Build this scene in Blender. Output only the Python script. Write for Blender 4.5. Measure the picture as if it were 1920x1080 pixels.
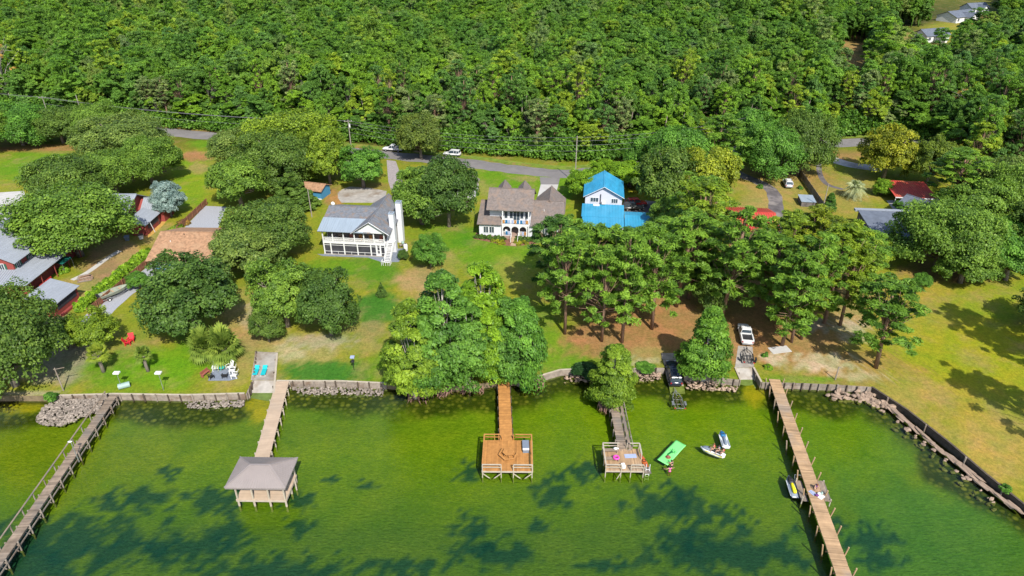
import bpy, bmesh, math, random
import numpy as np
from mathutils import Vector, Matrix, noise as mnoise

for o in list(bpy.data.objects):
    bpy.data.objects.remove(o)
SC = bpy.context.scene
COL = SC.collection
PI = math.pi

# ------------------------------------------------------------------ camera, sky, sun, exposure
CAM_H = 62.0
TH = math.radians(29.5)
FPX = 1280.0
cam_d = bpy.data.cameras.new('camera')
cam_d.sensor_width = 36.0
cam_d.lens = 24.0
cam_d.clip_start = 0.5
cam_d.clip_end = 9000
cam = bpy.data.objects.new('camera', cam_d)
COL.objects.link(cam)
cam.location = (0, 0, CAM_H)
cam.rotation_euler = (PI / 2 - TH, 0, 0)
SC.camera = cam

SUN_EL = math.radians(46)
SUN_AZ = Vector((0.326, -0.946))          # the sun stands behind the camera, a little to the right
world = bpy.data.worlds.new('World')
SC.world = world
world.use_nodes = True
wn = world.node_tree
sky = wn.nodes.new('ShaderNodeTexSky')
sky.sky_type = 'NISHITA'
sky.sun_disc = False
sky.sun_elevation = SUN_EL
sky.sun_rotation = math.atan2(SUN_AZ.x, SUN_AZ.y)
wn.links.new(sky.outputs[0], wn.nodes['Background'].inputs[0])
wn.nodes['Background'].inputs[1].default_value = 0.15
sun_d = bpy.data.lights.new('sun', 'SUN')
sun_d.energy = 4.6
sun_d.angle = math.radians(0.5)
sun_d.color = (1.0, 0.95, 0.86)
sun = bpy.data.objects.new('sun', sun_d)
COL.objects.link(sun)
ldir = Vector((-SUN_AZ.x * math.cos(SUN_EL), -SUN_AZ.y * math.cos(SUN_EL), -math.sin(SUN_EL)))
sun.rotation_euler = ldir.to_track_quat('-Z', 'Y').to_euler()
sun.location = (0, 0, 120)
vs = SC.view_settings
vs.view_transform = 'Standard'
vs.look = 'None'
vs.exposure = 0.8
vs.gamma = 1.0
vs.use_curve_mapping = False
SC.cycles.max_bounces = 6
SC.cycles.diffuse_bounces = 4
SC.cycles.glossy_bounces = 2
SC.cycles.transmission_bounces = 3
SC.cycles.transparent_max_bounces = 8
SC.cycles.caustics_reflective = False
SC.cycles.caustics_refractive = False

# ------------------------------------------------------------------ helpers
ZL = 1.0            # height of the land above the lake

def P(px, py, z=ZL):
    """Point of the plane z seen at a pixel of the photograph (1920 x 1080)."""
    x = (px - 960) / FPX
    y = -(py - 540) / FPX
    dy = math.cos(TH) + y * math.sin(TH)
    dz = -math.sin(TH) + y * math.cos(TH)
    t = (z - CAM_H) / dz
    return Vector((x * t, dy * t, z))

def pxm(Y, z=ZL):
    return FPX / (Y * math.cos(TH) + (CAM_H - z) * math.sin(TH))

def hgt(px, py, ty, z=ZL):
    """Height of a thing that stands at (px, py) and ends at row ty."""
    Y = P(px, py, z).y
    y = -(ty - 540) / FPX
    return CAM_H + (-math.sin(TH) + y * math.cos(TH)) * Y / (math.cos(TH) + y * math.sin(TH)) - z

def to_px(X, Y, Z):
    d = Y * math.cos(TH) + (CAM_H - Z) * math.sin(TH)
    u = Y * math.sin(TH) - (CAM_H - Z) * math.cos(TH)
    return 960 + FPX * X / d, 540 - FPX * u / d

def tag(o, label=None, cat=None, group=None, kind=None):
    if label: o['label'] = label
    if cat: o['category'] = cat
    if group: o['group'] = group
    if kind: o['kind'] = kind
    return o

def empty(name, loc, rz=0.0, label=None, cat=None, group=None):
    o = bpy.data.objects.new(name, None)
    o.empty_display_size = 0.3
    COL.objects.link(o)
    o.location = loc
    o.rotation_euler = (0, 0, rz)
    return tag(o, label, cat, group)

def copy_tree(o, parent=None):
    c = o.copy()
    COL.objects.link(c)
    if parent is not None:
        c.parent = parent
    for ch in list(o.children):
        copy_tree(ch, c)
    return c

def np_mesh(name, verts, nper, lv=None, mat=None):
    """mesh from an (n*nper,3) vertex array, each run of nper vertices one face"""
    verts = np.asarray(verts, dtype=np.float32)
    n = len(verts) // nper
    me = bpy.data.meshes.new(name)
    me.vertices.add(len(verts)); me.loops.add(len(verts)); me.polygons.add(n)
    me.vertices.foreach_set('co', verts.ravel())
    me.loops.foreach_set('vertex_index', np.arange(len(verts), dtype=np.int32))
    me.polygons.foreach_set('loop_start', np.arange(n, dtype=np.int32) * nper)
    me.update(calc_edges=True)
    if lv is not None:
        a = me.attributes.new('lv', 'FLOAT', 'FACE')
        a.data.foreach_set('value', np.asarray(lv, dtype=np.float32))
    if mat: me.materials.append(mat)
    return me

class MB:
    """collects shapes; build() links them as ONE mesh object"""
    def __init__(self, T=None):
        self.v = []; self.f = []; self.lv = []; self.T = T; self.c = 0.5
    def add(self, vs_, fs):
        b = len(self.v)
        for p in vs_:
            p = Vector(p)
            self.v.append(self.T @ p if self.T else p)
        for f in fs:
            self.f.append([b + i for i in f]); self.lv.append(self.c)
        return self
    def box(self, x0, x1, y0, y1, z0, z1):
        return self.add([(x0, y0, z0), (x1, y0, z0), (x1, y1, z0), (x0, y1, z0), (x0, y0, z1), (x1, y0, z1), (x1, y1, z1), (x0, y1, z1)],
                        [(0, 3, 2, 1), (4, 5, 6, 7), (0, 1, 5, 4), (1, 2, 6, 5), (2, 3, 7, 6), (3, 0, 4, 7)])
    def bar(self, a, b, w, h=None, up=(0, 0, 1)):
        """rectangular bar from a to b, w wide and h high"""
        a = Vector(a); b = Vector(b); h = h or w
        d = (b - a).normalized(); u = Vector(up)
        if abs(d.dot(u)) > 0.99: u = Vector((0, 1, 0))
        s = d.cross(u).normalized() * (w / 2); u = s.cross(d).normalized() * (h / 2)
        vs_ = [a - s - u, a + s - u, a + s + u, a - s + u, b - s - u, b + s - u, b + s + u, b - s + u]
        return self.add(vs_, [(0, 1, 2, 3), (7, 6, 5, 4), (0, 4, 5, 1), (1, 5, 6, 2), (2, 6, 7, 3), (3, 7, 4, 0)])
    def prism(self, pts, z0, z1):
        n = len(pts)
        vs_ = [(p[0], p[1], z0) for p in pts] + [(p[0], p[1], z1) for p in pts]
        fs = [tuple(range(n))[::-1], tuple(range(n, 2 * n))] + [(i, (i + 1) % n, n + (i + 1) % n, n + i) for i in range(n)]
        return self.add(vs_, fs)
    def slab(self, pts, t):
        """flat polygon given a thickness downwards (along its normal)"""
        pts = [Vector(p) for p in pts]
        nrm = (pts[1] - pts[0]).cross(pts[2] - pts[0]).normalized()
        if nrm.z < 0: nrm = -nrm; pts = pts[::-1]
        n = len(pts)
        return self.add(pts + [p - nrm * t for p in pts],
                        [tuple(range(n)), tuple(range(n, 2 * n))[::-1]] + [(i, n + i, n + (i + 1) % n, (i + 1) % n) for i in range(n)])
    def rings(self, rs, cap=True):
        n = len(rs[0]); vs_ = [p for r in rs for p in r]; fs = []
        for k in range(len(rs) - 1):
            for i in range(n):
                j = (i + 1) % n
                fs.append((k * n + i, k * n + j, (k + 1) * n + j, (k + 1) * n + i))
        if cap:
            fs.append(tuple(range(n))[::-1]); fs.append(tuple(range((len(rs) - 1) * n, len(rs) * n)))
        return self.add(vs_, fs)
    def path(self, pts, rad, n=7):
        pts = [Vector(p) for p in pts]; rs = []
        for k, p in enumerate(pts):
            d = (pts[min(k + 1, len(pts) - 1)] - pts[max(k - 1, 0)]).normalized()
            u = Vector((1, 0, 0)) if abs(d.x) < 0.8 else Vector((0, 1, 0))
            s = d.cross(u).normalized(); t = d.cross(s)
            r = rad[k] if hasattr(rad, '__len__') else rad
            rs.append([p + (s * math.cos(2 * PI * i / n) + t * math.sin(2 * PI * i / n)) * r for i in range(n)])
        return self.rings(rs)
    def tube(self, a, b, r0, r1=None, n=8):
        return self.path([a, b], [r0, r0 if r1 is None else r1], n)
    def disc_ring(self, c, r_out, r_in, z0, z1, n=24):
        c = Vector(c); rs = []
        for r, z in ((r_in, z0), (r_out, z0), (r_out, z1), (r_in, z1), (r_in, z0)):
            rs.append([c + Vector((r * math.cos(2 * PI * i / n), r * math.sin(2 * PI * i / n), z)) for i in range(n)])
        return self.rings(rs, cap=False)
    def ball(self, c, r, nu=8, nv=5):
        c = Vector(c); r = Vector(r) if hasattr(r, '__len__') else Vector((r, r, r)); rs = []
        for k in range(nv + 1):
            a = -PI / 2 + PI * k / nv
            a = max(-PI / 2 + 0.12, min(PI / 2 - 0.12, a))
            rs.append([c + Vector((math.cos(a) * math.cos(2 * PI * i / nu) * r.x, math.cos(a) * math.sin(2 * PI * i / nu) * r.y, math.sin(a) * r.z)) for i in range(nu)])
        return self.rings(rs)
    def build(self, name, mat, parent=None, smooth=False, off=None):
        me = bpy.data.meshes.new(name)
        vv = [v - Vector(off) for v in self.v] if off is not None else self.v
        me.from_pydata(vv, [], self.f)
        a = me.attributes.new('lv', 'FLOAT', 'FACE')
        a.data.foreach_set('value', self.lv)
        bm = bmesh.new(); bm.from_mesh(me); bmesh.ops.recalc_face_normals(bm, faces=bm.faces); bm.to_mesh(me); bm.free()
        if smooth:
            me.polygons.foreach_set('use_smooth', [True] * len(me.polygons))
        me.materials.append(mat)
        o = bpy.data.objects.new(name, me)
        COL.objects.link(o)
        if parent is not None: o.parent = parent
        return o

# ------------------------------------------------------------------ materials
def nodes_of(name):
    m = bpy.data.materials.new(name); m.use_nodes = True
    return m, m.node_tree, m.node_tree.nodes['Principled BSDF']

def N(nt, t, **kw):
    n = nt.nodes.new(t)
    for k, v in kw.items(): setattr(n, k, v)
    return n

def mixrgb(nt, fac, a, b, mode='MIX'):
    n = N(nt, 'ShaderNodeMix', data_type='RGBA', blend_type=mode)
    for s, v in ((n.inputs[0], fac), (n.inputs[6], a), (n.inputs[7], b)):
        if isinstance(v, (int, float)): s.default_value = v
        elif isinstance(v, (tuple, list)): s.default_value = (*v[:3], 1)
        else: nt.links.new(v, s)
    return n.outputs[2]

def noise_tex(nt, scale, detail=4, coord='Object', stretch=None, rough=0.6):
    tc = N(nt, 'ShaderNodeTexCoord'); out = tc.outputs[coord]
    if stretch:
        mp = N(nt, 'ShaderNodeMapping'); mp.inputs['Scale'].default_value = stretch[:3]
        if len(stretch) > 3: mp.inputs['Rotation'].default_value = (0, 0, stretch[3])
        nt.links.new(out, mp.inputs[0]); out = mp.outputs[0]
    n = N(nt, 'ShaderNodeTexNoise'); n.inputs['Scale'].default_value = scale
    n.inputs['Detail'].default_value = detail; n.inputs['Roughness'].default_value = rough
    nt.links.new(out, n.inputs['Vector'])
    return n.outputs['Fac']

def ramp(nt, fac, a, b):
    r = N(nt, 'ShaderNodeMapRange'); r.inputs[1].default_value = a; r.inputs[2].default_value = b
    nt.links.new(fac, r.inputs[0]); return r.outputs[0]

def M(name, rgb, rough=0.7, var=0.18, scale=2.0, spec=0.3, metal=0.0, lv=0.0, stretch=None, second=None, bump=0.0):
    """plain procedural surface: colour broken up by two noises, lv = spread between single boards or stones"""
    m, nt, b = nodes_of(name)
    rgb = tuple(x * 0.70 for x in rgb); second = tuple(x * 0.70 for x in second) if second else None
    c0 = tuple(x * (1 - var) for x in rgb); c1 = tuple(min(1, x * (1 + var)) for x in rgb)
    f = noise_tex(nt, scale, 5, stretch=stretch)
    col = mixrgb(nt, ramp(nt, f, 0.3, 0.7), c0, c1)
    if second:
        f2 = noise_tex(nt, scale * 0.35, 3)
        col = mixrgb(nt, ramp(nt, f2, 0.5, 0.68), col, second)
    if lv:
        at = N(nt, 'ShaderNodeAttribute', attribute_name='lv')
        r = N(nt, 'ShaderNodeMapRange'); r.inputs[3].default_value = 1 - lv; r.inputs[4].default_value = 1 + lv
        nt.links.new(at.outputs['Fac'], r.inputs[0])
        cmb = N(nt, 'ShaderNodeCombineColor')
        for i in range(3): nt.links.new(r.outputs[0], cmb.inputs[i])
        col = mixrgb(nt, 1.0, col, cmb.outputs[0], 'MULTIPLY')
    nt.links.new(col, b.inputs['Base Color'])
    b.inputs['Roughness'].default_value = rough; b.inputs['Metallic'].default_value = metal
    b.inputs['Specular IOR Level'].default_value = spec
    if bump:
        bp = N(nt, 'ShaderNodeBump'); bp.inputs['Strength'].default_value = bump; bp.inputs['Distance'].default_value = 0.05
        nt.links.new(noise_tex(nt, scale * 4, 4, stretch=stretch), bp.inputs['Height']); nt.links.new(bp.outputs[0], b.inputs['Normal'])
    return m

MT = dict(
    white=M('white_paint', (0.78, 0.78, 0.77), 0.5, 0.05),
    siding=M('white_siding', (0.70, 0.71, 0.74), 0.6, 0.05, stretch=(0.3, 0.3, 8)),
    lavender=M('pale_siding', (0.62, 0.62, 0.70), 0.6, 0.05, stretch=(0.3, 0.3, 8)),
    shingle_grey=M('grey_shingles', (0.165, 0.175, 0.195), 0.9, 0.3, 2.5, second=(0.22, 0.17, 0.14), bump=0.4),
    roof_metal_blue=M('blue_grey_metal_roof', (0.30, 0.36, 0.42), 0.45, 0.1, 0.6, stretch=(4, 0.3, 1), spec=0.5),
    shingle_brown=M('brown_shingles', (0.19, 0.157, 0.14), 0.9, 0.25, 2.2, second=(0.25, 0.18, 0.14), bump=0.4),
    shingle_tan=M('tan_shingles', (0.36, 0.205, 0.115), 0.9, 0.4, 2.0, second=(0.41, 0.25, 0.145), bump=0.4),
    roof_blue=M('bright_blue_metal_roof', (0.035, 0.30, 0.50), 0.45, 0.2, 0.5, second=(0.06, 0.34, 0.55), spec=0.5, stretch=(2, 0.5, 1)),
    roof_silver=M('silver_metal_roof', (0.31, 0.335, 0.375), 0.4, 0.1, 0.8, spec=0.6, stretch=(3, 0.4, 1)),
    roof_taupe=M('taupe_metal_roof', (0.29, 0.25, 0.235), 0.5, 0.06, 0.8, spec=0.4),
    roof_red=M('red_metal_roof', (0.55, 0.07, 0.05), 0.5, 0.15, 0.8, second=(0.5, 0.14, 0.07)),
    roof_dark=M('dark_grey_roof', (0.13, 0.15, 0.19), 0.8, 0.2, 0.8),
    red_siding=M('red_board_siding', (0.30, 0.06, 0.05), 0.7, 0.18, stretch=(5, 5, 0.4)),
    blue_siding=M('blue_siding', (0.06, 0.25, 0.42), 0.7, 0.1, stretch=(0.3, 0.3, 8)),
    tan_siding=M('tan_siding', (0.45, 0.32, 0.2), 0.7, 0.1),
    brick=M('brick_base', (0.36, 0.25, 0.2), 0.9, 0.2, 6),
    glass=M('window_glass', (0.05, 0.07, 0.09), 0.06, 0.2, 0.7, spec=0.6),
    screen=M('porch_screen', (0.05, 0.05, 0.06), 0.7, 0.4, 0.8),
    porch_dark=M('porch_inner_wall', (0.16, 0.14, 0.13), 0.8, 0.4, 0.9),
    shutter=M('green_shutter', (0.03, 0.12, 0.08), 0.6, 0.1),
    asphalt=M('asphalt', (0.20, 0.185, 0.18), 0.9, 0.12, 0.5, second=(0.24, 0.22, 0.21), bump=0.2),
    asphalt_dark=M('worn_asphalt', (0.13, 0.115, 0.115), 0.95, 0.35, 0.6, second=(0.33, 0.29, 0.26)),
    concrete=M('concrete', (0.52, 0.50, 0.47), 0.85, 0.10, 0.8, second=(0.45, 0.42, 0.38), bump=0.15),
    concrete_old=M('stained_concrete', (0.38, 0.35, 0.31), 0.9, 0.2, 0.9, second=(0.25, 0.2, 0.15), bump=0.3),
    gravel=M('grey_gravel', (0.36, 0.37, 0.40), 0.95, 0.25, 6, bump=0.6),
    patio=M('grey_pavers', (0.2, 0.23, 0.28), 0.9, 0.2, 3),
    wood_new=M('orange_stained_deck', (0.47, 0.22, 0.065), 0.65, 0.18, 2, lv=0.2),
    wood_tan=M('tan_composite_deck', (0.50, 0.375, 0.265), 0.7, 0.1, 0.8, lv=0.08, second=(0.44, 0.34, 0.25)),
    wood_old=M('weathered_deck', (0.27, 0.205, 0.15), 0.85, 0.25, 1.2, lv=0.35, second=(0.2, 0.17, 0.14)),
    wood_pier=M('brown_pier_boards', (0.43, 0.28, 0.155), 0.8, 0.22, 0.7, lv=0.28, second=(0.34, 0.26, 0.19)),
    wood_grey=M('grey_timber', (0.30, 0.25, 0.205), 0.9, 0.25, 2, lv=0.2, second=(0.2, 0.14, 0.1)),
    wood_pale=M('pale_weathered_rail', (0.47, 0.405, 0.315), 0.8, 0.15, 2),
    wood_dark=M('dark_wet_timber', (0.10, 0.075, 0.055), 0.8, 0.3, 2),
    fence=M('brown_fence_boards', (0.26, 0.115, 0.06), 0.85, 0.25, 2, lv=0.3),
    pole=M('grey_wood_pole', (0.34, 0.30, 0.26), 0.9, 0.15, 1.5),
    wire=M('grey_wire', (0.16, 0.16, 0.16), 0.6, 0.1),
    rock=M('pale_riprap_stone', (0.27, 0.225, 0.185), 0.9, 0.3, 1.6, lv=0.35, bump=0.5),
    rock_brown=M('brown_boulder', (0.34, 0.245, 0.18), 0.9, 0.3, 1.6, lv=0.35, bump=0.5),
    bark=M('oak_bark', (0.24, 0.20, 0.165), 0.95, 0.3, 3, stretch=(3, 3, 0.5), bump=0.6),
    bark_pine=M('pine_bark', (0.30, 0.185, 0.125), 0.95, 0.35, 3, stretch=(3, 3, 0.5), bump=0.6),
    bark_pale=M('pale_bark', (0.42, 0.38, 0.33), 0.95, 0.25, 3, stretch=(3, 3, 0.5)),
    root=M('reddish_root', (0.26, 0.15, 0.115), 0.95, 0.35, 2, lv=0.3),
    car_white=M('white_car_paint', (0.75, 0.75, 0.74), 0.25, 0.03, 1, spec=0.6),
    car_black=M('black_car_paint', (0.02, 0.028, 0.05), 0.18, 0.1, 1, spec=0.7),
    car_dark=M('dark_grey_car_paint', (0.06, 0.055, 0.055), 0.3, 0.1, 1, spec=0.6),
    car_red=M('red_car_paint', (0.6, 0.02, 0.015), 0.25, 0.05, 1, spec=0.6),
    rubber=M('tyre_rubber', (0.025, 0.025, 0.025), 0.85, 0.2),
    chrome=M('galvanised_metal', (0.5, 0.51, 0.53), 0.4, 0.1, metal=0.7),
    black=M('black_metal', (0.03, 0.03, 0.032), 0.5, 0.1),
    lamp_red=M('tail_lamp_red', (0.45, 0.02, 0.02), 0.3, 0.1),
    lamp_white=M('lamp_lens', (0.8, 0.8, 0.78), 0.2, 0.05),
    red=M('red_plastic', (0.65, 0.03, 0.04), 0.5, 0.1),
    turquoise=M('turquoise_fabric', (0.01, 0.45, 0.48), 0.7, 0.08),
    green_mat=M('bright_green_foam', (0.22, 0.80, 0.22), 0.6, 0.06, 1.0),
    green_dark=M('dark_green_print', (0.01, 0.16, 0.04), 0.6, 0.2),
    pink=M('pink_vinyl', (0.85, 0.08, 0.45), 0.4, 0.05),
    orange=M('orange_plastic', (0.55, 0.13, 0.03), 0.5, 0.25),
    blue=M('blue_vinyl', (0.02, 0.16, 0.36), 0.5, 0.15),
    blue_tarp=M('blue_tarp', (0.03, 0.16, 0.34), 0.5, 0.3, 1.5),
    slate=M('blue_grey_plastic', (0.20, 0.24, 0.30), 0.6, 0.08),
    towel=M('pale_blue_towel', (0.36, 0.42, 0.60), 0.9, 0.08),
    yellow=M('yellow_vinyl', (0.85, 0.75, 0.02), 0.5, 0.06),
    skin=M('skin', (0.58, 0.33, 0.22), 0.55, 0.06),
    hair_dark=M('dark_hair', (0.03, 0.02, 0.015), 0.6, 0.2),
    hair_brown=M('brown_hair', (0.22, 0.09, 0.035), 0.6, 0.2),
    purple=M('purple_cloth', (0.16, 0.05, 0.22), 0.8, 0.1),
    galv=M('green_grey_can', (0.30, 0.42, 0.38), 0.5, 0.1),
    brown_tbl=M('red_brown_wood', (0.32, 0.10, 0.07), 0.7, 0.1),
    straw=M('ochre_mulch', (0.52, 0.30, 0.07), 0.95, 0.25, 2),
)

def leaf_material(name, use_random=False):
    """foliage: object colour (or a palette picked per tree) varied from clump to clump and leaf to leaf"""
    m, nt, b = nodes_of(name)
    oi = N(nt, 'ShaderNodeObjectInfo')
    if use_random:
        cr = N(nt, 'ShaderNodeValToRGB'); cr.color_ramp.interpolation = 'LINEAR'
        pal = [(0.0, (0.074, 0.142, 0.020)), (0.22, (0.112, 0.205, 0.022)), (0.42, (0.082, 0.160, 0.028)), (0.58, (0.140, 0.235, 0.020)),
               (0.72, (0.090, 0.170, 0.040)), (0.84, (0.180, 0.245, 0.022)), (0.93, (0.150, 0.190, 0.065)), (1.0, (0.09, 0.18, 0.03))]
        e = cr.color_ramp.elements
        e[0].position, e[0].color = pal[0][0], (*pal[0][1], 1)
        e[1].position, e[1].color = pal[-1][0], (*pal[-1][1], 1)
        for p, c in pal[1:-1]:
            x = e.new(p); x.color = (*c, 1)
        nt.links.new(oi.outputs['Random'], cr.inputs[0]); base = cr.outputs[0]
    else:
        base = oi.outputs['Color']
    at = N(nt, 'ShaderNodeAttribute', attribute_name='lv')
    r = N(nt, 'ShaderNodeMapRange'); r.inputs[3].default_value = 0.6; r.inputs[4].default_value = 1.9
    nt.links.new(at.outputs['Fac'], r.inputs[0])
    base = mixrgb(nt, 1.0, base, (0.90, 1.0, 0.9) if not use_random else (0.98, 1.12, 1.0), 'MULTIPLY')
    if use_random:                       # stands of lighter and darker trees
        ge = N(nt, 'ShaderNodeNewGeometry'); nz = N(nt, 'ShaderNodeTexNoise'); nz.inputs['Scale'].default_value = 0.028; nz.inputs['Detail'].default_value = 3
        nt.links.new(ge.outputs['Position'], nz.inputs['Vector'])
        base = mixrgb(nt, 1.0, base, mixrgb(nt, ramp(nt, nz.outputs['Fac'], 0.35, 0.65), (0.82, 0.9, 1.1), (1.24, 1.14, 0.95)), 'MULTIPLY')
    cmb = N(nt, 'ShaderNodeCombineColor')
    mu = N(nt, 'ShaderNodeMath', operation='POWER'); mu.inputs[1].default_value = 1.25
    nt.links.new(r.outputs[0], mu.inputs[0])
    nt.links.new(mu.outputs[0], cmb.inputs[0]); nt.links.new(r.outputs[0], cmb.inputs[1]); nt.links.new(r.outputs[0], cmb.inputs[2])
    col = mixrgb(nt, 1.0, base, cmb.outputs[0], 'MULTIPLY')
    nt.links.new(col, b.inputs['Base Color'])
    b.inputs['Roughness'].default_value = 0.5; b.inputs['Specular IOR Level'].default_value = 0.22
    tr = N(nt, 'ShaderNodeBsdfTranslucent'); nt.links.new(mixrgb(nt, 1.0, col, (1.0, 1.1, 0.5), 'MULTIPLY'), tr.inputs[0])
    mx = N(nt, 'ShaderNodeMixShader'); mx.inputs[0].default_value = 0.40
    nt.links.new(b.outputs[0], mx.inputs[1]); nt.links.new(tr.outputs[0], mx.inputs[2])
    nt.links.new(mx.outputs[0], nt.nodes['Material Output'].inputs[0])
    return m
LEAF = leaf_material('leaves')
LEAF_FOREST = leaf_material('forest_leaves', True)
# ------------------------------------------------------------------ shoreline
SHORE_PX = [(-500, 790), (-200, 765), (0, 742), (100, 742), (215, 739), (350, 741), (459, 738)]
R1 = [(461, 738), (473.8, 713), (518, 713), (518.5, 714)]                     # boat ramp notch with the loungers
SH2 = [(640, 715), (725, 719), (800, 727), (880, 722), (940, 714), (985, 713), (1050, 694), (1110, 691), (1180, 690), (1246, 690)]
R2 = [(1247, 692), (1242.5, 674), (1270, 674), (1283, 704)]
SH3 = [(1386, 712)]
R3 = [(1387, 712), (1377.5, 690), (1413, 690), (1428, 717)]
SH4 = [(1480, 718), (1560, 721), (1635, 726), (1700, 768), (1780, 830), (1850, 890), (1920, 946), (2050, 1050)]
line = []
for px, py in SHORE_PX + R1 + SH2 + R2 + SH3 + R3 + SH4:
    p = P(px, py)
    x = p.x
    if line and x <= line[-1][0] + 0.02: x = line[-1][0] + 0.02
    line.append((x, p.y))
line = [(-900, line[0][1] + 20)] + line + [(line[-1][0] + 6, 25.0), (line[-1][0] + 8, 5.0), (900, -60.0)]
SX = np.array([a for a, b in line]); SY = np.array([b for a, b in line])
def shore_y(x): return np.interp(x, SX, SY)

def snoise(x, y, s=1.0, seed=0.0):
    """cheap smooth numpy noise, about -1..1"""
    x = x / s + seed * 3.1; y = y / s - seed * 1.7
    return (np.sin(x * 1.3 + 1.7 * np.sin(y * 0.9 + seed)) + np.sin(y * 1.7 + 1.3 * np.sin(x * 1.1 - seed)) + np.sin((x + y) * 2.3 + seed * 2) * 0.5 + np.sin((x - y) * 3.7 + np.sin(x * 2.9)) * 0.35) / 2.4

def np_px(X, Y, Z):
    d = Y * math.cos(TH) + (CAM_H - Z) * math.sin(TH)
    d = np.maximum(d, 1.0)
    u = Y * math.sin(TH) - (CAM_H - Z) * math.cos(TH)
    return 960 + FPX * X / d, 540 - FPX * u / d

def grid_mesh(name, X, Y, Z, col, mat, extra=None):
    nr, nc = X.shape
    me = bpy.data.meshes.new(name)
    co = np.stack([X, Y, Z], -1).reshape(-1, 3)
    idx = np.arange(nr * nc).reshape(nr, nc)
    q = np.stack([idx[:-1, :-1], idx[:-1, 1:], idx[1:, 1:], idx[1:, :-1]], -1).reshape(-1, 4)
    me.vertices.add(len(co)); me.loops.add(q.size); me.polygons.add(len(q))
    me.vertices.foreach_set('co', co.astype(np.float32).ravel())
    me.loops.foreach_set('vertex_index', q.astype(np.int32).ravel())
    me.polygons.foreach_set('loop_start', np.arange(len(q), dtype=np.int32) * 4)
    me.update(calc_edges=True)
    if extra is not None:
        a = me.attributes.new('rockm', 'FLOAT', 'POINT'); a.data.foreach_set('value', extra.astype(np.float32).ravel())
    a = me.attributes.new('gcol', 'FLOAT_COLOR', 'POINT')
    c4 = np.ones((nr * nc, 4), np.float32); c4[:, :3] = col.reshape(-1, 3)
    a.data.foreach_set('color', c4.ravel())
    me.materials.append(mat)
    o = bpy.data.objects.new(name, me); COL.objects.link(o)
    return o

def blob(px, py, e, warp=0.25):
    cx, cy, rx, ry = e[:4]
    dx = (px - cx) / rx; dy = (py - cy) / ry
    d = np.sqrt(dx * dx + dy * dy) + warp * snoise(px, py, min(rx, ry) * 0.45, cx * 0.013) + warp * 0.6 * snoise(px, py, min(rx, ry) * 0.17, cy * 0.017)
    t = np.clip((1.25 - d) / 0.6, 0, 1)
    return t * t * (3 - 2 * t)

def paint(px, py, base, items):
    col = np.broadcast_to(np.array(base, np.float32), px.shape + (3,)).copy()
    for it in items:
        e, c, k = it[0], it[1], it[2]
        m = (blob(px, py, e, it[3] if len(it) > 3 else 0.25) * k)[..., None]
        col = col * (1 - m) + np.array(c, np.float32) * m
    return col

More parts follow.
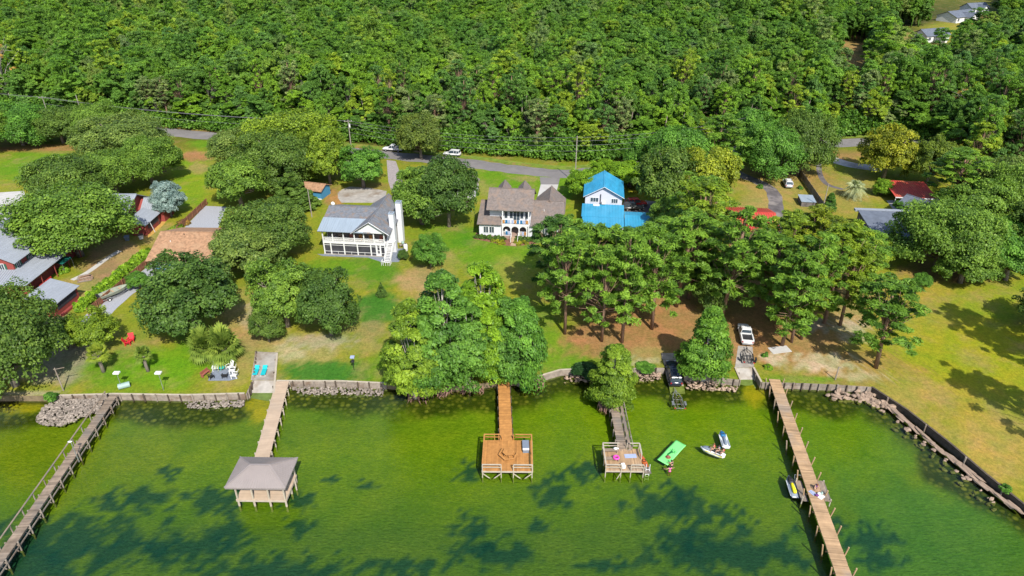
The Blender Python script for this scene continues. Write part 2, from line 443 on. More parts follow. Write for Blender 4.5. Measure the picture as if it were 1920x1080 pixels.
# ------------------------------------------------------------------ land
LUSH = (0.125, 0.235, 0.010); DEEP = (0.055, 0.165, 0.018); OLIVE = (0.225, 0.235, 0.018); YEL = (0.29, 0.28, 0.012)
DRY = (0.34, 0.25, 0.085); TAN = (0.36, 0.235, 0.105); STRAW = (0.34, 0.175, 0.07); SAND = (0.52, 0.43, 0.29); FLOOR = (0.10, 0.075, 0.03)
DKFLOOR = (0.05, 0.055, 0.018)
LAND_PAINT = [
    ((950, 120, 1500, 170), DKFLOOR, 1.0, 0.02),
    ((960, 345, 130, 26), LUSH, 0.9), ((1000, 322, 140, 8), LUSH, 0.8), ((900, 352, 25, 14), DRY, 0.5), ((985, 335, 25, 6), TAN, 0.6),
    ((60, 310, 95, 32), LUSH, 1.0), ((355, 335, 45, 55), (0.19, 0.27, 0.012), 1.0), ((372, 315, 18, 12), DRY, 0.8), ((130, 290, 18, 8), DRY, 0.7),
    ((50, 278, 90, 8), STRAW, 0.8), ((140, 275, 30, 12), STRAW, 0.9), ((365, 293, 28, 10), STRAW, 1.0), ((390, 270, 40, 8), LUSH, 0.9),
    ((215, 480, 45, 40), TAN, 0.9), ((190, 510, 40, 30), (0.30, 0.185, 0.095), 0.9), ((150, 545, 45, 25), DRY, 0.9), ((290, 440, 40, 22), DRY, 0.8), ((280, 415, 22, 22), (0.50, 0.33, 0.07), 0.9),
    ((230, 690, 150, 45), LUSH, 1.0), ((330, 690, 80, 40), (0.15, 0.27, 0.008), 0.9), ((260, 600, 50, 50), OLIVE, 0.8), ((230, 640, 70, 25), (0.27, 0.24, 0.04), 0.7),
    ((380, 640, 60, 30), LUSH, 0.8), ((450, 620, 45, 70), DRY, 0.85), ((400, 715, 50, 20), OLIVE, 0.9), ((430, 700, 40, 25), DRY, 0.5),
    ((560, 655, 90, 35), (0.33, 0.27, 0.09), 0.9), ((545, 660, 30, 15), SAND, 0.5, 0.5), ((600, 640, 60, 14), (0.40, 0.33, 0.23), 0.7, 0.5), ((480, 590, 30, 25), (0.38, 0.31, 0.2), 0.6, 0.5),
    ((615, 698, 95, 20), DEEP, 1.0), ((720, 690, 60, 28), LUSH, 0.7), ((690, 510, 75, 30), (0.09, 0.20, 0.012), 0.9), ((620, 500, 60, 14), LUSH, 0.7), ((705, 580, 48, 35), DEEP, 0.95),
    ((660, 540, 30, 25), OLIVE, 0.6), ((785, 525, 38, 30), (0.35, 0.24, 0.10), 0.95), ((690, 620, 40, 25), (0.3, 0.22, 0.1), 0.6, 0.5), ((690, 650, 30, 15), DRY, 0.6),
    ((905, 470, 120, 45), LUSH, 0.95), ((840, 440, 60, 25), (0.10, 0.22, 0.01), 0.8), ((835, 500, 30, 30), DRY, 0.4), ((960, 510, 40, 30), (0.27, 0.27, 0.05), 0.6),
    ((570, 440, 40, 40), OLIVE, 1.0), ((770, 455, 30, 40), OLIVE, 0.9), ((625, 372, 18, 25), STRAW, 0.8), ((700, 350, 40, 8), STRAW, 0.6),
    ((640, 278, 60, 5), STRAW, 0.7), ((330, 244, 90, 6), STRAW, 0.8),
    ((1040, 665, 65, 50), (0.14, 0.25, 0.012), 1.0), ((1010, 600, 45, 40), LUSH, 0.7), ((1060, 350, 20, 40), LUSH, 0.9),
    ((1160, 640, 110, 38), STRAW, 1.0), ((1230, 600, 110, 60), STRAW, 1.0), ((1215, 665, 40, 20), DRY, 0.7), ((1190, 678, 40, 8), SAND, 0.5, 0.6),
    ((1110, 680, 70, 10), LUSH, 0.7), ((1160, 540, 140, 60), (0.30, 0.17, 0.06), 0.8), ((1400, 520, 160, 90), (0.32, 0.185, 0.07), 0.9),
    ((1470, 630, 130, 60), STRAW, 0.95), ((1560, 640, 90, 60), (0.36, 0.205, 0.085), 0.9), ((1340, 640, 90, 50), STRAW, 0.9),
    ((1450, 350, 80, 45), (0.33, 0.235, 0.07), 0.9), ((1410, 430, 60, 60), (0.38, 0.25, 0.085), 0.8), ((1560, 370, 70, 45), (0.28, 0.225, 0.05), 0.9), ((1530, 335, 35, 25), STRAW, 0.6), ((1390, 285, 30, 12), STRAW, 0.8),
    ((1590, 292, 40, 10), STRAW, 0.9), ((1610, 350, 40, 30), DRY, 0.5),
    ((1810, 680, 230, 210), (0.275, 0.27, 0.014), 1.0, 0.1), ((1760, 560, 180, 60), (0.29, 0.25, 0.03), 0.9), ((1820, 700, 70, 100), YEL, 0.8), ((1850, 560, 80, 40), (0.2, 0.26, 0.012), 0.7), ((1800, 780, 150, 60), (0.30, 0.235, 0.04), 0.6),
    ((1860, 850, 100, 70), (0.36, 0.26, 0.055), 0.85), ((1700, 740, 80, 30), (0.34, 0.25, 0.06), 0.8), ((1600, 570, 50, 50), (0.36, 0.245, 0.10), 0.9), ((1610, 690, 80, 35), STRAW, 0.6), ((1670, 600, 40, 40), (0.30, 0.26, 0.03), 0.6),
    ((1540, 680, 60, 16), SAND, 0.75, 0.5), ((1450, 672, 22, 12), SAND, 0.8, 0.5), ((1610, 705, 45, 10), SAND, 0.5, 0.6), ((1600, 620, 30, 18), (0.45, 0.38, 0.3), 0.6, 0.6), ((1530, 608, 30, 12), (0.45, 0.40, 0.36), 0.6, 0.6),
    ((1500, 712, 80, 7), LUSH, 0.9), ((1345, 705, 45, 9), LUSH, 0.8), ((1720, 695, 30, 8), STRAW, 0.5),
    ((1780, 505, 90, 25), (0.30, 0.175, 0.075), 0.8), ((1895, 490, 60, 25), LUSH, 0.7),
    ((1590, 110, 30, 45), (0.36, 0.22, 0.08), 1.0, 0.1), ((1800, 60, 80, 25), (0.28, 0.26, 0.03), 1.0, 0.1), ((1850, 42, 40, 10), STRAW, 0.7), ((1690, 85, 60, 25), (0.34, 0.25, 0.08), 0.8),
    ((60, 738, 60, 6), (0.40, 0.32, 0.2), 1.0), ((120, 650, 60, 60), (0.28, 0.235, 0.17), 0.8), ((90, 700, 60, 20), (0.33, 0.28, 0.2), 0.7),
]
mland, nt, b = nodes_of('lawn_and_soil')
ga = N(nt, 'ShaderNodeAttribute', attribute_name='gcol')
n1 = noise_tex(nt, 0.35, 6); n2 = noise_tex(nt, 2.6, 6, rough=0.75); n3 = noise_tex(nt, 0.09, 4)
g = mixrgb(nt, ramp(nt, n2, 0.25, 0.75), (0.5, 0.56, 0.5), (1.45, 1.38, 1.5))
gc = mixrgb(nt, ramp(nt, noise_tex(nt, 0.16, 7, rough=0.7), 0.50, 0.66), ga.outputs['Color'], mixrgb(nt, 0.42, ga.outputs['Color'], (0.22, 0.155, 0.06)))
col = mixrgb(nt, 1.0, gc, g, 'MULTIPLY')
col = mixrgb(nt, 1.0, col, mixrgb(nt, ramp(nt, noise_tex(nt, 9.0, 5, rough=0.8), 0.3, 0.7), (0.72, 0.74, 0.7), (1.28, 1.26, 1.3)), 'MULTIPLY')
g = mixrgb(nt, ramp(nt, n1, 0.35, 0.68), (0.84, 0.95, 0.9), (1.2, 1.02, 1.25))
col = mixrgb(nt, 1.0, col, g, 'MULTIPLY')
g = mixrgb(nt, ramp(nt, n3, 0.35, 0.65), (0.88, 0.98, 0.9), (1.14, 1.03, 1.1))
col = mixrgb(nt, 1.0, col, g, 'MULTIPLY')
nt.links.new(col, b.inputs['Base Color']); b.inputs['Roughness'].default_value = 0.95; b.inputs['Specular IOR Level'].default_value = 0.1
bp = N(nt, 'ShaderNodeBump'); bp.inputs['Strength'].default_value = 0.7; bp.inputs['Distance'].default_value = 0.12
nt.links.new(noise_tex(nt, 5.0, 5, rough=0.8), bp.inputs['Height']); nt.links.new(bp.outputs[0], b.inputs['Normal'])

xs = list(np.arange(-110, 110.01, 0.7)) + [x + d for x in SX[1:-2] for d in (-0.012, 0.012)]
g_ = 110.0
while g_ < 4000:
    g_ *= 1.07
    xs += [g_, -g_]
xs = np.unique(np.array(xs))
ss = list(np.arange(0, 130, 0.75)); s_ = 130.0
while s_ < 6000:
    s_ *= 1.03 if s_ < 700 else 1.25
    ss.append(s_)
ss = np.array(ss)
GX = np.broadcast_to(xs, (len(ss), len(xs))).copy()
GY = shore_y(xs)[None, :] + ss[:, None]
GZ = np.full_like(GX, ZL)
GZ -= 0.25 * np.clip((-GX - 62) / 6, 0, 1) * np.clip(1 - ss[:, None] / 3, 0, 1) * (GX > -95)       # small beach on the left
gpx, gpy = np_px(GX, GY, GZ)
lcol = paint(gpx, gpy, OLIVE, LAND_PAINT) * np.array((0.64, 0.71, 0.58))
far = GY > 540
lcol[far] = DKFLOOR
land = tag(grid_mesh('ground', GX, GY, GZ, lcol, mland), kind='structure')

# ------------------------------------------------------------------ lake bed and water
GREEN1 = (0.30, 0.34, 0.03)
BED = [
    ((960, 1120, 1700, 190), (0.135, 0.20, 0.06), 0.85, 0.1), ((1000, 930, 1500, 60), (0.20, 0.27, 0.03), 0.5, 0.2),
    ((120, 850, 220, 90), (0.33, 0.31, 0.03), 0.6), ((480, 800, 300, 45), (0.235, 0.28, 0.04), 0.6), ((1620, 830, 150, 80), (0.24, 0.34, 0.03), 0.6), ((1250, 790, 250, 50), (0.34, 0.38, 0.02), 0.6),
    ((1750, 1000, 220, 120), (0.14, 0.27, 0.08), 0.7),
]
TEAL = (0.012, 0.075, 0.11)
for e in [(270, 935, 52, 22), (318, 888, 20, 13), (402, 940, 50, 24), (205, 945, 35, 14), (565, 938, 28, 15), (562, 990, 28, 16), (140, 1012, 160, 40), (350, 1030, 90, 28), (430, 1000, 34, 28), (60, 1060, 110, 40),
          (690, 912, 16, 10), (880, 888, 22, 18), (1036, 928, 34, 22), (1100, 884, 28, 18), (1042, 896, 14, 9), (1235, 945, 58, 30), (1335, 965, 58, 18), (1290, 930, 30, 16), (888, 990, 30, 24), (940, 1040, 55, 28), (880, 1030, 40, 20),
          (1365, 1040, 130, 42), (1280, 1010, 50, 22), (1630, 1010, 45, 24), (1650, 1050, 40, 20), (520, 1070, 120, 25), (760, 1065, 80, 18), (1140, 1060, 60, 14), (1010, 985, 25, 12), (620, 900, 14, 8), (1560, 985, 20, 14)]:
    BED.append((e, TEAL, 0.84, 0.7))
bxs = np.unique(np.concatenate([np.arange(-80, 80, 0.6), np.linspace(-900, -80, 40), np.linspace(80, 900, 40)]))
bys = np.concatenate([np.linspace(-400, 30, 30), np.arange(30.6, 97, 0.6)])
BX, BY = np.meshgrid(bxs, bys)
dsh = shore_y(BX) - BY
dsh2 = np.minimum.reduce([np.hypot(BX - sx, BY - sy) if abs(sx) < 100 else np.full_like(BX, 99) for sx, sy in zip(SX, SY)])
for i in range(len(SX) - 1):           # true distance to the shoreline
    if abs(SX[i]) > 150 or abs(SX[i + 1]) > 150: continue
    ax, ay, bx_, by_ = SX[i], SY[i], SX[i + 1], SY[i + 1]
    L2 = (bx_ - ax) ** 2 + (by_ - ay) ** 2 + 1e-9
    t = np.clip(((BX - ax) * (bx_ - ax) + (BY - ay) * (by_ - ay)) / L2, 0, 1)
    dsh2 = np.minimum(dsh2, np.hypot(BX - ax - t * (bx_ - ax), BY - ay - t * (by_ - ay)))
BZ = -0.3 - 0.4 * np.clip(dsh2 / 6, 0, 1) - 0.25 * np.clip(dsh2 / 30, 0, 1)
BZ = np.where(dsh < -0.5, -1.6, BZ)
bpx, bpy_ = np_px(BX, BY, BZ)
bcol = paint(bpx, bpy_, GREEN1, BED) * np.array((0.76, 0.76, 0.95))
w = 5.2 + 2.0 * snoise(BX, BY, 5.0, 2.0) + 0.8 * snoise(BX, BY, 1.6, 5.0)
rk = np.clip((w - dsh2) / 2.2, 0, 1) * 0.85
for e in [(485, 760, 26, 34), (1418, 735, 24, 26), (30, 765, 60, 14)]:                       # sandy bottom off the ramps
    m_ = (blob(bpx, bpy_, e) * 0.9)[..., None]; rk = rk * (1 - m_[..., 0])
    bcol = bcol * (1 - m_) + np.array((0.55, 0.34, 0.04)) * m_
mbed, nt, b = nodes_of('lake_bed')
ga = N(nt, 'ShaderNodeAttribute', attribute_name='gcol')
n1 = noise_tex(nt, 1.0, 6, stretch=(0.75, 1.4, 1, 0.5), rough=0.78); n2 = noise_tex(nt, 0.22, 4)
g = mixrgb(nt, ramp(nt, n1, 0.28, 0.72), (0.78, 0.86, 0.8), (1.22, 1.14, 1.18))  # coarse streaks: bottom weed, with light and dark of surface ripples painted in
col = mixrgb(nt, 1.0, ga.outputs['Color'], g, 'MULTIPLY')
n4 = noise_tex(nt, 4.5, 5, stretch=(0.55, 1.5, 1, 0.55), rough=0.8)
col = mixrgb(nt, 1.0, col, mixrgb(nt, ramp(nt, n4, 0.3, 0.7), (0.5, 0.6, 0.6), (1.5, 1.4, 1.4)), 'MULTIPLY')  # fine ripples of the water surface painted as light and dark bed colour
rm = N(nt, 'ShaderNodeAttribute', attribute_name='rockm')
vo = N(nt, 'ShaderNodeTexVoronoi'); vo.inputs['Scale'].default_value = 1.5
tcv = N(nt, 'ShaderNodeTexCoord'); nt.links.new(tcv.outputs['Object'], vo.inputs['Vector'])
rc = mixrgb(nt, ramp(nt, vo.outputs['Color'], 0.15, 0.9), (0.035, 0.03, 0.02), (0.30, 0.215, 0.08))
rc = mixrgb(nt, ramp(nt, vo.outputs['Distance'], 0.25, 0.62), rc, (0.03, 0.03, 0.015))
col = mixrgb(nt, rm.outputs['Fac'], col, rc)
g = mixrgb(nt, ramp(nt, n2, 0.3, 0.7), (0.8, 0.9, 0.9), (1.2, 1.08, 1.1))
col = mixrgb(nt, 1.0, col, g, 'MULTIPLY')
nt.links.new(col, b.inputs['Base Color']); b.inputs['Roughness'].default_value = 1.0; b.inputs['Specular IOR Level'].default_value = 0.0
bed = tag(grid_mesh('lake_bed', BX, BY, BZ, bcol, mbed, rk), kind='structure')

mw, nt, b = nodes_of('lake_water')
nt.nodes.remove(b)
tr = N(nt, 'ShaderNodeBsdfTransparent'); tr.inputs[0].default_value = (0.66, 0.82, 0.42, 1)
gl = N(nt, 'ShaderNodeBsdfGlossy'); gl.inputs['Roughness'].default_value = 0.06
h1 = noise_tex(nt, 1.9, 5, coord='Object', stretch=(0.6, 1.7, 1, 0.5), rough=0.65)
bp = N(nt, 'ShaderNodeBump'); bp.inputs['Strength'].default_value = 0.35; bp.inputs['Distance'].default_value = 0.15
nt.links.new(h1, bp.inputs['Height']); nt.links.new(bp.outputs[0], gl.inputs['Normal'])
fr = N(nt, 'ShaderNodeFresnel'); fr.inputs['IOR'].default_value = 1.33; nt.links.new(bp.outputs[0], fr.inputs['Normal'])
mx = N(nt, 'ShaderNodeMixShader'); nt.links.new(fr.outputs[0], mx.inputs[0]); nt.links.new(tr.outputs[0], mx.inputs[1]); nt.links.new(gl.outputs[0], mx.inputs[2])
nt.links.new(mx.outputs[0], nt.nodes['Material Output'].inputs[0])
wm = MB()
# water sheet ends under the shoreline so that it never shows above the land
wl = [(x, y + 0.6) for x, y in line]
wv = [(x, y, 0.0) for x, y in wl]; wb = [(x, -400.0, 0.0) for x, y in wl]
nW = len(wv)
wm.add(wv + wb, [(i, nW + i, nW + i + 1, i + 1) for i in range(nW - 1)])
tag(wm.build('lake_water', mw), kind='structure')
# earth face under the edge of the land, hidden behind the walls and the stones
em = MB()
for i in range(1, len(line) - 3):
    (xa, ya), (xb, yb) = line[i], line[i + 1]
    em.add([(xa, ya + 0.01, ZL - 0.3), (xb, yb + 0.01, ZL - 0.3), (xb, yb + 0.01, -1.6), (xa, ya + 0.01, -1.6), (xa, ya + 0.01, ZL - 0.002), (xb, yb + 0.01, ZL - 0.002)], [(0, 1, 2, 3), (4, 5, 1, 0)])
tag(em.build('bank', M('bank_earth', (0.2, 0.15, 0.09), 0.95, 0.3, 1.5)), kind='structure')

# ------------------------------------------------------------------ roads, drives, paved sheets
def ribbon(name, pts, width, z, mat, kind='structure'):
    """a strip of even width along pixel points"""
    pts = [P(*p).xy if len(p) == 2 else Vector(p[:2]) for p in pts]
    # Catmull-Rom smoothing
    sm = []
    for i in range(len(pts) - 1):
        p0, p1, p2, p3 = pts[max(i - 1, 0)], pts[i], pts[i + 1], pts[min(i + 2, len(pts) - 1)]
        for k in range(6):
            t = k / 6
            sm.append(0.5 * ((2 * p1) + (p2 - p0) * t + (2 * p0 - 5 * p1 + 4 * p2 - p3) * t * t + (3 * p1 - p0 - 3 * p2 + p3) * t ** 3))
    sm.append(pts[-1])
    vs_, fs = [], []
    for i, p in enumerate(sm):
        d = (sm[min(i + 1, len(sm) - 1)] - sm[max(i - 1, 0)]).normalized(); s = Vector((-d.y, d.x)) * width / 2
        j = 0.06 * width * (mnoise.noise(Vector((p.x * 0.3, p.y * 0.3, 0))))
        vs_ += [(p.x - s.x * (1 + j), p.y - s.y * (1 + j), z), (p.x + s.x * (1 + j), p.y + s.y * (1 + j), z)]
    fs = [(2 * i, 2 * i + 1, 2 * i + 3, 2 * i + 2) for i in range(len(sm) - 1)]
    return tag(MB().add(vs_, fs).build(name, mat), kind=kind)

def sheet(name, pts, z, mat):
    pts = [P(*p) for p in pts]
    return tag(MB().add([(p.x, p.y, z) for p in pts], [tuple(range(len(pts)))]).build(name, mat), kind='structure')

ROAD = [(-300, 196), (-60, 214), (150, 232), (350, 251), (520, 268), (720, 290), (860, 304), (960, 317), (1060, 326), (1140, 319), (1220, 308), (1330, 292), (1480, 276), (1700, 262), (2100, 250)]
ribbon('road', ROAD, 6.2, ZL + 0.012, MT['asphalt'])
ribbon('verge', [(p[0], p[1] - 12) for p in ROAD], 2.6, ZL + 0.004, M('verge_grass', (0.15, 0.22, 0.02), 0.95, 0.3, 0.8, second=(0.33, 0.2, 0.06)))
sheet('driveway', [(1014, 346), (1047, 346), (1041, 368), (1008, 368)], ZL + 0.018, MT['concrete'])
sheet('driveway', [(1012, 332), (1050, 333), (1047, 346), (1014, 346)], ZL + 0.016, MT['asphalt'])
sheet('driveway', [(633, 362), (640, 356), (655, 350), (690, 352), (725, 358), (722, 380), (640, 380), (634, 372)], ZL + 0.008, MT['concrete_old'])
sheet('driveway', [(725, 300), (742, 302), (760, 352), (735, 362), (728, 340)], ZL + 0.006, M('pale_gravel_drive', (0.33, 0.29, 0.28), 0.95, 0.25, 2))
sheet('driveway', [(385, 386), (425, 388), (405, 437), (336, 437)], ZL + 0.01, MT['gravel'])
ribbon('gravel_strip', [(300, 498), (255, 530), (218, 560), (180, 595), (150, 640)], 4.0, ZL + 0.009, MT['gravel'])
sheet('driveway', [(-180, 372), (45, 358), (52, 392), (40, 432), (-40, 470), (-180, 470)], ZL + 0.006, MT['concrete'])
ribbon('driveway', [(1392, 272), (1368, 290), (1362, 308), (1385, 326), (1425, 343), (1450, 362), (1455, 400), (1450, 440)], 3.2, ZL + 0.008, MT['asphalt_dark'])
ribbon('driveway', [(1535, 262), (1530, 290), (1556, 298), (1600, 310), (1650, 316)], 4.5, ZL + 0.008, M('white_gravel', (0.48, 0.44, 0.40), 0.95, 0.3, 0.7, second=(0.25, 0.2, 0.17)))
ribbon('path', [(1535, 300), (1537, 325), (1550, 345), (1580, 355)], 1.3, ZL + 0.013, MT['asphalt_dark'])
sheet('path', [(1662, 376), (1674, 375), (1690, 396), (1678, 397)], ZL + 0.008, MT['concrete'])
ribbon('path', [(135, 525), (165, 510), (200, 485), (225, 470)], 1.1, ZL + 0.01, MT['concrete'])
ribbon('mulch_strip', [(120, 575), (150, 548)], 1.6, ZL + 0.012, MT['straw'])
ribbon('mulch_strip', [(268, 448), (300, 420), (312, 398)], 1.8, ZL + 0.012, MT['straw'])
sheet('patio', [(594, 476), (720, 482), (742, 466), (758, 466), (748, 491), (717, 492), (690, 483), (605, 480)], ZL + 0.007, MT['patio'])
sheet('patio', [(390, 714), (400, 690), (437, 690), (446, 710), (430, 714)], ZL + 0.02, MT['patio'])
sheet('driveway', [(1170, 372), (1230, 378), (1228, 402), (1170, 396)], ZL + 0.006, MT['asphalt_dark'])
sheet('driveway', [(1585, 148), (1600, 140), (1612, 150), (1592, 165)], ZL + 0.02, MT['asphalt_dark'])
sheet('driveway', [(1620, 12), (1645, 2), (1648, 10), (1622, 18)], ZL + 0.02, MT['concrete'])
gb = M('mulch_bed', (0.22, 0.10, 0.06), 0.95, 0.3, 2)
sheet('garden_bed', [(888, 448), (893, 436), (1012, 444), (1012, 456), (965, 462), (945, 460), (915, 453)], ZL + 0.006, gb)
# round island in the left drive
c = P(30, 392)
isl = empty('driveway_island', c, 0, 'round gravel island with a dark kerb in the pale driveway', 'island')
MB().disc_ring((0, 0, 0), 3.9, 3.6, 0, 0.15, 36).build('kerb', MT['wood_dark'], isl)
MB().prism([(3.6 * math.cos(a * PI / 16), 3.6 * math.sin(a * PI / 16)) for a in range(32)], 0.0, 0.06).build('gravel_bed', MT['gravel'], isl)

# ------------------------------------------------------------------ sea walls
def seawall(name, pts, label, zt=ZL + 0.08, post_step=1.7, mat='wood_grey', post_h=0.08, cap=True, thick=0.14):
    """timber wall along points (pixels at the land's edge): panels, cap and round posts in front"""
    pts = [P(*p).xy if not isinstance(p, Vector) else p for p in pts]
    root = empty(name, (pts[0].x, pts[0].y, 0), 0, label, 'sea wall')
    off = (pts[0].x, pts[0].y, 0)
    rng = random.Random(len(pts) * 7 + int(pts[0].x * 10))
    for a, b in zip(pts[:-1], pts[1:]):
        L = (b - a).length; d = (b - a) / L; s = Vector((d.y, -d.x))      # s points to the water
        n = max(1, round(L / 2.4))
        for k in range(n):
            p, q = a + d * (L * k / n + 0.01), a + d * (L * (k + 1) / n - 0.01)
            m = MB(); m.c = rng.random()
            o = s * (thick * 0.5 + rng.uniform(-0.015, 0.02)); zt_ = zt + rng.uniform(-0.03, 0.02)
            for zz in range(5):
                m.c = rng.random(); h0 = -1.3 + (zt_ + 1.3) * zz / 5; h1 = -1.3 + (zt_ + 1.3) * (zz + 1) / 5 - 0.015
                m.bar((p.x + o.x, p.y + o.y, (h0 + h1) / 2), (q.x + o.x, q.y + o.y, (h0 + h1) / 2), thick * 0.8, h1 - h0)
            m.build('wall_panel', MT[mat], root, off=off)
        if cap:
            m = MB(); m.c = rng.random(); o = s * (thick * 0.4)
            m.bar((a.x + o.x, a.y + o.y, zt + 0.045), (b.x + o.x, b.y + o.y, zt + 0.045), thick * 2.0, 0.07)
            m.build('cap', MT['wood_pale' if mat == 'wood_grey' else mat], root, off=off)
        npost = max(1, round(L / post_step))
        for k in range(npost):
            p = a + d * (L * (k + 0.5) / npost) + s * (thick * 1.6)
            r = rng.uniform(0.10, 0.14); tl = rng.uniform(-0.05, 0.05)
            MB().tube((p.x, p.y, -1.4), (p.x + s.x * 0.05 + tl * d.x, p.y + s.y * 0.05 + tl * d.y, zt + post_h + rng.uniform(-0.05, 0.12)), r, r * 0.92, 8).build('post', MT['wood_dark' if k % 3 else 'wood_grey'], root, off=off)
    return root
seawall('sea_wall', [(105, 742), (215, 739), (350, 741), (459, 738)], 'weathered timber sea wall below the left lawn with the tall lamps')
seawall('sea_wall', [(461, 739), (473, 713), (478, 660)], 'low timber wall with posts on the left side of the lounger ramp', post_step=0.9, post_h=0.35, cap=False)
seawall('sea_wall', [(520.5, 664), (514.5, 738)], 'low concrete-grey timber wall on the right side of the lounger ramp', cap=True, post_step=3)
seawall('sea_wall', [(519, 714.5), (640, 715), (725, 719)], 'timber sea wall behind the stones right of the tan dock')
seawall('sea_wall', [(985, 713), (1050, 694), (1110, 691)], 'pale low wall between the tall cypress group and the small yellow cypress', post_step=4)
seawall('sea_wall', [(1110, 691), (1180, 690), (1246, 690)], 'rough low wall left of the ramp with the black car', post_step=2.5, cap=False, mat='wood_grey')
seawall('sea_wall', [(1283, 704), (1386, 712)], 'short timber wall between the two small boat ramps', mat='wood_grey', cap=False)
seawall('sea_wall', [(1387.5, 713), (1377.5, 690)], 'thin wall on the left side of the ramp with the empty trailer', post_step=3)
seawall('sea_wall', [(1413.5, 690), (1428, 717)], 'thin shaded wall on the right side of the ramp with the empty trailer', post_step=3)
seawall('sea_wall', [(1428.5, 717), (1480, 718), (1560, 721), (1635, 726)], 'dark leaning plank sea wall right of the long brown pier', cap=False, post_step=1.3)
seawall('sea_wall', [(1635, 726), (1700, 768), (1780, 830), (1850, 890), (1920, 946), (2050, 1050)], 'long dark timber wall running down the right lawn edge', mat='wood_dark', post_step=5)

# boat ramps: a slab that runs from the land into the lake
def boat_ramp(flat, edge0, edge1, ybot, mat, wx=(0.1, -0.1)):
    """flat apron (pixels, clockwise from top left) and a slab that slopes on into the lake"""
    if flat: tag(MB().add([P(*p, ZL + 0.02) for p in flat], [(0, 1, 2, 3)]).build('boat_ramp', mat), kind='structure')
    A, B = P(*edge0), P(*edge1); E0 = P((edge0[0] + edge1[0]) / 2, ybot, 0); X0, X1 = A.x + wx[0], B.x + wx[1]
    prof = [((A.y + B.y) / 2 + 0.05, ZL - 0.0), (E0.y, -0.02), (E0.y - 1.3, -0.55)]; m = MB()
    for (ya, za), (yb, zb) in zip(prof[:-1], prof[1:]): m.slab([(X0, ya, za), (X1, ya, za), (X1, yb, zb), (X0, yb, zb)], 0.25)
    tag(m.build('boat_ramp', mat), kind='structure'); return prof
rampA = boat_ramp([(479, 659), (521, 661), (516.5, 712.6), (470, 712.6)], (473.8, 713), (517.5, 713), 737, MT['concrete_old'], (0.03, 0.0))
rampB = boat_ramp([(1240, 662), (1266, 662), (1270, 673.6), (1241, 673.6)], (1242.5, 674), (1270, 674), 724, M('gravelly_concrete', (0.42, 0.35, 0.28), 0.95, 0.25, 1.4, bump=0.4), (0.03, -0.03))
rampC = boat_ramp([(1384, 648), (1411, 650), (1414, 689.6), (1378, 689.6)], (1377.5, 690), (1413, 690), 712, MT['concrete_old'], (0.03, -0.03))

# ------------------------------------------------------------------ stones
rngr = np.random.default_rng(5)
def rock_mesh(name, seed, flat=0.7, mat='rock'):
    bm = bmesh.new(); bmesh.ops.create_icosphere(bm, subdivisions=1, radius=0.5)
    r = random.Random(seed)
    for v in bm.verts:
        v.co *= 1 + r.uniform(-0.28, 0.22); v.co.z *= flat; v.co.x *= 1.15
    me = bpy.data.meshes.new(name); bm.to_mesh(me); bm.free(); me.materials.append(MT[mat])
    a = me.attributes.new('lv', 'FLOAT', 'FACE'); a.data.foreach_set('value', [r.random() * 0.4 + 0.3] * len(me.polygons))
    return me
ROCKS = [rock_mesh('rock', i, 0.7, 'rock_brown') for i in range(6)]
def riprap_big(label, a, b, n, w0, w1, size, seed, slab=False):
    """boulders one by one between two pixels at the water's edge, each its own part"""
    r = random.Random(seed); A = P(*a); B = P(*b)
    d = (B - A).xy.normalized(); s = Vector((d.y, -d.x))
    root = empty('riprap', (A.x, A.y, 0), 0, label, 'stones')
    for i in range(n):
        t = r.random() if not slab else (i + r.uniform(0.2, 0.8)) / n
        p = A.xy.lerp(B.xy, t) + s * r.uniform(w0, w1)
        o = bpy.data.objects.new('rock', ROCKS[r.randrange(6)]); COL.objects.link(o); o.parent = root
        k = r.uniform(*size); dist = (p - A.xy.lerp(B.xy, t)).dot(s)
        o.location = (p.x - A.x, p.y - A.y, max(-0.35, 0.62 - 0.42 * dist) + r.uniform(-0.08, 0.08))
        if slab:
            o.scale = (k * r.uniform(1.8, 3.2), k * 0.75, k * 0.6); o.rotation_euler = (r.uniform(-0.2, 0.2), r.uniform(-0.1, 0.1), math.atan2(d.y, d.x) + r.uniform(-0.12, 0.12))
        else:
            o.scale = (k, k * r.uniform(0.7, 1), k * r.uniform(0.7, 1)); o.rotation_euler = (r.uniform(-0.4, 0.4), r.uniform(-0.4, 0.4), r.uniform(0, 6.28))
    return root
riprap_big('heap of pale brown boulders at the corner of the right sea wall', (1550, 722), (1640, 728), 60, 0.3, 2.0, (0.55, 1.05), 1)
riprap_big('boulders tumbling down from the corner along the dark timber wall', (1636, 728), (1680, 757), 34, 0.3, 1.9, (0.55, 1.1), 2)
riprap_big('long broken slabs lying along the foot of the dark timber wall', (1672, 752), (1915, 945), 34, 0.4, 0.9, (0.7, 1.0), 3, True)
riprap_big('loose half-sunk stones off the dark timber wall at right', (1690, 765), (1915, 945), 46, 1.2, 2.8, (0.35, 0.8), 4)
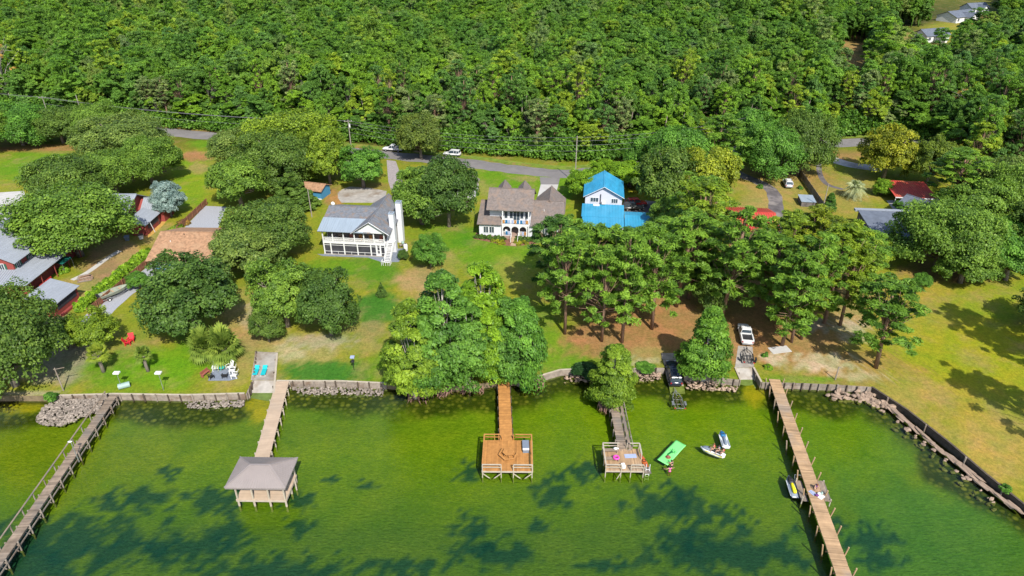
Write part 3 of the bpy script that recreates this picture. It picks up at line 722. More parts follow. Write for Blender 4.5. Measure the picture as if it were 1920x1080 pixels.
def riprap_small(label, poly_px, n, size, seed, ztop, mat='rock'):
    """a bed of small stones, too small to pick apart"""
    r = random.Random(seed); m = MB()
    base = ROCKS[0]; bv = [[v.co.copy() for v in me.vertices] for me in ROCKS]; bf = [[tuple(p.vertices) for p in me.polygons] for me in ROCKS]
    pts = [P(*p).xy for p in poly_px]; lo = (min(p.x for p in pts), min(p.y for p in pts)); hi = (max(p.x for p in pts), max(p.y for p in pts))
    c = sum(pts, Vector((0, 0))) / len(pts); k = 0; guard = 0
    def inside(q):
        w_ = False
        for i in range(len(pts)):
            a, b_ = pts[i], pts[i - 1]
            if (a.y > q.y) != (b_.y > q.y) and q.x < (b_.x - a.x) * (q.y - a.y) / (b_.y - a.y) + a.x: w_ = not w_
        return w_
    while k < n and guard < n * 30:
        guard += 1
        q = Vector((r.uniform(lo[0], hi[0]), r.uniform(lo[1], hi[1])))
        if not inside(q): continue
        i = r.randrange(6); s_ = r.uniform(*size); R = Matrix.Rotation(r.uniform(0, 6.28), 3, 'Z') @ Matrix.Rotation(r.uniform(-0.6, 0.6), 3, 'X')
        z = ztop(q) + r.uniform(-0.1, 0.08); m.c = r.random()
        m.add([R @ (v * s_) + Vector((q.x - c.x, q.y - c.y, z)) for v in bv[i]], bf[i]); k += 1
    o = m.build('riprap', MT[mat]); o.location = (c.x, c.y, 0)
    return tag(o, label, 'stones', kind='stuff')
wl_ = lambda q: max(-0.45, 0.55 - 0.36 * (float(shore_y(q.x)) - q.y))
riprap_small('pale stone bank spreading into the lake left of the long grey dock', [(105, 745), (200, 744), (192, 764), (150, 774), (110, 788), (75, 786), (62, 778), (78, 760)], 900, (0.22, 0.46), 11, lambda q: 0.1 + 0.75 * max(0, 1 - abs(float(shore_y(q.x)) - q.y - 1.2) / 3.4) ** 0.8 - 0.12)
riprap_small('narrow strip of stones below the wall by the patio chairs', [(345, 746), (455, 743), (455, 752), (400, 757), (345, 755)], 240, (0.2, 0.42), 12, wl_)
riprap_small('line of stones below the wall right of the tan dock', [(545, 719), (640, 719), (722, 723), (715, 732), (640, 733), (560, 730)], 340, (0.22, 0.46), 13, wl_)
riprap_small('few stones between the lounger ramp and the tan dock', [(520, 718), (531, 718), (526, 732), (519, 732)], 30, (0.35, 0.65), 14, wl_)
riprap_small('rubble bank left of the ramp with the black car', [(1060, 698), (1110, 694), (1240, 692), (1240, 704), (1150, 708), (1060, 708)], 260, (0.25, 0.55), 15, wl_, 'rock_brown')
riprap_small('rubble under the small wall between the two boat ramps', [(1286, 708), (1386, 716), (1384, 724), (1290, 720)], 120, (0.25, 0.5), 16, wl_, 'rock_brown')
# ------------------------------------------------------------------ docks
def boards(m, x0, x1, y0, y1, z, pitch, along='x', th=0.04, gap=0.012, seed=1):
    r = random.Random(seed); a0, a1 = (x0, x1) if along == 'x' else (y0, y1)
    n = max(1, round((a1 - a0) / pitch)); w = (a1 - a0) / n
    for i in range(n):
        m.c = min(1, max(0, r.gauss(0.5, 0.25))); dz = r.uniform(-0.006, 0.006); e = r.uniform(-0.02, 0.03)
        s0, s1 = a0 + i * w + gap / 2, a0 + (i + 1) * w - gap / 2
        if along == 'x': m.box(s0, s1, y0 - e, y1 + e, z - th + dz, z + dz)
        else: m.box(x0 - e, x1 + e, s0, s1, z - th + dz, z + dz)
    return m

def dock(name, A, B, width, zd, label, mat, pitch=0.16, post_step=2.5, post_up=0.1, lean=0.0, pmat='wood_grey', brace=False, seed=1):
    """walkway from A (shore) to B; local x runs along it"""
    A = Vector(A[:2]); B = Vector(B[:2]); L = (B - A).length; rz = math.atan2((B - A).y, (B - A).x)
    root = empty(name, (A.x, A.y, 0), rz, label, 'dock')
    w = width / 2
    tag(boards(MB(), 0, L, -w, w, zd, pitch, 'x', seed=seed).build('decking', MT[mat], root), kind='stuff')
    for s in (-1, 1):
        MB().box(0, L, s * (w - 0.1) - 0.04, s * (w - 0.1) + 0.04, zd - 0.29, zd - 0.045).build('stringer', MT[pmat], root)
    n = max(2, round(L / post_step)); r = random.Random(seed)
    for i in range(n + 1):
        x = min(L - 0.15, max(0.5, L * i / n))
        for s in (-1, 1):
            top = zd + post_up * r.uniform(0.7, 1.3); ln = lean * r.uniform(0.6, 1.4)
            MB().tube((x, s * (w + 0.09), -1.7), (x + r.uniform(-0.05, 0.05), s * (w + 0.11 + ln), top), 0.095, 0.085, 8).build('post', MT[pmat], root)
        MB().box(x - 0.04, x + 0.04, -w - 0.1, w + 0.1, zd - 0.47, zd - 0.30).build('crossbeam', MT[pmat], root)
        if brace:
            MB().bar((x + 0.1, -w - 0.1, zd - 0.25), (x + 0.1, w + 0.1, -0.2), 0.05, 0.12).build('brace', MT[pmat], root)
    root['L'] = L
    return root

# 1: long grey dock with a hand rail, left
zd = 1.25
A, B = P(212, 742, zd), P(-12, 1066, zd)
d1 = dock('dock', A, B + (B - A).normalized() * 6, 1.12, zd, 'long narrow weathered dock with a handrail at the left edge of the lake', 'wood_old', 0.17, 2.35, 0.05, 0, 'wood_grey', True, 3)
L = d1['L']
for i in range(int(L / 2.35) + 1):
    MB().box(i * 2.35 + 0.4, i * 2.35 + 0.5, -0.74, -0.64, zd - 0.3, zd + 0.98).build('rail_post', MT['wood_grey'], d1)
MB().box(0.2, L, -0.79, -0.62, zd + 0.98, zd + 1.03).build('handrail', MT['wood_old'], d1)
MB().box(0.2, L, 0.64, 0.72, zd - 0.62, zd - 0.47).build('waler', MT['wood_grey'], d1)
lp = MB(); lp.tube((12.2, 0.72, 0.3), (12.2, 0.72, zd + 2.4), 0.06, 0.05); lp.build('lamp_pole', MT['chrome'], d1)
MB().ball((12.2, 0.62, zd + 2.45), (0.16, 0.3, 0.09)).build('lamp_head', MT['lamp_white'], d1, True)
# steps from the lawn beside it
st = empty('dock_steps', P(196, 752, 0.6).xy.to_3d(), -0.3, 'short stair of grey boards beside the shore end of the grey dock', 'steps')
for i in range(5):
    MB().box(-0.4, 0.4, -0.5 - i * 0.3, -0.25 - i * 0.3, 1.05 - i * 0.2, 1.1 - i * 0.2).build('tread', MT['wood_old'], st)
for s in (-0.44, 0.44):
    MB().bar((s, 0.0, 1.15), (s, -1.8, 0.0), 0.06, 0.2).build('stringer', MT['wood_grey'], st)

# 2: tan dock with the roofed boathouse
zd = 1.15
A, B = P(530, 714, zd), P(490, 862, zd)
d2 = dock('dock', A, B + (B - A).normalized() * 3.0, 1.85, zd, 'smooth tan dock leading out to the roofed boathouse', 'wood_tan', 0.14, 2.1, 0.02, 0, 'wood_pale', False, 5)
L = d2['L']
for i in range(8):
    MB().box(L * (i + 0.5) / 8 - 0.07, L * (i + 0.5) / 8 + 0.07, 0.95, 1.22, zd - 0.1, zd + 0.06).build('cleat_block', MT['wood_dark'], d2)
bc = P(490, 905, 1.1)
bh = empty('boathouse', (-29.3, 59.0, 0), -0.02, 'open boathouse with grey hipped metal roof at the end of the tan dock', 'boathouse')
tag(boards(MB(), -2.95, 2.95, -1.75, 2.4, zd, 0.14, 'y', seed=8).build('decking', MT['wood_tan'], bh), kind='stuff')
for y in (-1.72, 2.36): MB().box(-2.95, 2.95, y - 0.05, y + 0.05, zd - 0.32, zd - 0.045).build('rim_beam', MT['wood_pale'], bh)
for x in (-2.92, 2.92): MB().box(x - 0.05, x + 0.05, -1.66, 2.3, zd - 0.32, zd - 0.045).build('rim_beam', MT['wood_pale'], bh)
for x in (-2.8, -0.95, 0.95, 2.8):
    for y in (-1.6, 0.4, 2.25):
        MB().tube((x, y, -1.8), (x, y, zd - 0.05), 0.13, 0.13).build('pile', MT['wood_pale'], bh)
        if abs(y) > 1: MB().box(x - 0.08, x + 0.08, y - 0.08, y + 0.08, zd, 3.78).build('post', MT['wood_pale'], bh)
for x in (-3.05, 3.05): MB().tube((x + (0.15 if x > 0 else -0.15), 1.0, -1.8), (x + (0.15 if x > 0 else -0.15), 1.0, zd + 0.55), 0.11, 0.1).build('mooring_pile', MT['wood_pale'], bh)
ex, ey0, ey1, ze, zr = 3.5, -2.5, 2.5, 3.8, 5.0
rf = MB()
rx = 1.15
cr = [(-ex, ey0, ze), (ex, ey0, ze), (ex, ey1, ze), (-ex, ey1, ze)]; ra, rb_ = (-rx, 0.0, zr), (rx, 0.0, zr)
for pl in ([cr[0], cr[1], rb_, ra], [cr[1], cr[2], rb_], [cr[2], cr[3], ra, rb_], [cr[3], cr[0], ra]): rf.slab(pl, 0.06)
rf = rf.build('roof', MT['roof_taupe'], bh)
sm = MB()
def seams(m, a, b, c, d_, step, r=0.02, h=0.045):
    """standing seams on the roof plane a-b (eave) to d-c (ridge)"""
    a, b, c, d_ = map(Vector, (a, b, c, d_)); n = max(1, round((b - a).length / step))
    up = (b - a).cross(d_ - a).normalized(); up = up if up.z > 0 else -up
    for i in range(1, n):
        t = i / n; p, q = a.lerp(b, t), d_.lerp(c, t)
        if (q - p).length > 0.1: m.bar(p + up * h * 0.4, q + up * h * 0.4, 2 * r, h, up)
seams(sm, cr[0], cr[1], rb_, ra, 0.34); seams(sm, cr[2], cr[3], ra, rb_, 0.34)
for i in range(1, 18):
    for sgn in (-1, 1):
        y = ey0 + (ey1 - ey0) * i / 18; t = 1 - abs(y) / ey1
        sm.bar((sgn * ex, y, ze + 0.02), (sgn * (ex - (ex - rx) * t), y, ze + (zr - ze) * t + 0.02), 0.04, 0.045)
tag(sm.build('roof_ribs', MT['roof_taupe'], rf), kind='stuff')
cp = MB(); cp.bar(ra, rb_, 0.22, 0.09)
for c_, r_ in ((cr[0], ra), (cr[3], ra), (cr[1], rb_), (cr[2], rb_)): cp.bar(Vector(c_) + Vector((0, 0, 0.03)), Vector(r_) + Vector((0, 0, 0.03)), 0.16, 0.07)
cp.build('ridge_cap', MT['roof_taupe'], rf)
fs = MB()
for (x0, y0), (x1, y1) in (((-ex, ey0), (ex, ey0)), ((ex, ey0), (ex, ey1)), ((ex, ey1), (-ex, ey1)), ((-ex, ey1), (-ex, ey0))):
    fs.bar((x0 * 0.985, y0 * 0.985, ze - 0.14), (x1 * 0.985, y1 * 0.985, ze - 0.14), 0.06, 0.16)
fs.build('fascia', MT['roof_taupe'], bh)

# 3: orange deck with picnic table
zd = 1.15
A, B = Vector((-1.25, 80.9)), Vector((-0.75, 67.4))
d3 = dock('dock', A, B, 1.65, zd, 'orange stained dock leading out from under the tall cypress trees', 'wood_new', 0.15, 2.2, 0.02, 0, 'wood_dark', False, 9)
pf = empty('dock_platform', (-0.55, 64.85, 0), -0.01, 'square orange deck platform with pale railings and a hexagonal table', 'deck')
X0, X1, Y0, Y1 = -3.15, 3.15, -2.9, 2.55
tag(boards(MB(), X0, X1, Y0, Y1, zd, 0.15, 'x', seed=4).build('decking', MT['wood_new'], pf), kind='stuff')
for y in (Y0 + 0.02, Y1 - 0.02): MB().box(X0, X1, y - 0.05, y + 0.05, zd - 0.3, zd - 0.05).build('rim_beam', MT['wood_pale'], pf)
for x in (X0 + 0.02, X1 - 0.02): MB().box(x - 0.05, x + 0.05, Y0 + 0.08, Y1 - 0.08, zd - 0.3, zd - 0.05).build('rim_beam', MT['wood_pale'], pf)
for x in (X0 + 0.1, -0.75, 0.75, X1 - 0.1):
    for y in (Y0 - 0.02, Y1 + 0.02):
        top = zd + 0.98
        MB().box(x - 0.055, x + 0.055, y - 0.055, y + 0.055, -1.7, top).build('post', MT['wood_pale' if y < 0 else 'wood_new'], pf)
for x in (X0 + 0.1, X1 - 0.1):
    MB().box(x - 0.055, x + 0.055, -0.15, -0.05, -1.7, zd + 0.98).build('post', MT['wood_new'], pf)
def rail(parent, a, b, z, mat, mid=True):
    MB().bar((*a, z), (*b, z), 0.16, 0.05).build('handrail', MT[mat], parent)
    if mid:
        MB().bar((*a, z - 0.45), (*b, z - 0.45), 0.05, 0.1).build('mid_rail', MT[mat], parent)
for a, b, mt in (((X0 + 0.05, Y0), (-0.75, Y0), 'wood_pale'), ((0.75, Y0), (X1 - 0.05, Y0), 'wood_pale'), ((X0 + 0.05, Y1), (-1.05, Y1), 'wood_new'), ((0.95, Y1), (X1 - 0.05, Y1), 'wood_new'),
                 ((X0 + 0.1, Y0 + 0.12), (X0 + 0.1, Y1 - 0.12), 'wood_new'), ((X1 - 0.1, Y0 + 0.12), (X1 - 0.1, Y1 - 0.12), 'wood_new')):
    rail(pf, a, b, zd + 1.0, mt)
for s in (-1, 1):
    MB().bar((s * 3.0, Y0 - 0.1, 0.75), (s * 2.0, Y0 - 0.1, -0.2), 0.05, 0.12).build('brace', MT['wood_pale'], pf)
    MB().bar((s * 0.8, Y0 - 0.1, 0.75), (s * 1.8, Y0 - 0.1, -0.2), 0.05, 0.12).build('brace', MT['wood_pale'], pf)
tb = empty('picnic_table', (-0.45, 64.55, zd), 0.15, 'hexagonal wooden picnic table with attached benches on the orange deck', 'picnic table')
hexa = [(0.78 * math.cos(k * PI / 3), 0.78 * math.sin(k * PI / 3)) for k in range(6)]
m = MB(); r = random.Random(3)
for k in range(6):
    m.c = r.random(); a, b = hexa[k], hexa[(k + 1) % 6]
    for q in range(4):
        t0, t1 = q / 4 + 0.01, (q + 1) / 4 - 0.01; m.c = r.random()
        m.slab([(a[0] * t0, a[1] * t0, 0.74), (b[0] * t0, b[1] * t0, 0.74), (b[0] * t1, b[1] * t1, 0.74), (a[0] * t1, a[1] * t1, 0.74)], 0.04)
m.build('table_top', MT['wood_new'], tb)
for k in range(6):
    if k == 0: continue
    a, b = Vector(hexa[k]) * 1.32, Vector(hexa[(k + 1) % 6]) * 1.32; a2, b2 = Vector(hexa[k]) * 1.65, Vector(hexa[(k + 1) % 6]) * 1.65
    MB().slab([(a.x, a.y, 0.44), (b.x, b.y, 0.44), (b2.x, b2.y, 0.44), (a2.x, a2.y, 0.44)], 0.04).build('bench_seat', MT['wood_new'], tb)
    mid = (a + b2) / 2; mm = Vector(hexa[k]) * 0.5 + Vector(hexa[(k + 1) % 6]) * 0.5
    MB().bar((mm.x * 0.6, mm.y * 0.6, 0.7), (mm.x * 1.45, mm.y * 1.45, 0.0), 0.05, 0.09).build('leg', MT['wood_new'], tb)
    MB().bar((0, 0, 0.36), (mm.x * 1.5, mm.y * 1.5, 0.36), 0.05, 0.09).build('seat_arm', MT['wood_new'], tb)
bx = empty('storage_bench', (1.75, 65.9, zd), 0.02, 'blue-grey storage bench by the right rail of the orange deck', 'bench')
MB().box(-0.38, 0.38, -0.85, 0.85, 0, 0.5).build('body', MT['slate'], bx)
MB().box(-0.42, 0.42, -0.55, 0.9, 0.503, 0.57).build('lid', MT['slate'], bx)
MB().box(-0.40, 0.40, -0.88, -0.57, 0.503, 0.56).build('end_panel', MT['white'], bx)
lad = empty('boat_ladder', (-2.0, 67.6, 0), 0, 'small wooden ladder steps behind the orange deck', 'ladder')
for x in (-0.28, 0.28): MB().box(x - 0.04, x + 0.04, -0.04, 0.1, -1.3, zd + 0.9).build('ladder_rail', MT['wood_new'], lad)
for k in range(5): MB().box(-0.24, 0.24, -0.02, 0.08, -0.9 + k * 0.42, -0.84 + k * 0.42).build('rung', MT['wood_new'], lad)

# 4: old dock with bench rail
zd = 1.1
A, B = P(1150, 752, zd), P(1168, 846, zd)
d4 = dock('dock', A, B, 1.15, zd, 'old narrow grey dock with a bench rail starting under the small yellow cypress', 'wood_old', 0.16, 1.9, 0.1, 0, 'wood_grey', False, 12)
L = d4['L']
MB().box(0, L, 0.72, 1.12, zd + 0.42, zd + 0.47).build('bench_plank', MT['wood_old'], d4)
for i in range(7): MB().box(i * L / 6.2 + 0.1, i * L / 6.2 + 0.2, 0.74, 1.05, -0.9, zd + 0.42).build('bench_leg', MT['wood_grey'], d4)
MB().box(0, L, 1.2, 1.28, zd + 0.75, zd + 0.9).build('bench_back', MT['wood_grey'], d4)
for i in range(7): MB().box(i * L / 6.2 + 0.1, i * L / 6.2 + 0.18, 1.13, 1.2, zd + 0.1, zd + 0.9).build('back_post', MT['wood_grey'], d4)
p4 = empty('dock_platform', (14.0, 64.0, 0), -0.015, 'old brown deck platform with pale rails, benches and beach things', 'deck')
X0, X1, Y0, Y1 = -2.45, 2.2, -1.95, 1.9
tag(boards(MB(), X0, X1, Y0, Y1, zd, 0.16, 'x', seed=14).build('decking', MT['wood_pier'], p4), kind='stuff')
tag(boards(MB(), X1 + 0.05, X1 + 1.0, Y0 - 0.1, -0.9, zd - 0.35, 0.16, 'x', seed=15).build('lower_step_deck', MT['wood_old'], p4), kind='stuff')
for y in (Y0, Y1): MB().box(X0, X1, y - 0.04, y + 0.04, zd - 0.28, zd - 0.045).build('rim_beam', MT['wood_pale'], p4)
for x in (X0, -0.55, 0.65, X1):
    for y in (Y0 - 0.06, Y1 + 0.06):
        MB().box(x - 0.05, x + 0.05, y - 0.05, y + 0.05, -1.6, zd + 0.92).build('post', MT['wood_pale'], p4)
for x in (X0, X1): MB().box(x - 0.05, x + 0.05, -0.05, 0.05, -1.6, zd + 0.92).build('post', MT['wood_pale'], p4)
for a, b in (((X0, Y0), (-0.55, Y0)), ((0.65, Y0), (X1, Y0)), ((X0, Y1), (-0.35, Y1)), ((0.95, Y1), (X1, Y1)), ((X0, Y0 + 0.1), (X0, Y1 - 0.1)), ((X1, 0.0), (X1, Y1 - 0.1))):
    rail(p4, a, b, zd + 0.94, 'wood_pale', True)
for x0, x1, y0 in ((X0 + 0.1, -0.6, Y1 - 0.5), (X0 + 0.1, -0.6, -0.1)):
    MB().box(x0, x1, y0 - 0.45, y0 + 0.05, zd + 0.40, zd + 0.45).build('bench_seat', MT['wood_old'], p4)
    for x in (x0 + 0.1, x1 - 0.1): MB().box(x - 0.04, x + 0.04, y0 - 0.4, y0, zd, zd + 0.40).build('bench_leg', MT['wood_grey'], p4)
MB().bar((-0.55, Y0 - 0.15, 0.9), (-1.2, Y0 - 0.4, -0.3), 0.05, 0.1).build('brace', MT['wood_pale'], p4)
lf = MB()
for x in (0, 0.45): lf.bar((X1 + 0.35 + x, Y0 + 0.3, -0.9), (X1 + 0.35 + x, Y0 + 0.3, zd + 0.75), 0.06, 0.06)
for k in range(5): lf.bar((X1 + 0.35, Y0 + 0.3, -0.6 + k * 0.4), (X1 + 0.8, Y0 + 0.3, -0.6 + k * 0.4), 0.05, 0.05)
lf.build('ladder', MT['white'], p4)
tw = tag(MB().box(-0.75, 0.75, -0.35, 0.35, 0, 0.025).build('towel', MT['towel']), 'pale blue-grey towel spread on the old brown platform', 'towel')
tw.location = (14.95, 64.55, zd + 0.012); tw.rotation_euler.z = 0.05
rg = MB()
rs = []
for k in range(17):
    a = 2 * PI * k / 16
    rs.append([Vector(((0.30 + 0.13 * math.cos(2 * PI * i / 8)) * math.cos(a), (0.30 + 0.13 * math.cos(2 * PI * i / 8)) * math.sin(a), 0.13 + 0.13 * math.sin(2 * PI * i / 8))) for i in range(8)])
rg.rings(rs, False)
o = tag(rg.build('swim_ring', MT['pink'], None, True), 'bright pink swim ring on the left bench of the old platform', 'swim ring'); o.location = (13.0, 63.7, zd + 0.455)
cb = empty('cooler_box', (13.75, 62.6, zd + 0.01), 0.2, 'small white cooler box by the gap in the front rail of the old platform', 'cooler')
MB().box(-0.2, 0.2, -0.28, 0.28, 0, 0.36).build('body', MT['white'], cb); MB().box(-0.22, 0.22, -0.3, 0.3, 0.363, 0.43).build('lid', MT['white'], cb)
bg = MB(); bg.ball((0, 0, 0.17), (0.28, 0.18, 0.17)); bg.ball((0.3, 0.06, 0.12), (0.16, 0.13, 0.12)); bg.tube((-0.1, 0, 0.3), (0.1, 0, 0.36), 0.02)
o = tag(bg.build('beach_bag', MT['lamp_white'], None, True), 'pale beach bag on the rear bench of the old platform', 'bag'); o.location = (13.1, 65.25, zd + 0.455)
ky = MB(); rs = []
for k in range(13):
    t = -1 + k / 6; w_ = 0.36 * max(0.04, (1 - abs(t) ** 2.2)); h_ = 0.17 * max(0.15, 1 - abs(t) ** 3)
    rs.append([Vector((w_ * math.cos(2 * PI * i / 10), t * 1.45, 0.2 + 0.12 * abs(t) ** 3 + h_ * math.sin(2 * PI * i / 10))) for i in range(10)])
ky.rings(rs)
kk = empty('kayak', (16.75, 64.55, 0.0), 0.22, 'short orange kayak floating on the right side of the old platform', 'kayak'); ky.build('hull', MT['orange'], kk, True)
MB().disc_ring((0, 0, 0.2), 0.26, 0.2, 0.12, 0.2, 16).build('cockpit_rim', MT['black'], kk)
for s in (-1, 1): MB().box(-0.14, 0.14, s * 0.75 - 0.2, s * 0.75 + 0.2, 0.33, 0.37).build('deck_hatch', MT['brown_tbl'], kk)

# 5: long brown pier on the right
zd = 1.15
A, B = P(1452, 711, zd), P(1583, 1080, zd)
B = B + (B - A).normalized() * 5
d5 = dock('dock', A, B, 1.6, zd, 'long brown board pier running from the right shore past the moored jet ski', 'wood_pier', 0.15, 2.75, 0.55, 0.38, 'wood_pier', False, 21)
dirv = (B - A).xy.normalized(); ang5 = math.atan2(dirv.y, dirv.x)
def on5(t, s): return A.xy + dirv * t + Vector((-dirv.y, dirv.x)) * s
q = P(1540, 918, zd); t5 = (q.xy - A.xy).dot(dirv)
for side, lab, w0, w1 in ((-1, 'low reddish floating dock on the left side of the long brown pier', -1.62, -0.83), (1, 'narrow low board shelf on the right side of the long brown pier', 0.95, 1.75)):
    c = on5(t5, 0); sd = empty('side_dock', (c.x, c.y, 0), ang5, lab, 'dock')
    tag(boards(MB(), -1.75, 1.55, w0, w1, 0.62 if side < 0 else 0.9, 0.17, 'y', seed=31).build('decking', MT['wood_old'], sd), kind='stuff')
    for x in (-1.6, 1.4): MB().tube((x, w0 + 0.1 if side < 0 else w1 - 0.1, -1.6), (x, w0 + 0.1 if side < 0 else w1 - 0.1, 1.1), 0.08).build('post', MT['wood_pale'], sd)
    for x in (-1.4, 0, 1.2): MB().box(x - 0.05, x + 0.05, w0, w1, 0.38 if side < 0 else 0.62, 0.57 if side < 0 else 0.85).build('crossbeam', MT['wood_dark'], sd)
    if side < 0:
        r_ = MB(); r_.path([(-2.3, -0.8, 1.0), (-2.3, -1.6, 1.0), (-1.75, -1.62, 0.65)], 0.035); r_.build('bumper_rail', MT['chrome'], sd)
# ------------------------------------------------------------------ buildings
def gable_roof(root, x0, x1, y0, y1, ze, zr, axis, mat, over=0.0, t=0.14, seam=0.0, name='roof', ridge=None):
    """two slopes; axis 'x': the ridge runs along x. Returns the roof part."""
    m = MB()
    if axis == 'x':
        yr = (y0 + y1) / 2 if ridge is None else ridge
        p = [(x0, y0, ze), (x1, y0, ze), (x1, yr, zr), (x0, yr, zr)], [(x1, y1, ze), (x0, y1, ze), (x0, yr, zr), (x1, yr, zr)]
        rc = ((x0, yr, zr + 0.02), (x1, yr, zr + 0.02))
    else:
        xr = (x0 + x1) / 2 if ridge is None else ridge
        p = [(x0, y1, ze), (x0, y0, ze), (xr, y0, zr), (xr, y1, zr)], [(x1, y0, ze), (x1, y1, ze), (xr, y1, zr), (xr, y0, zr)]
        rc = ((xr, y0, zr + 0.02), (xr, y1, zr + 0.02))
    for q in p: m.slab(q, t)
    rf = m.build(name, MT[mat], root)
    MB().bar(*rc, 0.24, 0.08).build('ridge_cap', MT[mat], rf)
    if seam:
        s = MB()
        for q in p: seams(s, q[0], q[1], q[2], q[3], seam, 0.03, 0.07)
        tag(s.build('roof_ribs', MT[mat], rf), kind='stuff')
    return rf

def plane_roof(root, q, mat, seam=0.0, t=0.14, name='roof'):
    rf = MB().slab(q, t).build(name, MT[mat], root)
    if seam and len(q) == 4:
        s = MB(); seams(s, q[0], q[1], q[2], q[3], seam, 0.03, 0.07); tag(s.build('roof_ribs', MT[mat], rf), kind='stuff')
    return rf

def wall_gable(root, x0, x1, y0, y1, ze, zr, axis, mat, name='wall', ridge=None, inset=0.16):
    """box with two gable triangles"""
    m = MB(); zr -= inset; ze -= inset
    if axis == 'x':
        yr = (y0 + y1) / 2 if ridge is None else ridge
        sec = [(y0, 0), (y1, 0), (y1, ze), (yr, zr), (y0, ze)]
        m.rings([[(x, a, b) for a, b in sec] for x in (x0, x1)])
    else:
        xr = (x0 + x1) / 2 if ridge is None else ridge
        sec = [(x0, 0), (x1, 0), (x1, ze), (xr, zr), (x0, ze)]
        m.rings([[(a, y, b) for a, b in sec] for y in (y0, y1)])
    return m.build(name, MT[mat], root)

def window(root, x, y, z, w, h, face='-y', frame='white', shutter=None, mull=1):
    """window at the wall point (x, y), sill height z; face = the side it looks to"""
    T = Matrix.Translation((x, y, z)) @ Matrix.Rotation({'-y': 0, '+x': PI / 2, '-x': -PI / 2, '+y': PI}[face], 4, 'Z')
    m = MB(T); f = 0.09
    m.box(-w / 2 - f, -w / 2, -0.05, 0.02, -f, h + f); m.box(w / 2, w / 2 + f, -0.05, 0.02, -f, h + f)
    m.box(-w / 2, w / 2, -0.05, 0.02, h, h + f); m.box(-w / 2, w / 2, -0.05, 0.02, -f, 0)
    for k in range(1, mull + 1): m.box(-w / 2 + w * k / (mull + 1) - 0.03, -w / 2 + w * k / (mull + 1) + 0.03, -0.045, 0.02, 0, h)
    o = m.build('window', MT[frame], root)
    MB(T).box(-w / 2, w / 2, -0.02, 0.015, 0, h).build('pane', MT['glass'], o)
    if shutter:
        for s in (-1, 1):
            MB(T).box(s * (w / 2 + 0.3) - 0.19, s * (w / 2 + 0.3) + 0.19, -0.04, 0.01, 0, h).build('shutter', MT[shutter], o)
    return o

# --- white house with two porch levels (left of centre)
D = empty('house', (-37.3, 121.6, ZL), -0.105, 'white two-storey lake house with double porch and grey metal roof', 'house')
MB().box(0.15, 13.1, 2.5, 12.6, 0, 5.15).build('wall', MT['white'], D)
# the recessed porch back walls
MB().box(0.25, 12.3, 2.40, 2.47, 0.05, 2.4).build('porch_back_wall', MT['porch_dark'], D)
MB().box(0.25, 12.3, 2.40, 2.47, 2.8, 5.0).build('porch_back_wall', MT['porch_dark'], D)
MB().box(0.0, 12.6, 0.0, 2.39, 2.42, 2.72).build('porch_floor', MT['white'], D)
MB().box(-0.1, 12.7, -0.15, 2.39, 0.0, 0.10).build('porch_slab', MT['concrete_old'], D)
LP = [0.12, 1.5, 4.2, 6.9, 9.6, 10.7, 11.55, 12.45]
for x in LP: MB().box(x - 0.11, x + 0.11, 0.02, 0.24, 0.1, 2.42).build('porch_post', MT['white'], D)
for a, b in zip(LP[:-1], LP[1:]):
    MB().box(a + 0.11, b - 0.11, 0.12, 0.13, 0.12, 2.4).build('screen_panel', MT['screen'], D)
    m = MB(); m.box(a + 0.11, b - 0.11, 0.07, 0.17, 0.62, 0.69); m.box(a + 0.11, b - 0.11, 0.07, 0.17, 2.0, 2.07)
    m.build('screen_rail', MT['white'], D)
    if b - a > 2: MB().box((a + b) / 2 - 0.03, (a + b) / 2 + 0.03, 0.075, 0.165, 0.1, 0.62).build('screen_mullion', MT['white'], D)
dr = MB(); dr.box(10.82, 10.92, 0.03, 0.1, 0.1, 2.2); dr.box(11.36, 11.46, 0.03, 0.1, 0.1, 2.2); dr.box(10.92, 11.36, 0.03, 0.1, 1.2, 1.3); dr.box(10.92, 11.36, 0.03, 0.1, 0.1, 0.5)
dr.build('screen_door', MT['white'], D)
UP = [0.12, 2.1, 4.3, 6.5, 8.4, 10.4, 12.45]
for x in UP: MB().box(x - 0.09, x + 0.09, 0.02, 0.2, 2.72, 5.1).build('porch_post', MT['white'], D)
for a, b in zip(UP[:-1], UP[1:]):
    m = MB(); m.box(a + 0.09, b - 0.09, 0.07, 0.15, 3.62, 3.70); m.box(a + 0.09, b - 0.09, 0.07, 0.15, 2.78, 2.86)
    n = int((b - a) / 0.13)
    for k in range(n): m.box(a + 0.12 + k * 0.13, a + 0.165 + k * 0.13, 0.085, 0.13, 2.86, 3.62)
    m.build('balustrade', MT['white'], D)
# things on the upper porch
for x, mt in ((3.1, 'wood_old'), (5.3, 'brown_tbl'), (7.2, 'wood_new'), (9.3, 'wood_new'), (11.4, 'brown_tbl')):
    m = MB(); m.box(x - 0.35, x + 0.35, 1.1, 1.7, 3.1, 3.18); m.box(x - 0.35, x + 0.35, 1.65, 1.72, 3.1, 3.8)
    for sx in (-0.3, 0.3):
        for sy in (1.15, 1.65): m.box(x + sx - 0.03, x + sx + 0.03, sy - 0.03, sy + 0.03, 2.725, 3.1)
    o = m.build('porch_chair', MT[mt]); o.parent = None
    c_ = D.matrix_world
    o.location = D.location; o.rotation_euler = D.rotation_euler
    tag(o, {3.1: 'weathered chair at the left end of the upper porch', 5.3: 'red-brown chair left of the middle of the upper porch', 7.2: 'orange wood chair in the middle of the upper porch', 9.3: 'orange wood chair under the porch gable', 11.4: 'red-brown chair at the stair end of the upper porch'}[x], 'chair', 'chairs on the upper porch')
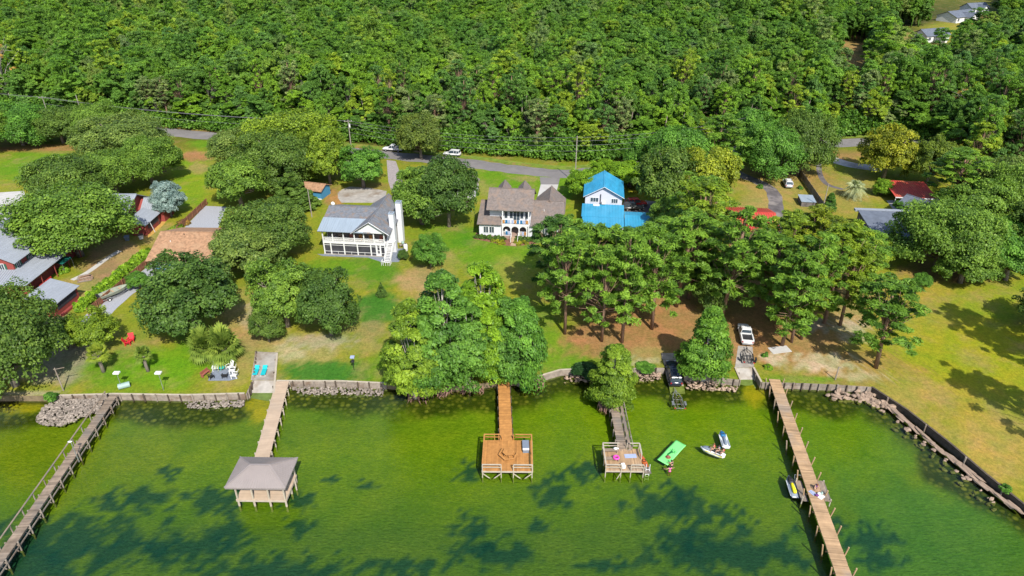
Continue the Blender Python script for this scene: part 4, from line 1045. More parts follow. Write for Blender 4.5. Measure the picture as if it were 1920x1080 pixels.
MB().box(-0.02, 12.7, 0.03, 0.21, 5.0, 5.2).build('eave_beam', MT['white'], D)
main = gable_roof(D, -0.5, 10.0, -0.6, 13.0, 5.22, 7.45, 'x', 'shingle_grey', ridge=7.0)
q = [(-0.55, -0.68, 5.26), (8.6, -0.68, 5.26), (8.6, 3.4, 6.46), (-0.55, 3.4, 6.46)]
mp = MB().slab(q, 0.04).build('metal_roof_panel', MT['roof_metal_blue'], main)
s = MB(); seams(s, q[0], q[1], q[2], q[3], 0.45, 0.02, 0.05); tag(s.build('roof_ribs', MT['roof_metal_blue'], mp), kind='stuff')
gable_roof(D, 6.1, 13.75, -0.75, 14.2, 5.12, 7.62, 'y', 'shingle_grey', ridge=9.95, name='cross_roof')
MB().rings([[(a, y, b) for a, b in ((6.7, 5.12), (13.2, 5.12), (9.95, 7.26))] for y in (-0.3, 2.5)]).build('gable_wall', MT['white'], D)
gm = MB()
for a, b in (((6.1, -0.80, 5.08), (9.95, -0.80, 7.6)), ((9.95, -0.80, 7.6), (13.75, -0.80, 5.08))): gm.bar(a, b, 0.05, 0.2, (0, -1, 0))
gm.build('barge_board', MT['white'], D)
MB().rings([[(a, y, b) for a, b in ((6.6, 4.9), (13.3, 4.9), (13.1, 5.1), (9.95, 7.3), (6.8, 5.1))] for y in (12.6, 13.9)]).build('gable_wall', MT['white'], D)
for x0, x1, y0, y1, zt in ((13.1, 14.05, 2.2, 3.3, 8.2), (13.35, 14.4, 6.6, 7.9, 8.7)):
    ch = MB().box(x0, x1, y0, y1, 0, zt).build('chimney', MT['siding'], D)
    MB().box(x0 - 0.06, x1 + 0.06, y0 - 0.06, y1 + 0.06, zt + 0.003, zt + 0.10).build('chimney_cap', MT['roof_metal_blue'], ch)
    MB().box(x0 + 0.25, x1 - 0.25, y0 + 0.3, y1 - 0.3, zt + 0.10, zt + 0.3).build('flue', MT['chrome'], ch)
sr = empty('porch_stair', (0, 0, 0)); sr.parent = D
del_ = [sr]
stairs = MB(); n = 13
for k in range(n):
    z = 2.6 - k * 0.2; y = 1.2 - k * 0.30
    stairs.box(12.95, 14.0, y - 0.28, y, z - 0.05, z)
bpy.data.objects.remove(sr)
stp = stairs.build('outside_stair', MT['white'], D)
for x in (12.9, 14.05):
    MB().bar((x, 1.3, 2.5), (x, -2.65, -0.02 + 0.1), 0.06, 0.28).build('stair_stringer', MT['white'], stp)
    MB().bar((x, 1.3, 3.6), (x, -2.6, 1.05), 0.07, 0.08).build('stair_handrail', MT['white'], stp)
    m = MB()
    for k in range(24):
        y = 1.2 - k * 0.163; m.bar((x, y, 2.5 - (1.2 - y) * 0.655), (x, y, 3.58 - (1.2 - y) * 0.655), 0.035)
    m.build('stair_balusters', MT['white'], stp)
MB().box(12.72, 14.1, 1.22, 2.45, 2.5, 2.62).build('stair_landing', MT['white'], stp)
lb = MB(); lb.box(12.85, 14.3, -3.75, -3.68, 0.85, 0.93); lb.box(14.25, 14.32, -3.6, -2.7, 0.85, 0.93); lb.box(12.6, 12.67, -3.6, -2.7, 0.85, 0.93)
for x in (12.63, 13.0, 13.45, 13.9, 14.28): lb.box(x - 0.03, x + 0.03, -3.72, -3.66, 0.0, 0.85)
for y in (-2.7, -3.2): lb.box(12.6, 12.67, y - 0.03, y + 0.03, 0, 0.85); lb.box(14.25, 14.32, y - 0.03, y + 0.03, 0, 0.85)
lb.build('stair_foot_rail', MT['white'], stp)
window(D, 13.12, 9.3, 3.3, 1.0, 1.3, '+x'); window(D, 13.12, 5.0, 3.3, 1.0, 1.3, '+x'); window(D, 13.12, 9.3, 0.9, 1.0, 1.3, '+x'); window(D, 0.13, 5.0, 3.2, 1.0, 1.3, '-x'); window(D, 0.13, 9.0, 3.2, 1.0, 1.3, '-x')
def on(root, x, y, z=0.0):
    c, s = math.cos(root.rotation_euler.z), math.sin(root.rotation_euler.z)
    return Vector((root.location.x + c * x - s * y, root.location.y + s * x + c * y, root.location.z + z))
p = on(D, -0.1, 8.2, 6.95); dish = MB(); dish.ball((0, -0.1, 0.45), (0.42, 0.14, 0.42), 12, 6); dish.tube((0, 0, -0.12), (0, 0, 0.3), 0.04)
o = tag(dish.build('satellite_dish', MT['lamp_white'], None, True), 'round white satellite dish on the left end of the grey shingle roof', 'satellite dish'); o.location = p
# grill, tank and shrub at the right of the house
gr = empty('barbecue', P(756, 463), 0.4, 'green egg-shaped barbecue in a cart beside the white house', 'barbecue')
MB().ball((0, 0, 0.95), (0.33, 0.33, 0.4), 12, 8).build('bowl', MT['galv'], gr, True)
m = MB(); m.box(-0.7, 0.7, -0.35, 0.35, 0.55, 0.62)
for x in (-0.65, 0.65):
    for y in (-0.3, 0.3): m.box(x - 0.03, x + 0.03, y - 0.03, y + 0.03, 0, 0.55)
m.build('cart', MT['wood_grey'], gr)
tk = empty('water_tank', P(761, 470), 0.1, 'white upright tank standing on the patio beside the white house', 'tank')
m = MB(); m.rings([[Vector((0.42 * k * math.cos(i * PI / 6), 0.42 * k * math.sin(i * PI / 6), z)) for i in range(12)] for k, z in ((0.9, 0), (1, 0.1), (1, 1.2), (0.8, 1.42), (0.3, 1.5))]); m.build('body', MT['white'], tk, True)
MB().tube((0, 0, 1.5), (0, 0, 1.62), 0.12).build('cap', MT['black'], tk)
cv = empty('canopy', P(762, 402), 0.05, 'dark blue square canopy half hidden beside the two white chimneys', 'canopy')
MB().slab([(-1.6, -1.5, 2.3), (1.6, -1.5, 2.3), (1.6, 1.5, 2.5), (-1.6, 1.5, 2.5)], 0.05).build('cloth', MT['blue_tarp'], cv)
for x in (-1.5, 1.5):
    for y in (-1.4, 1.4): MB().tube((x, y, 0), (x, y, 2.3), 0.04).build('leg', MT['chrome'], cv)

# --- white house with brown shingles and arches
E_ = empty('house', (-6.8, 129.4, ZL), -0.10, 'white house with brown shingle roofs, balcony and arched porch', 'house')
wall_gable(E_, 0, 4.6, 0, 11.4, 3.3, 5.6, 'x', 'siding', ridge=6.5)
gable_roof(E_, -0.4, 4.7, -0.55, 12.0, 3.2, 5.75, 'x', 'shingle_brown', ridge=6.4)
MB().box(2.0, 10.6, 1.9, 9.6, 0, 6.05).build('wall', MT['siding'], E_)
wall_gable(E_, 2.02, 10.58, 1.92, 9.58, 6.2, 8.9, 'x', 'siding', 'upper_wall', ridge=5.4)
gable_roof(E_, 1.5, 11.1, 0.3, 10.4, 6.05, 9.0, 'x', 'shingle_brown', ridge=5.3, name='main_roof')
wall_gable(E_, 10.4, 16.9, 0.05, 12.4, 3.3, 6.0, 'x', 'siding', ridge=6.5)
gable_roof(E_, 10.62, 17.3, -0.55, 12.9, 3.2, 6.1, 'x', 'shingle_brown', ridge=6.4, name='wing_roof')
gable_roof(E_, 10.9, 17.5, 6.0, 14.8, 3.4, 6.3, 'y', 'shingle_brown', name='rear_roof')
MB().rings([[(a, y, b) for a, b in ((11.3, 0), (17.1, 0), (17.1, 3.3), (14.2, 6.0), (11.3, 3.3))] for y in (12.3, 14.4)]).build('wall', MT['siding'], E_)
for x in (4.3, 8.6):
    dm = MB(); dm.rings([[(x - 1.1, y, 5.9), (x + 1.1, y, 5.9), (x + 1.1, y, 7.5), (x, y, 8.75), (x - 1.1, y, 7.5)] for y in (6.4, 10.2)]); dm = dm.build('dormer', MT['siding'], E_)
    m = MB(); m.slab([(x - 1.4, 10.5, 7.45), (x - 1.4, 6.2, 7.45), (x, 6.2, 9.0), (x, 10.5, 9.0)], 0.12); m.slab([(x + 1.4, 10.5, 7.45), (x + 1.4, 6.2, 7.45), (x, 6.2, 9.0), (x, 10.5, 9.0)], 0.12); m.build('dormer_roof', MT['shingle_brown'], dm)
MB().box(4.7, 10.3, 0.0, 1.88, 2.85, 3.1).build('balcony_floor', MT['white'], E_)
MB().box(4.7, 10.3, -0.15, 1.88, 0.0, 0.55).build('porch_base', MT['brick'], E_)
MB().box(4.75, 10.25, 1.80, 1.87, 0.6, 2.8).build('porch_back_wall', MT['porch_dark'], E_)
ac = [4.85, 6.6, 8.3, 9.9]
for x in ac + [10.25]: MB().box(x - 0.1, x + 0.1, 0.02, 0.22, 0.55, 2.84).build('porch_column', MT['white'], E_)
for a, b in zip(ac[:-1], ac[1:]):
    r_ = (b - a - 0.2) / 2; cx = (a + b) / 2; pts = [(a + 0.1, 2.84), (a + 0.1, 2.0)]
    pts += [(cx - r_ * math.cos(k * PI / 10), 2.0 + 0.7 * math.sin(k * PI / 10)) for k in range(1, 10)] + [(b - 0.1, 2.0), (b - 0.1, 2.84)]
    m = MB()
    for k in range(1, len(pts) - 2):
        (xa, za), (xb, zb) = pts[k], pts[k + 1]
        m.add([(xa, 0.06, za), (xb, 0.06, zb), (xb, 0.06, 2.84), (xa, 0.06, 2.84), (xa, 0.18, za), (xb, 0.18, zb), (xb, 0.18, 2.84), (xa, 0.18, 2.84)], [(0, 1, 2, 3), (4, 7, 6, 5), (0, 4, 5, 1)])
    m.build('arch', MT['white'], E_)
for x in (4.75, 6.6, 8.4, 10.25): MB().box(x - 0.07, x + 0.07, 0.03, 0.17, 3.1, 4.15).build('balcony_post', MT['white'], E_)
for x in (4.85, 10.2): MB().box(x - 0.1, x + 0.1, 0.35, 0.55, 3.1, 6.0).build('balcony_column', MT['white'], E_)
r = random.Random(2)
for x0, x1, z0 in ((4.82, 6.53, 3.15), (6.67, 8.33, 3.15), (8.47, 10.18, 3.15), (4.95, 6.5, 0.6), (8.4, 9.8, 0.6)):
    m = MB(); m.box(x0, x1, 0.06, 0.14, z0 + 0.92, z0 + 1.0); m.box(x0, x1, 0.06, 0.14, z0, z0 + 0.07)
    for k in range(int((x1 - x0) / 0.14)): m.box(x0 + 0.03 + k * 0.14, x0 + 0.08 + k * 0.14, 0.075, 0.125, z0 + 0.07, z0 + 0.92)
    ob = m.build('balustrade', MT['white'], E_)
    n = 3; w_ = (x1 - x0) / n
    for k in range(n):
        if z0 < 1 and k == 0: continue
        MB().box(x0 + k * w_ + 0.05, x0 + (k + 1) * w_ - 0.05, 0.0, 0.04, z0 + 0.25, z0 + 1.02).build('hung_towel', MT[['towel', 'wood_new', 'blue'][(k + int(x0)) % 3]], ob)
for x in (5.4, 6.5, 8.7, 9.7): window(E_, x, 1.88, 3.75, 0.62, 1.5, '-y', mull=0)
window(E_, 7.6, 1.88, 3.2, 1.3, 2.1, '-y', mull=1)
window(E_, 1.4, -0.02, 1.15, 0.95, 1.35, '-y'); window(E_, 2.6, -0.02, 1.15, 0.95, 1.35, '-y'); window(E_, 11.6, 0.03, 1.15, 0.95, 1.35, '-y'); window(E_, 13.6, 0.03, 1.15, 0.95, 1.35, '-y'); window(E_, 15.6, 0.03, 1.15, 0.95, 1.35, '-y')
MB().box(-0.02, 4.62, -0.03, 0.02, 0, 0.5).build('brick_skirt', MT['brick'], E_); MB().box(10.4, 16.92, -0.0, 0.04, 0, 0.5).build('brick_skirt', MT['brick'], E_)
for k in range(5): MB().box(6.75, 8.15, -0.5 - k * 0.32, -0.17 - k * 0.32, 0, 0.5 - k * 0.1).build('step', MT['tan_siding'], E_)
for x in (6.72, 8.18):
    MB().bar((x, -0.2, 1.45), (x, -2.0, 0.95), 0.06, 0.07).build('step_rail', MT['white'], E_)
    for y in (-0.25, -1.95): MB().box(x - 0.05, x + 0.05, y - 0.05, y + 0.05, 0, 1.4 if y > -1 else 0.98).build('rail_post', MT['white'], E_)
MB().box(6.85, 8.05, -3.4, -2.15, 0, 0.05).build('walk_slab', MT['tan_siding'], E_)
MB().tube((4.9, 8.2, 7.3), (4.9, 8.2, 8.0), 0.06).build('vent_pipe', MT['lamp_white'], E_); MB().tube((13.2, 3.5, 4.6), (13.2, 3.5, 5.3), 0.06).build('vent_pipe', MT['lamp_white'], E_)
pc = MB(); pc.box(-0.3, 0.3, -0.3, 0.3, 0.35, 0.42); pc.box(-0.3, 0.3, 0.26, 0.34, 0.4, 1.05); pc.box(-0.36, -0.28, -0.3, 0.3, 0.55, 0.62); pc.box(0.28, 0.36, -0.3, 0.3, 0.55, 0.62)
for x in (-0.27, 0.27):
    for y in (-0.27, 0.27): pc.box(x - 0.035, x + 0.035, y - 0.035, y + 0.035, 0, 0.36)
o = tag(pc.build('porch_chair', MT['lamp_white']), 'white chair behind the left arch of the arched porch', 'chair'); o.location = on(E_, 5.7, 0.8, 0.555); o.rotation_euler.z = 0.5
gar = empty('garage', P(869, 371), -0.1, 'small white garage with brown roof half hidden behind the dark magnolia', 'garage')
wall_gable(gar, -2.6, 2.8, 0, 6, 2.5, 4.0, 'y', 'siding'); gable_roof(gar, -3.0, 3.1, -0.4, 6.4, 2.45, 4.05, 'y', 'shingle_brown')
window(gar, 2.82, 3, 1.0, 0.9, 1.0, '+x')

# --- blue roofed house
Fh = empty('house', (15.9, 140.2, ZL), -0.12, 'pale house with bright blue metal roofs beside the parked red car', 'house')
wall_gable(Fh, 0.2, 8.2, 0.2, 9.6, 4.95, 7.15, 'y', 'lavender')
gable_roof(Fh, -0.25, 8.65, -0.35, 10.1, 4.85, 7.3, 'y', 'roof_blue', seam=0.6, t=0.1)
bb = MB(); bb.bar((-0.25, -0.4, 4.8), (4.2, -0.4, 7.25), 0.05, 0.2, (0, -1, 0)); bb.bar((4.2, -0.4, 7.25), (8.65, -0.4, 4.8), 0.05, 0.2, (0, -1, 0)); bb.build('barge_board', MT['white'], Fh)
window(Fh, 2.2, 0.18, 3.55, 1.7, 0.95, '-y', mull=2); window(Fh, 6.6, 0.18, 3.45, 1.3, 0.95, '-y', mull=2)
MB().box(3.45, 3.6, -0.05, 0.18, 3.0, 5.4).build('service_mast', MT['black'], Fh)
MB().box(3.85, 4.6, -0.3, 0.18, 3.2, 3.75).build('air_conditioner', MT['white'], Fh)
MB().box(2.0, 3.4, -0.75, -0.1, 2.95, 3.12).build('roof_box', MT['white'], Fh)
plane_roof(Fh, [(-0.4, -5.2, 2.3), (8.7, -5.2, 2.3), (8.7, 0.15, 3.05), (-0.4, 0.15, 3.05)], 'roof_blue', 0.6, 0.1, 'lower_roof')
plane_roof(Fh, [(8.75, -9.6, 2.1), (15.2, -9.6, 2.1), (15.2, -4.6, 2.75), (8.75, -4.6, 2.75)], 'roof_blue', 0.6, 0.1, 'carport_roof')
plane_roof(Fh, [(8.75, -1.8, 2.4), (15.2, -1.8, 2.4), (15.2, -4.5, 2.78), (8.75, -4.5, 2.78)], 'roof_blue', 0.6, 0.1, 'carport_roof')
plane_roof(Fh, [(-0.2, -9.4, 1.9), (8.7, -9.4, 1.9), (8.7, -5.3, 2.3), (-0.2, -5.3, 2.3)], 'roof_blue', 0.6, 0.1, 'porch_roof')
MB().box(0.2, 8.2, -5.0, 0.19, 0, 2.25).build('lower_wall', MT['lavender'], Fh)
for x in (0.1, 4.2, 8.4, 15.0):
    MB().box(x - 0.07, x + 0.07, -9.3, -9.16, 0, 1.85 if x < 9 else 2.0).build('post', MT['white'], Fh)
for y in (-2.1, -4.6): MB().box(14.9, 15.04, y, y + 0.14, 0, 2.4 if y > -3 else 2.62).build('post', MT['white'], Fh)

# --- red barn and its lean-to, left
Bn = empty('barn', (-84.5, 131.0, ZL), 0.0, 'red barn with ribbed silver metal roofs behind the big oak', 'barn')
wall_gable(Bn, -5.2, 3.2, 0.6, 11.0, 3.9, 6.3, 'x', 'red_siding', ridge=6.5)
gable_roof(Bn, -5.7, 3.9, 0.0, 11.6, 3.7, 6.4, 'x', 'roof_silver', ridge=6.5, seam=0.42)
plane_roof(Bn, [(8.3, -1.2, 2.35), (8.3, 6.0, 2.35), (4.7, 6.0, 3.5), (4.7, -1.2, 3.5)], 'roof_silver', 0.42, 0.1, 'lean_to_roof')
MB().rings([[(5.0, y, 0), (7.9, y, 0), (7.9, y, 2.3), (5.0, y, 3.22)] for y in (-0.9, 5.7)]).build('lean_to_wall', MT['red_siding'], Bn)
MB().box(7.91, 7.96, 0.4, 4.6, 1.0, 2.1).build('screen_opening', MT['screen'], Bn)
for y in (-0.8, 1.2, 4.8): MB().box(7.9, 8.02, y, y + 0.12, 0, 2.25).build('corner_post', MT['wood_dark' if y > 0 else 'red_siding'], Bn)
MB().bar((8.2, 1.0, 2.2), (8.9, 0.7, 0.05), 0.07, 0.07).build('downpipe', MT['white'], Bn)
wall_gable(Bn, 3.3, 8.6, 6.4, 10.8, 3.0, 4.6, 'x', 'red_siding'); gable_roof(Bn, 3.95, 9.0, 6.1, 11.2, 2.95, 4.7, 'x', 'roof_silver', seam=0.42, name='rear_roof')
window(Bn, 3.22, 5.0, 2.6, 0.9, 1.0, '+x', 'shutter')
for x, y, c in ((-77.0, 128.6, 'white'), (-79.6, 127.9, 'slate')):
    t_ = empty('rubbish_bin' if c == 'slate' else 'stone_planter', (x, y, ZL), 0.3, 'blue-grey wheeled bin below the red barn' if c == 'slate' else 'white planter at the corner of the red barn', 'bin' if c == 'slate' else 'planter')
    m = MB(); m.rings([[(-k, -k, z), (k, -k, z), (k, k, z), (-k, k, z)] for k, z in ((0.32, 0), (0.45, 0.9))]); m.build('body', MT[c], t_)
    MB().box(-0.48, 0.48, -0.48, 0.48, 0.903, 0.98).build('lid' if c == 'slate' else 'soil', MT[c if c == 'slate' else 'wood_dark'], t_)

# --- red house with metal roofs, far left
Ah = empty('house', (-95.0, 104.0, ZL), 0.0, 'red house with ribbed silver metal roofs at the left edge', 'house')
wall_gable(Ah, -8.0, 6.3, 3.6, 18.0, 5.6, 8.6, 'y', 'red_siding', ridge=0.5)
gable_roof(Ah, -9.0, 7.2, 3.0, 18.6, 5.4, 8.7, 'y', 'roof_silver', ridge=0.5, seam=0.42)
for y, z in ((4.8, 3.9), (8.2, 3.9), (12.5, 3.9)): window(Ah, 6.32, y, z, 0.8, 1.1, '+x', 'lamp_white', 'shutter')
for x in (-4.5, 0.2, 4.2): window(Ah, x, 3.58, 3.9, 0.8, 1.1, '-y', 'lamp_white', 'shutter')
MB().box(-12.0, 8.6, 1.6, 3.58, 0, 2.6).build('lower_wall', MT['red_siding'], Ah); MB().box(6.32, 8.6, 3.58, 17.5, 0, 2.6).build('lower_wall', MT['red_siding'], Ah)
plane_roof(Ah, [(10.4, -0.5, 2.85), (10.4, 17.6, 2.85), (6.35, 17.6, 3.9), (6.35, 3.55, 3.9)], 'roof_silver', 0, 0.1, 'porch_roof')
s = MB()
for k in range(40):
    y = -0.1 + k * 0.44; t = min(1, max(0, (y + 0.5) / 4.05)); s.bar((10.4, y, 2.89), (10.4 - 4.05 * t, y, 2.89 + 1.05 * t), 0.06, 0.07)
tag(s.build('roof_ribs', MT['roof_silver'], Ah), kind='stuff')
plane_roof(Ah, [(-14.0, -0.5, 2.85), (10.4, -0.5, 2.85), (6.35, 3.55, 3.9), (-14.0, 3.55, 3.9)], 'roof_silver', 0, 0.1, 'porch_roof')
s = MB()
for k in range(54):
    x = -13.5 + k * 0.44; t = 1 if x < 6.35 else max(0, (10.4 - x) / 4.05); s.bar((x, -0.5, 2.89), (x, -0.5 + 4.05 * t, 2.89 + 1.05 * t), 0.06, 0.07)
tag(s.build('roof_ribs', MT['roof_silver'], Ah), kind='stuff')
for y in (0, 4, 8, 12, 16): MB().box(10.1, 10.22, y, y + 0.12, 0, 2.7).build('porch_post', MT['red_siding'], Ah)
MB().box(10.05, 10.1, 3.0, 6.5, 0.1, 1.0).build('porch_rail_panel', MT['red'], Ah)
Ao = empty('shed', (-79.0, 97.8, ZL), -0.06, 'small red shed with ribbed silver roof below the red house', 'shed')
plane_roof(Ao, [(2.6, -0.2, 2.3), (2.6, 7.0, 2.3), (-2.3, 7.0, 3.6), (-2.3, -0.2, 3.6)], 'roof_silver', 0.42, 0.1)
MB().rings([[(-1.9, y, 0), (2.2, y, 0), (2.2, y, 2.28), (-1.9, y, 3.35)] for y in (0.2, 6.6)]).build('wall', MT['red_siding'], Ao)
MB().box(2.21, 2.26, 1.0, 6.0, 0.9, 1.9).build('window_band', MT['screen'], Ao)
MB().box(2.7, 3.2, 0.5, 6.4, 0, 0.42).build('bench_box', MT['red_siding'], Ao)
cvr = empty('canopy', P(122, 505), -0.4, 'dark green tarp canopy behind the small red shed', 'canopy')
MB().slab([(-1.5, -1.1, 1.9), (1.5, -1.1, 1.9), (1.5, 1.1, 2.3), (-1.5, 1.1, 2.3)], 0.05).build('cloth', M('green_tarp', (0.01, 0.14, 0.11), 0.6, 0.2), cvr)
for x in (-1.4, 1.4):
    for y in (-1, 1): MB().tube((x, y, 0), (x, y, 1.95 + (0.2 if y > 0 else 0)), 0.03).build('leg', MT['chrome'], cvr)
lg = empty('log_pile', P(160, 524), 0.5, 'brown pile of logs and brush beside the hedge path', 'log pile')
r = random.Random(9)
for k in range(26):
    a = r.uniform(-0.3, 0.3); y = r.uniform(-0.9, 0.9); z = 0.12 + 0.22 * (k // 9)
    MB().tube((-1.0 * math.cos(a) + r.uniform(-0.4, 0.4), y, z), (1.0 * math.cos(a) + r.uniform(-0.4, 0.4), y + math.sin(a), z + r.uniform(-0.05, 0.1)), r.uniform(0.07, 0.14), None, 6).build('log', MT['bark_pine' if k % 2 else 'bark'], lg)

# --- tan roofed house
Tn = empty('house', (-68.0, 113.6, ZL), -0.03, 'house with wide tan shingle roof half hidden by the dark magnolia', 'house')
wall_gable(Tn, 0.5, 13.5, 0.9, 14.0, 2.9, 5.2, 'x', 'blue_siding', ridge=7.0)
gable_roof(Tn, -0.4, 14.2, -0.4, 14.8, 2.7, 5.35, 'x', 'shingle_tan', ridge=7.0)
for x in (0.3, 3.0, 6.0, 9.5, 13.0): MB().box(x - 0.09, x + 0.09, -0.1, 0.08, 0, 2.6).build('porch_post', MT['white'], Tn)
window(Tn, 2.0, 0.88, 0.9, 1.3, 1.3); window(Tn, 6.5, 0.88, 0.9, 1.3, 1.3)
MB().box(0.1, 13.6, -0.2, 0.88, 0, 0.12).build('porch_slab', MT['concrete'], Tn)
MB().tube((2.6, 4.4, 4.1), (2.6, 4.4, 4.7), 0.07).build('vent_pipe', MT['lamp_white'], Tn); MB().tube((4.6, 6.2, 4.8), (4.6, 6.2, 5.4), 0.07).build('vent_pipe', MT['black'], Tn)

# --- small blue shed
Bs = empty('shed', P(582, 372), -0.28, 'small blue shed with red-brown roof behind the pointed conifer', 'shed')
wall_gable(Bs, -1.9, 3.0, 0, 4.2, 2.2, 3.1, 'x', 'blue_siding'); gable_roof(Bs, -2.3, 3.4, -0.5, 4.6, 2.15, 3.2, 'x', 'shingle_tan')
MB().box(-1.9, 3.02, -0.1, -0.02, 0.0, 0.25).build('base_board', MT['white'], Bs)

# --- right-hand buildings
Gh = empty('house', (72.3, 123.2, ZL), -0.10, 'low house with flat dark grey roof under the big right oak', 'house')
plane_roof(Gh, [(0.2, -0.8, 2.6), (13.5, -0.8, 2.6), (13.5, 11.5, 3.9), (0.2, 11.5, 3.9)], 'roof_dark', 0, 0.18)
MB().box(-0.3, 14.0, 11.52, 12.5, 3.55, 4.0).build('ridge_beam', MT['roof_silver'], Gh)
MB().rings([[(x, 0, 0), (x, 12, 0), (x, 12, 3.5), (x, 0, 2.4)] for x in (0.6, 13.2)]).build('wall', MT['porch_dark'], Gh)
MB().box(0.0, 13.6, -0.95, -0.82, 2.4, 2.62).build('fascia', MT['white'], Gh)
for x in (0.4, 3.4, 6.5, 10, 13.2): MB().box(x - 0.06, x + 0.06, -0.7, -0.58, 0, 2.4).build('porch_post', MT['white'], Gh)
window(Gh, 0.58, 4, 0.9, 1.4, 1.2, '-x'); window(Gh, 0.58, 8, 0.9, 1.4, 1.2, '-x')
Rc = empty('carport', (93.0, 150.2, ZL), -0.14, 'open carport with sloping red metal roof on the right', 'carport')
plane_roof(Rc, [(-4.6, -4.6, 2.2), (4.6, -4.6, 2.2), (4.6, 4.6, 2.9), (-4.6, 4.6, 2.9)], 'roof_red', 0.5, 0.08)
MB().box(-4.6, 4.6, -4.72, -4.62, 2.0, 2.22).build('fascia', MT['white'], Rc)
for x in (-4.4, 0, 4.4):
    for y in (-4.4, 4.4): MB().box(x - 0.06, x + 0.06, y - 0.06, y + 0.06, 0, 2.2 if y < 0 else 2.8).build('post', MT['white'], Rc)
Gg = empty('shed', (90.6, 141.2, ZL), 0.55, 'grey shed with dark gable roof in front of the red carport', 'shed')
wall_gable(Gg, -2.6, 2.6, -3, 3, 2.3, 3.7, 'y', 'porch_dark'); gable_roof(Gg, -3.0, 3.0, -3.4, 3.4, 2.2, 3.8, 'y', 'roof_dark')
Sh = empty('shed', P(1876, 477), -0.25, 'small tan shed with brown roof at the right edge of the lawn', 'shed')
wall_gable(Sh, -1.6, 1.7, 0, 3.6, 2.4, 3.5, 'y', 'tan_siding'); gable_roof(Sh, -1.95, 2.05, -0.35, 3.95, 2.35, 3.6, 'y', 'shingle_brown')
MB().box(-0.5, 0.5, -0.06, -0.01, 0.1, 2.0).build('door', MT['white'], Sh)
Rr = empty('house', (46.0, 128.5, ZL), -0.10, 'house with red metal roof glimpsed through the pines', 'house')
wall_gable(Rr, 0, 8.5, 0, 10.5, 2.7, 3.9, 'x', 'brown_tbl'); gable_roof(Rr, -0.5, 9.0, -0.6, 11.1, 2.6, 4.0, 'x', 'roof_red', seam=0.5)
plane_roof(Rr, [(1.5, -4.5, 2.0), (7.0, -4.5, 2.0), (7.0, -0.65, 2.5), (1.5, -0.65, 2.5)], 'roof_red', 0.5, 0.08, 'porch_roof')
for x in (1.6, 6.9): MB().box(x - 0.06, x + 0.06, -4.4, -4.28, 0, 2.0).build('porch_post', MT['white'], Rr)
for px, py, lab in ((1362, 408, 'x'), (1422, 392, 'x')): pass
for px, py, mt, lab, cat, sz in ((1430, 414, 'white', 'small white utility trailer roof beside the red roofed house', 'trailer', (1.2, 2.0, 1.5)), (1511, 382, 'roof_metal_blue', 'low shed with flat pale roof beside the dark fence', 'shed', (1.5, 1.9, 1.2)), (1437, 432, 'red', 'small red cabin between the red roofed house and the drive', 'cabin', (1.1, 1.1, 1.3))):
    u = empty(cat if cat != 'trailer' else 'utility_trailer', P(px, py), -0.15, lab, cat)
    MB().box(-sz[0], sz[0], -sz[1], sz[1], 0.0 if cat != 'trailer' else 0.35, sz[2]).build('body', MT['red' if cat == 'cabin' else ('porch_dark' if cat == 'shed' else 'siding')], u)
    MB().slab([(-sz[0] - 0.15, -sz[1] - 0.15, sz[2] + 0.06), (sz[0] + 0.15, -sz[1] - 0.15, sz[2] + 0.06), (sz[0] + 0.15, sz[1] + 0.15, sz[2] + 0.25), (-sz[0] - 0.15, sz[1] + 0.15, sz[2] + 0.25)], 0.08).build('roof', MT[mt], u)
    if cat == 'trailer':
        for x in (-1.22, 1.22): MB().tube((x - 0.08, 0, 0.33), (x + 0.08, 0, 0.33), 0.33, None, 12).build('wheel', MT['rubber'], u)
    else: MB().box(-0.4, 0.4, -sz[1] - 0.04, -sz[1] - 0.005, 0.05, 1.05).build('door', MT['porch_dark'], u)
# far houses beyond the wood
for (x, y, w_, d_, rz, lab, big) in ((211, 362, 15, 9, 0.35, 'far house with dark hipped roof in the clearing at upper right', 0), (262, 428, 21, 12, 0.5, 'far white house with grey roof at the top right edge', 1), (292, 462, 14, 9, 0.3, 'farthest white house beyond the top right clearing', 2)):
    u = empty('house', (x, y, ZL), rz, lab, 'house')
    wall_gable(u, -w_ / 2, w_ / 2, -d_ / 2, d_ / 2, 3.2, 5.6, 'x', 'white'); gable_roof(u, -w_ / 2 - 0.5, w_ / 2 + 0.5, -d_ / 2 - 0.5, d_ / 2 + 0.5, 3.0, 5.8, 'x', 'roof_dark')
    wall_gable(u, -2.5, 2.5, -d_ / 2 - 3.5, 0, 2.9, 4.9, 'y', 'white', 'porch_wall'); gable_roof(u, -3.0, 3.0, -d_ / 2 - 4.0, 0, 2.85, 5.0, 'y', 'roof_dark', name='porch_roof')
    for xx in (-w_ / 2 + 2, w_ / 2 - 2): window(u, xx, -d_ / 2 - 0.02, 0.9, 1.6, 1.5)
    MB().box(-1.0, 1.0, -d_ / 2 - 3.56, -d_ / 2 - 3.51, 0.1, 2.2).build('door', MT['porch_dark'], u)

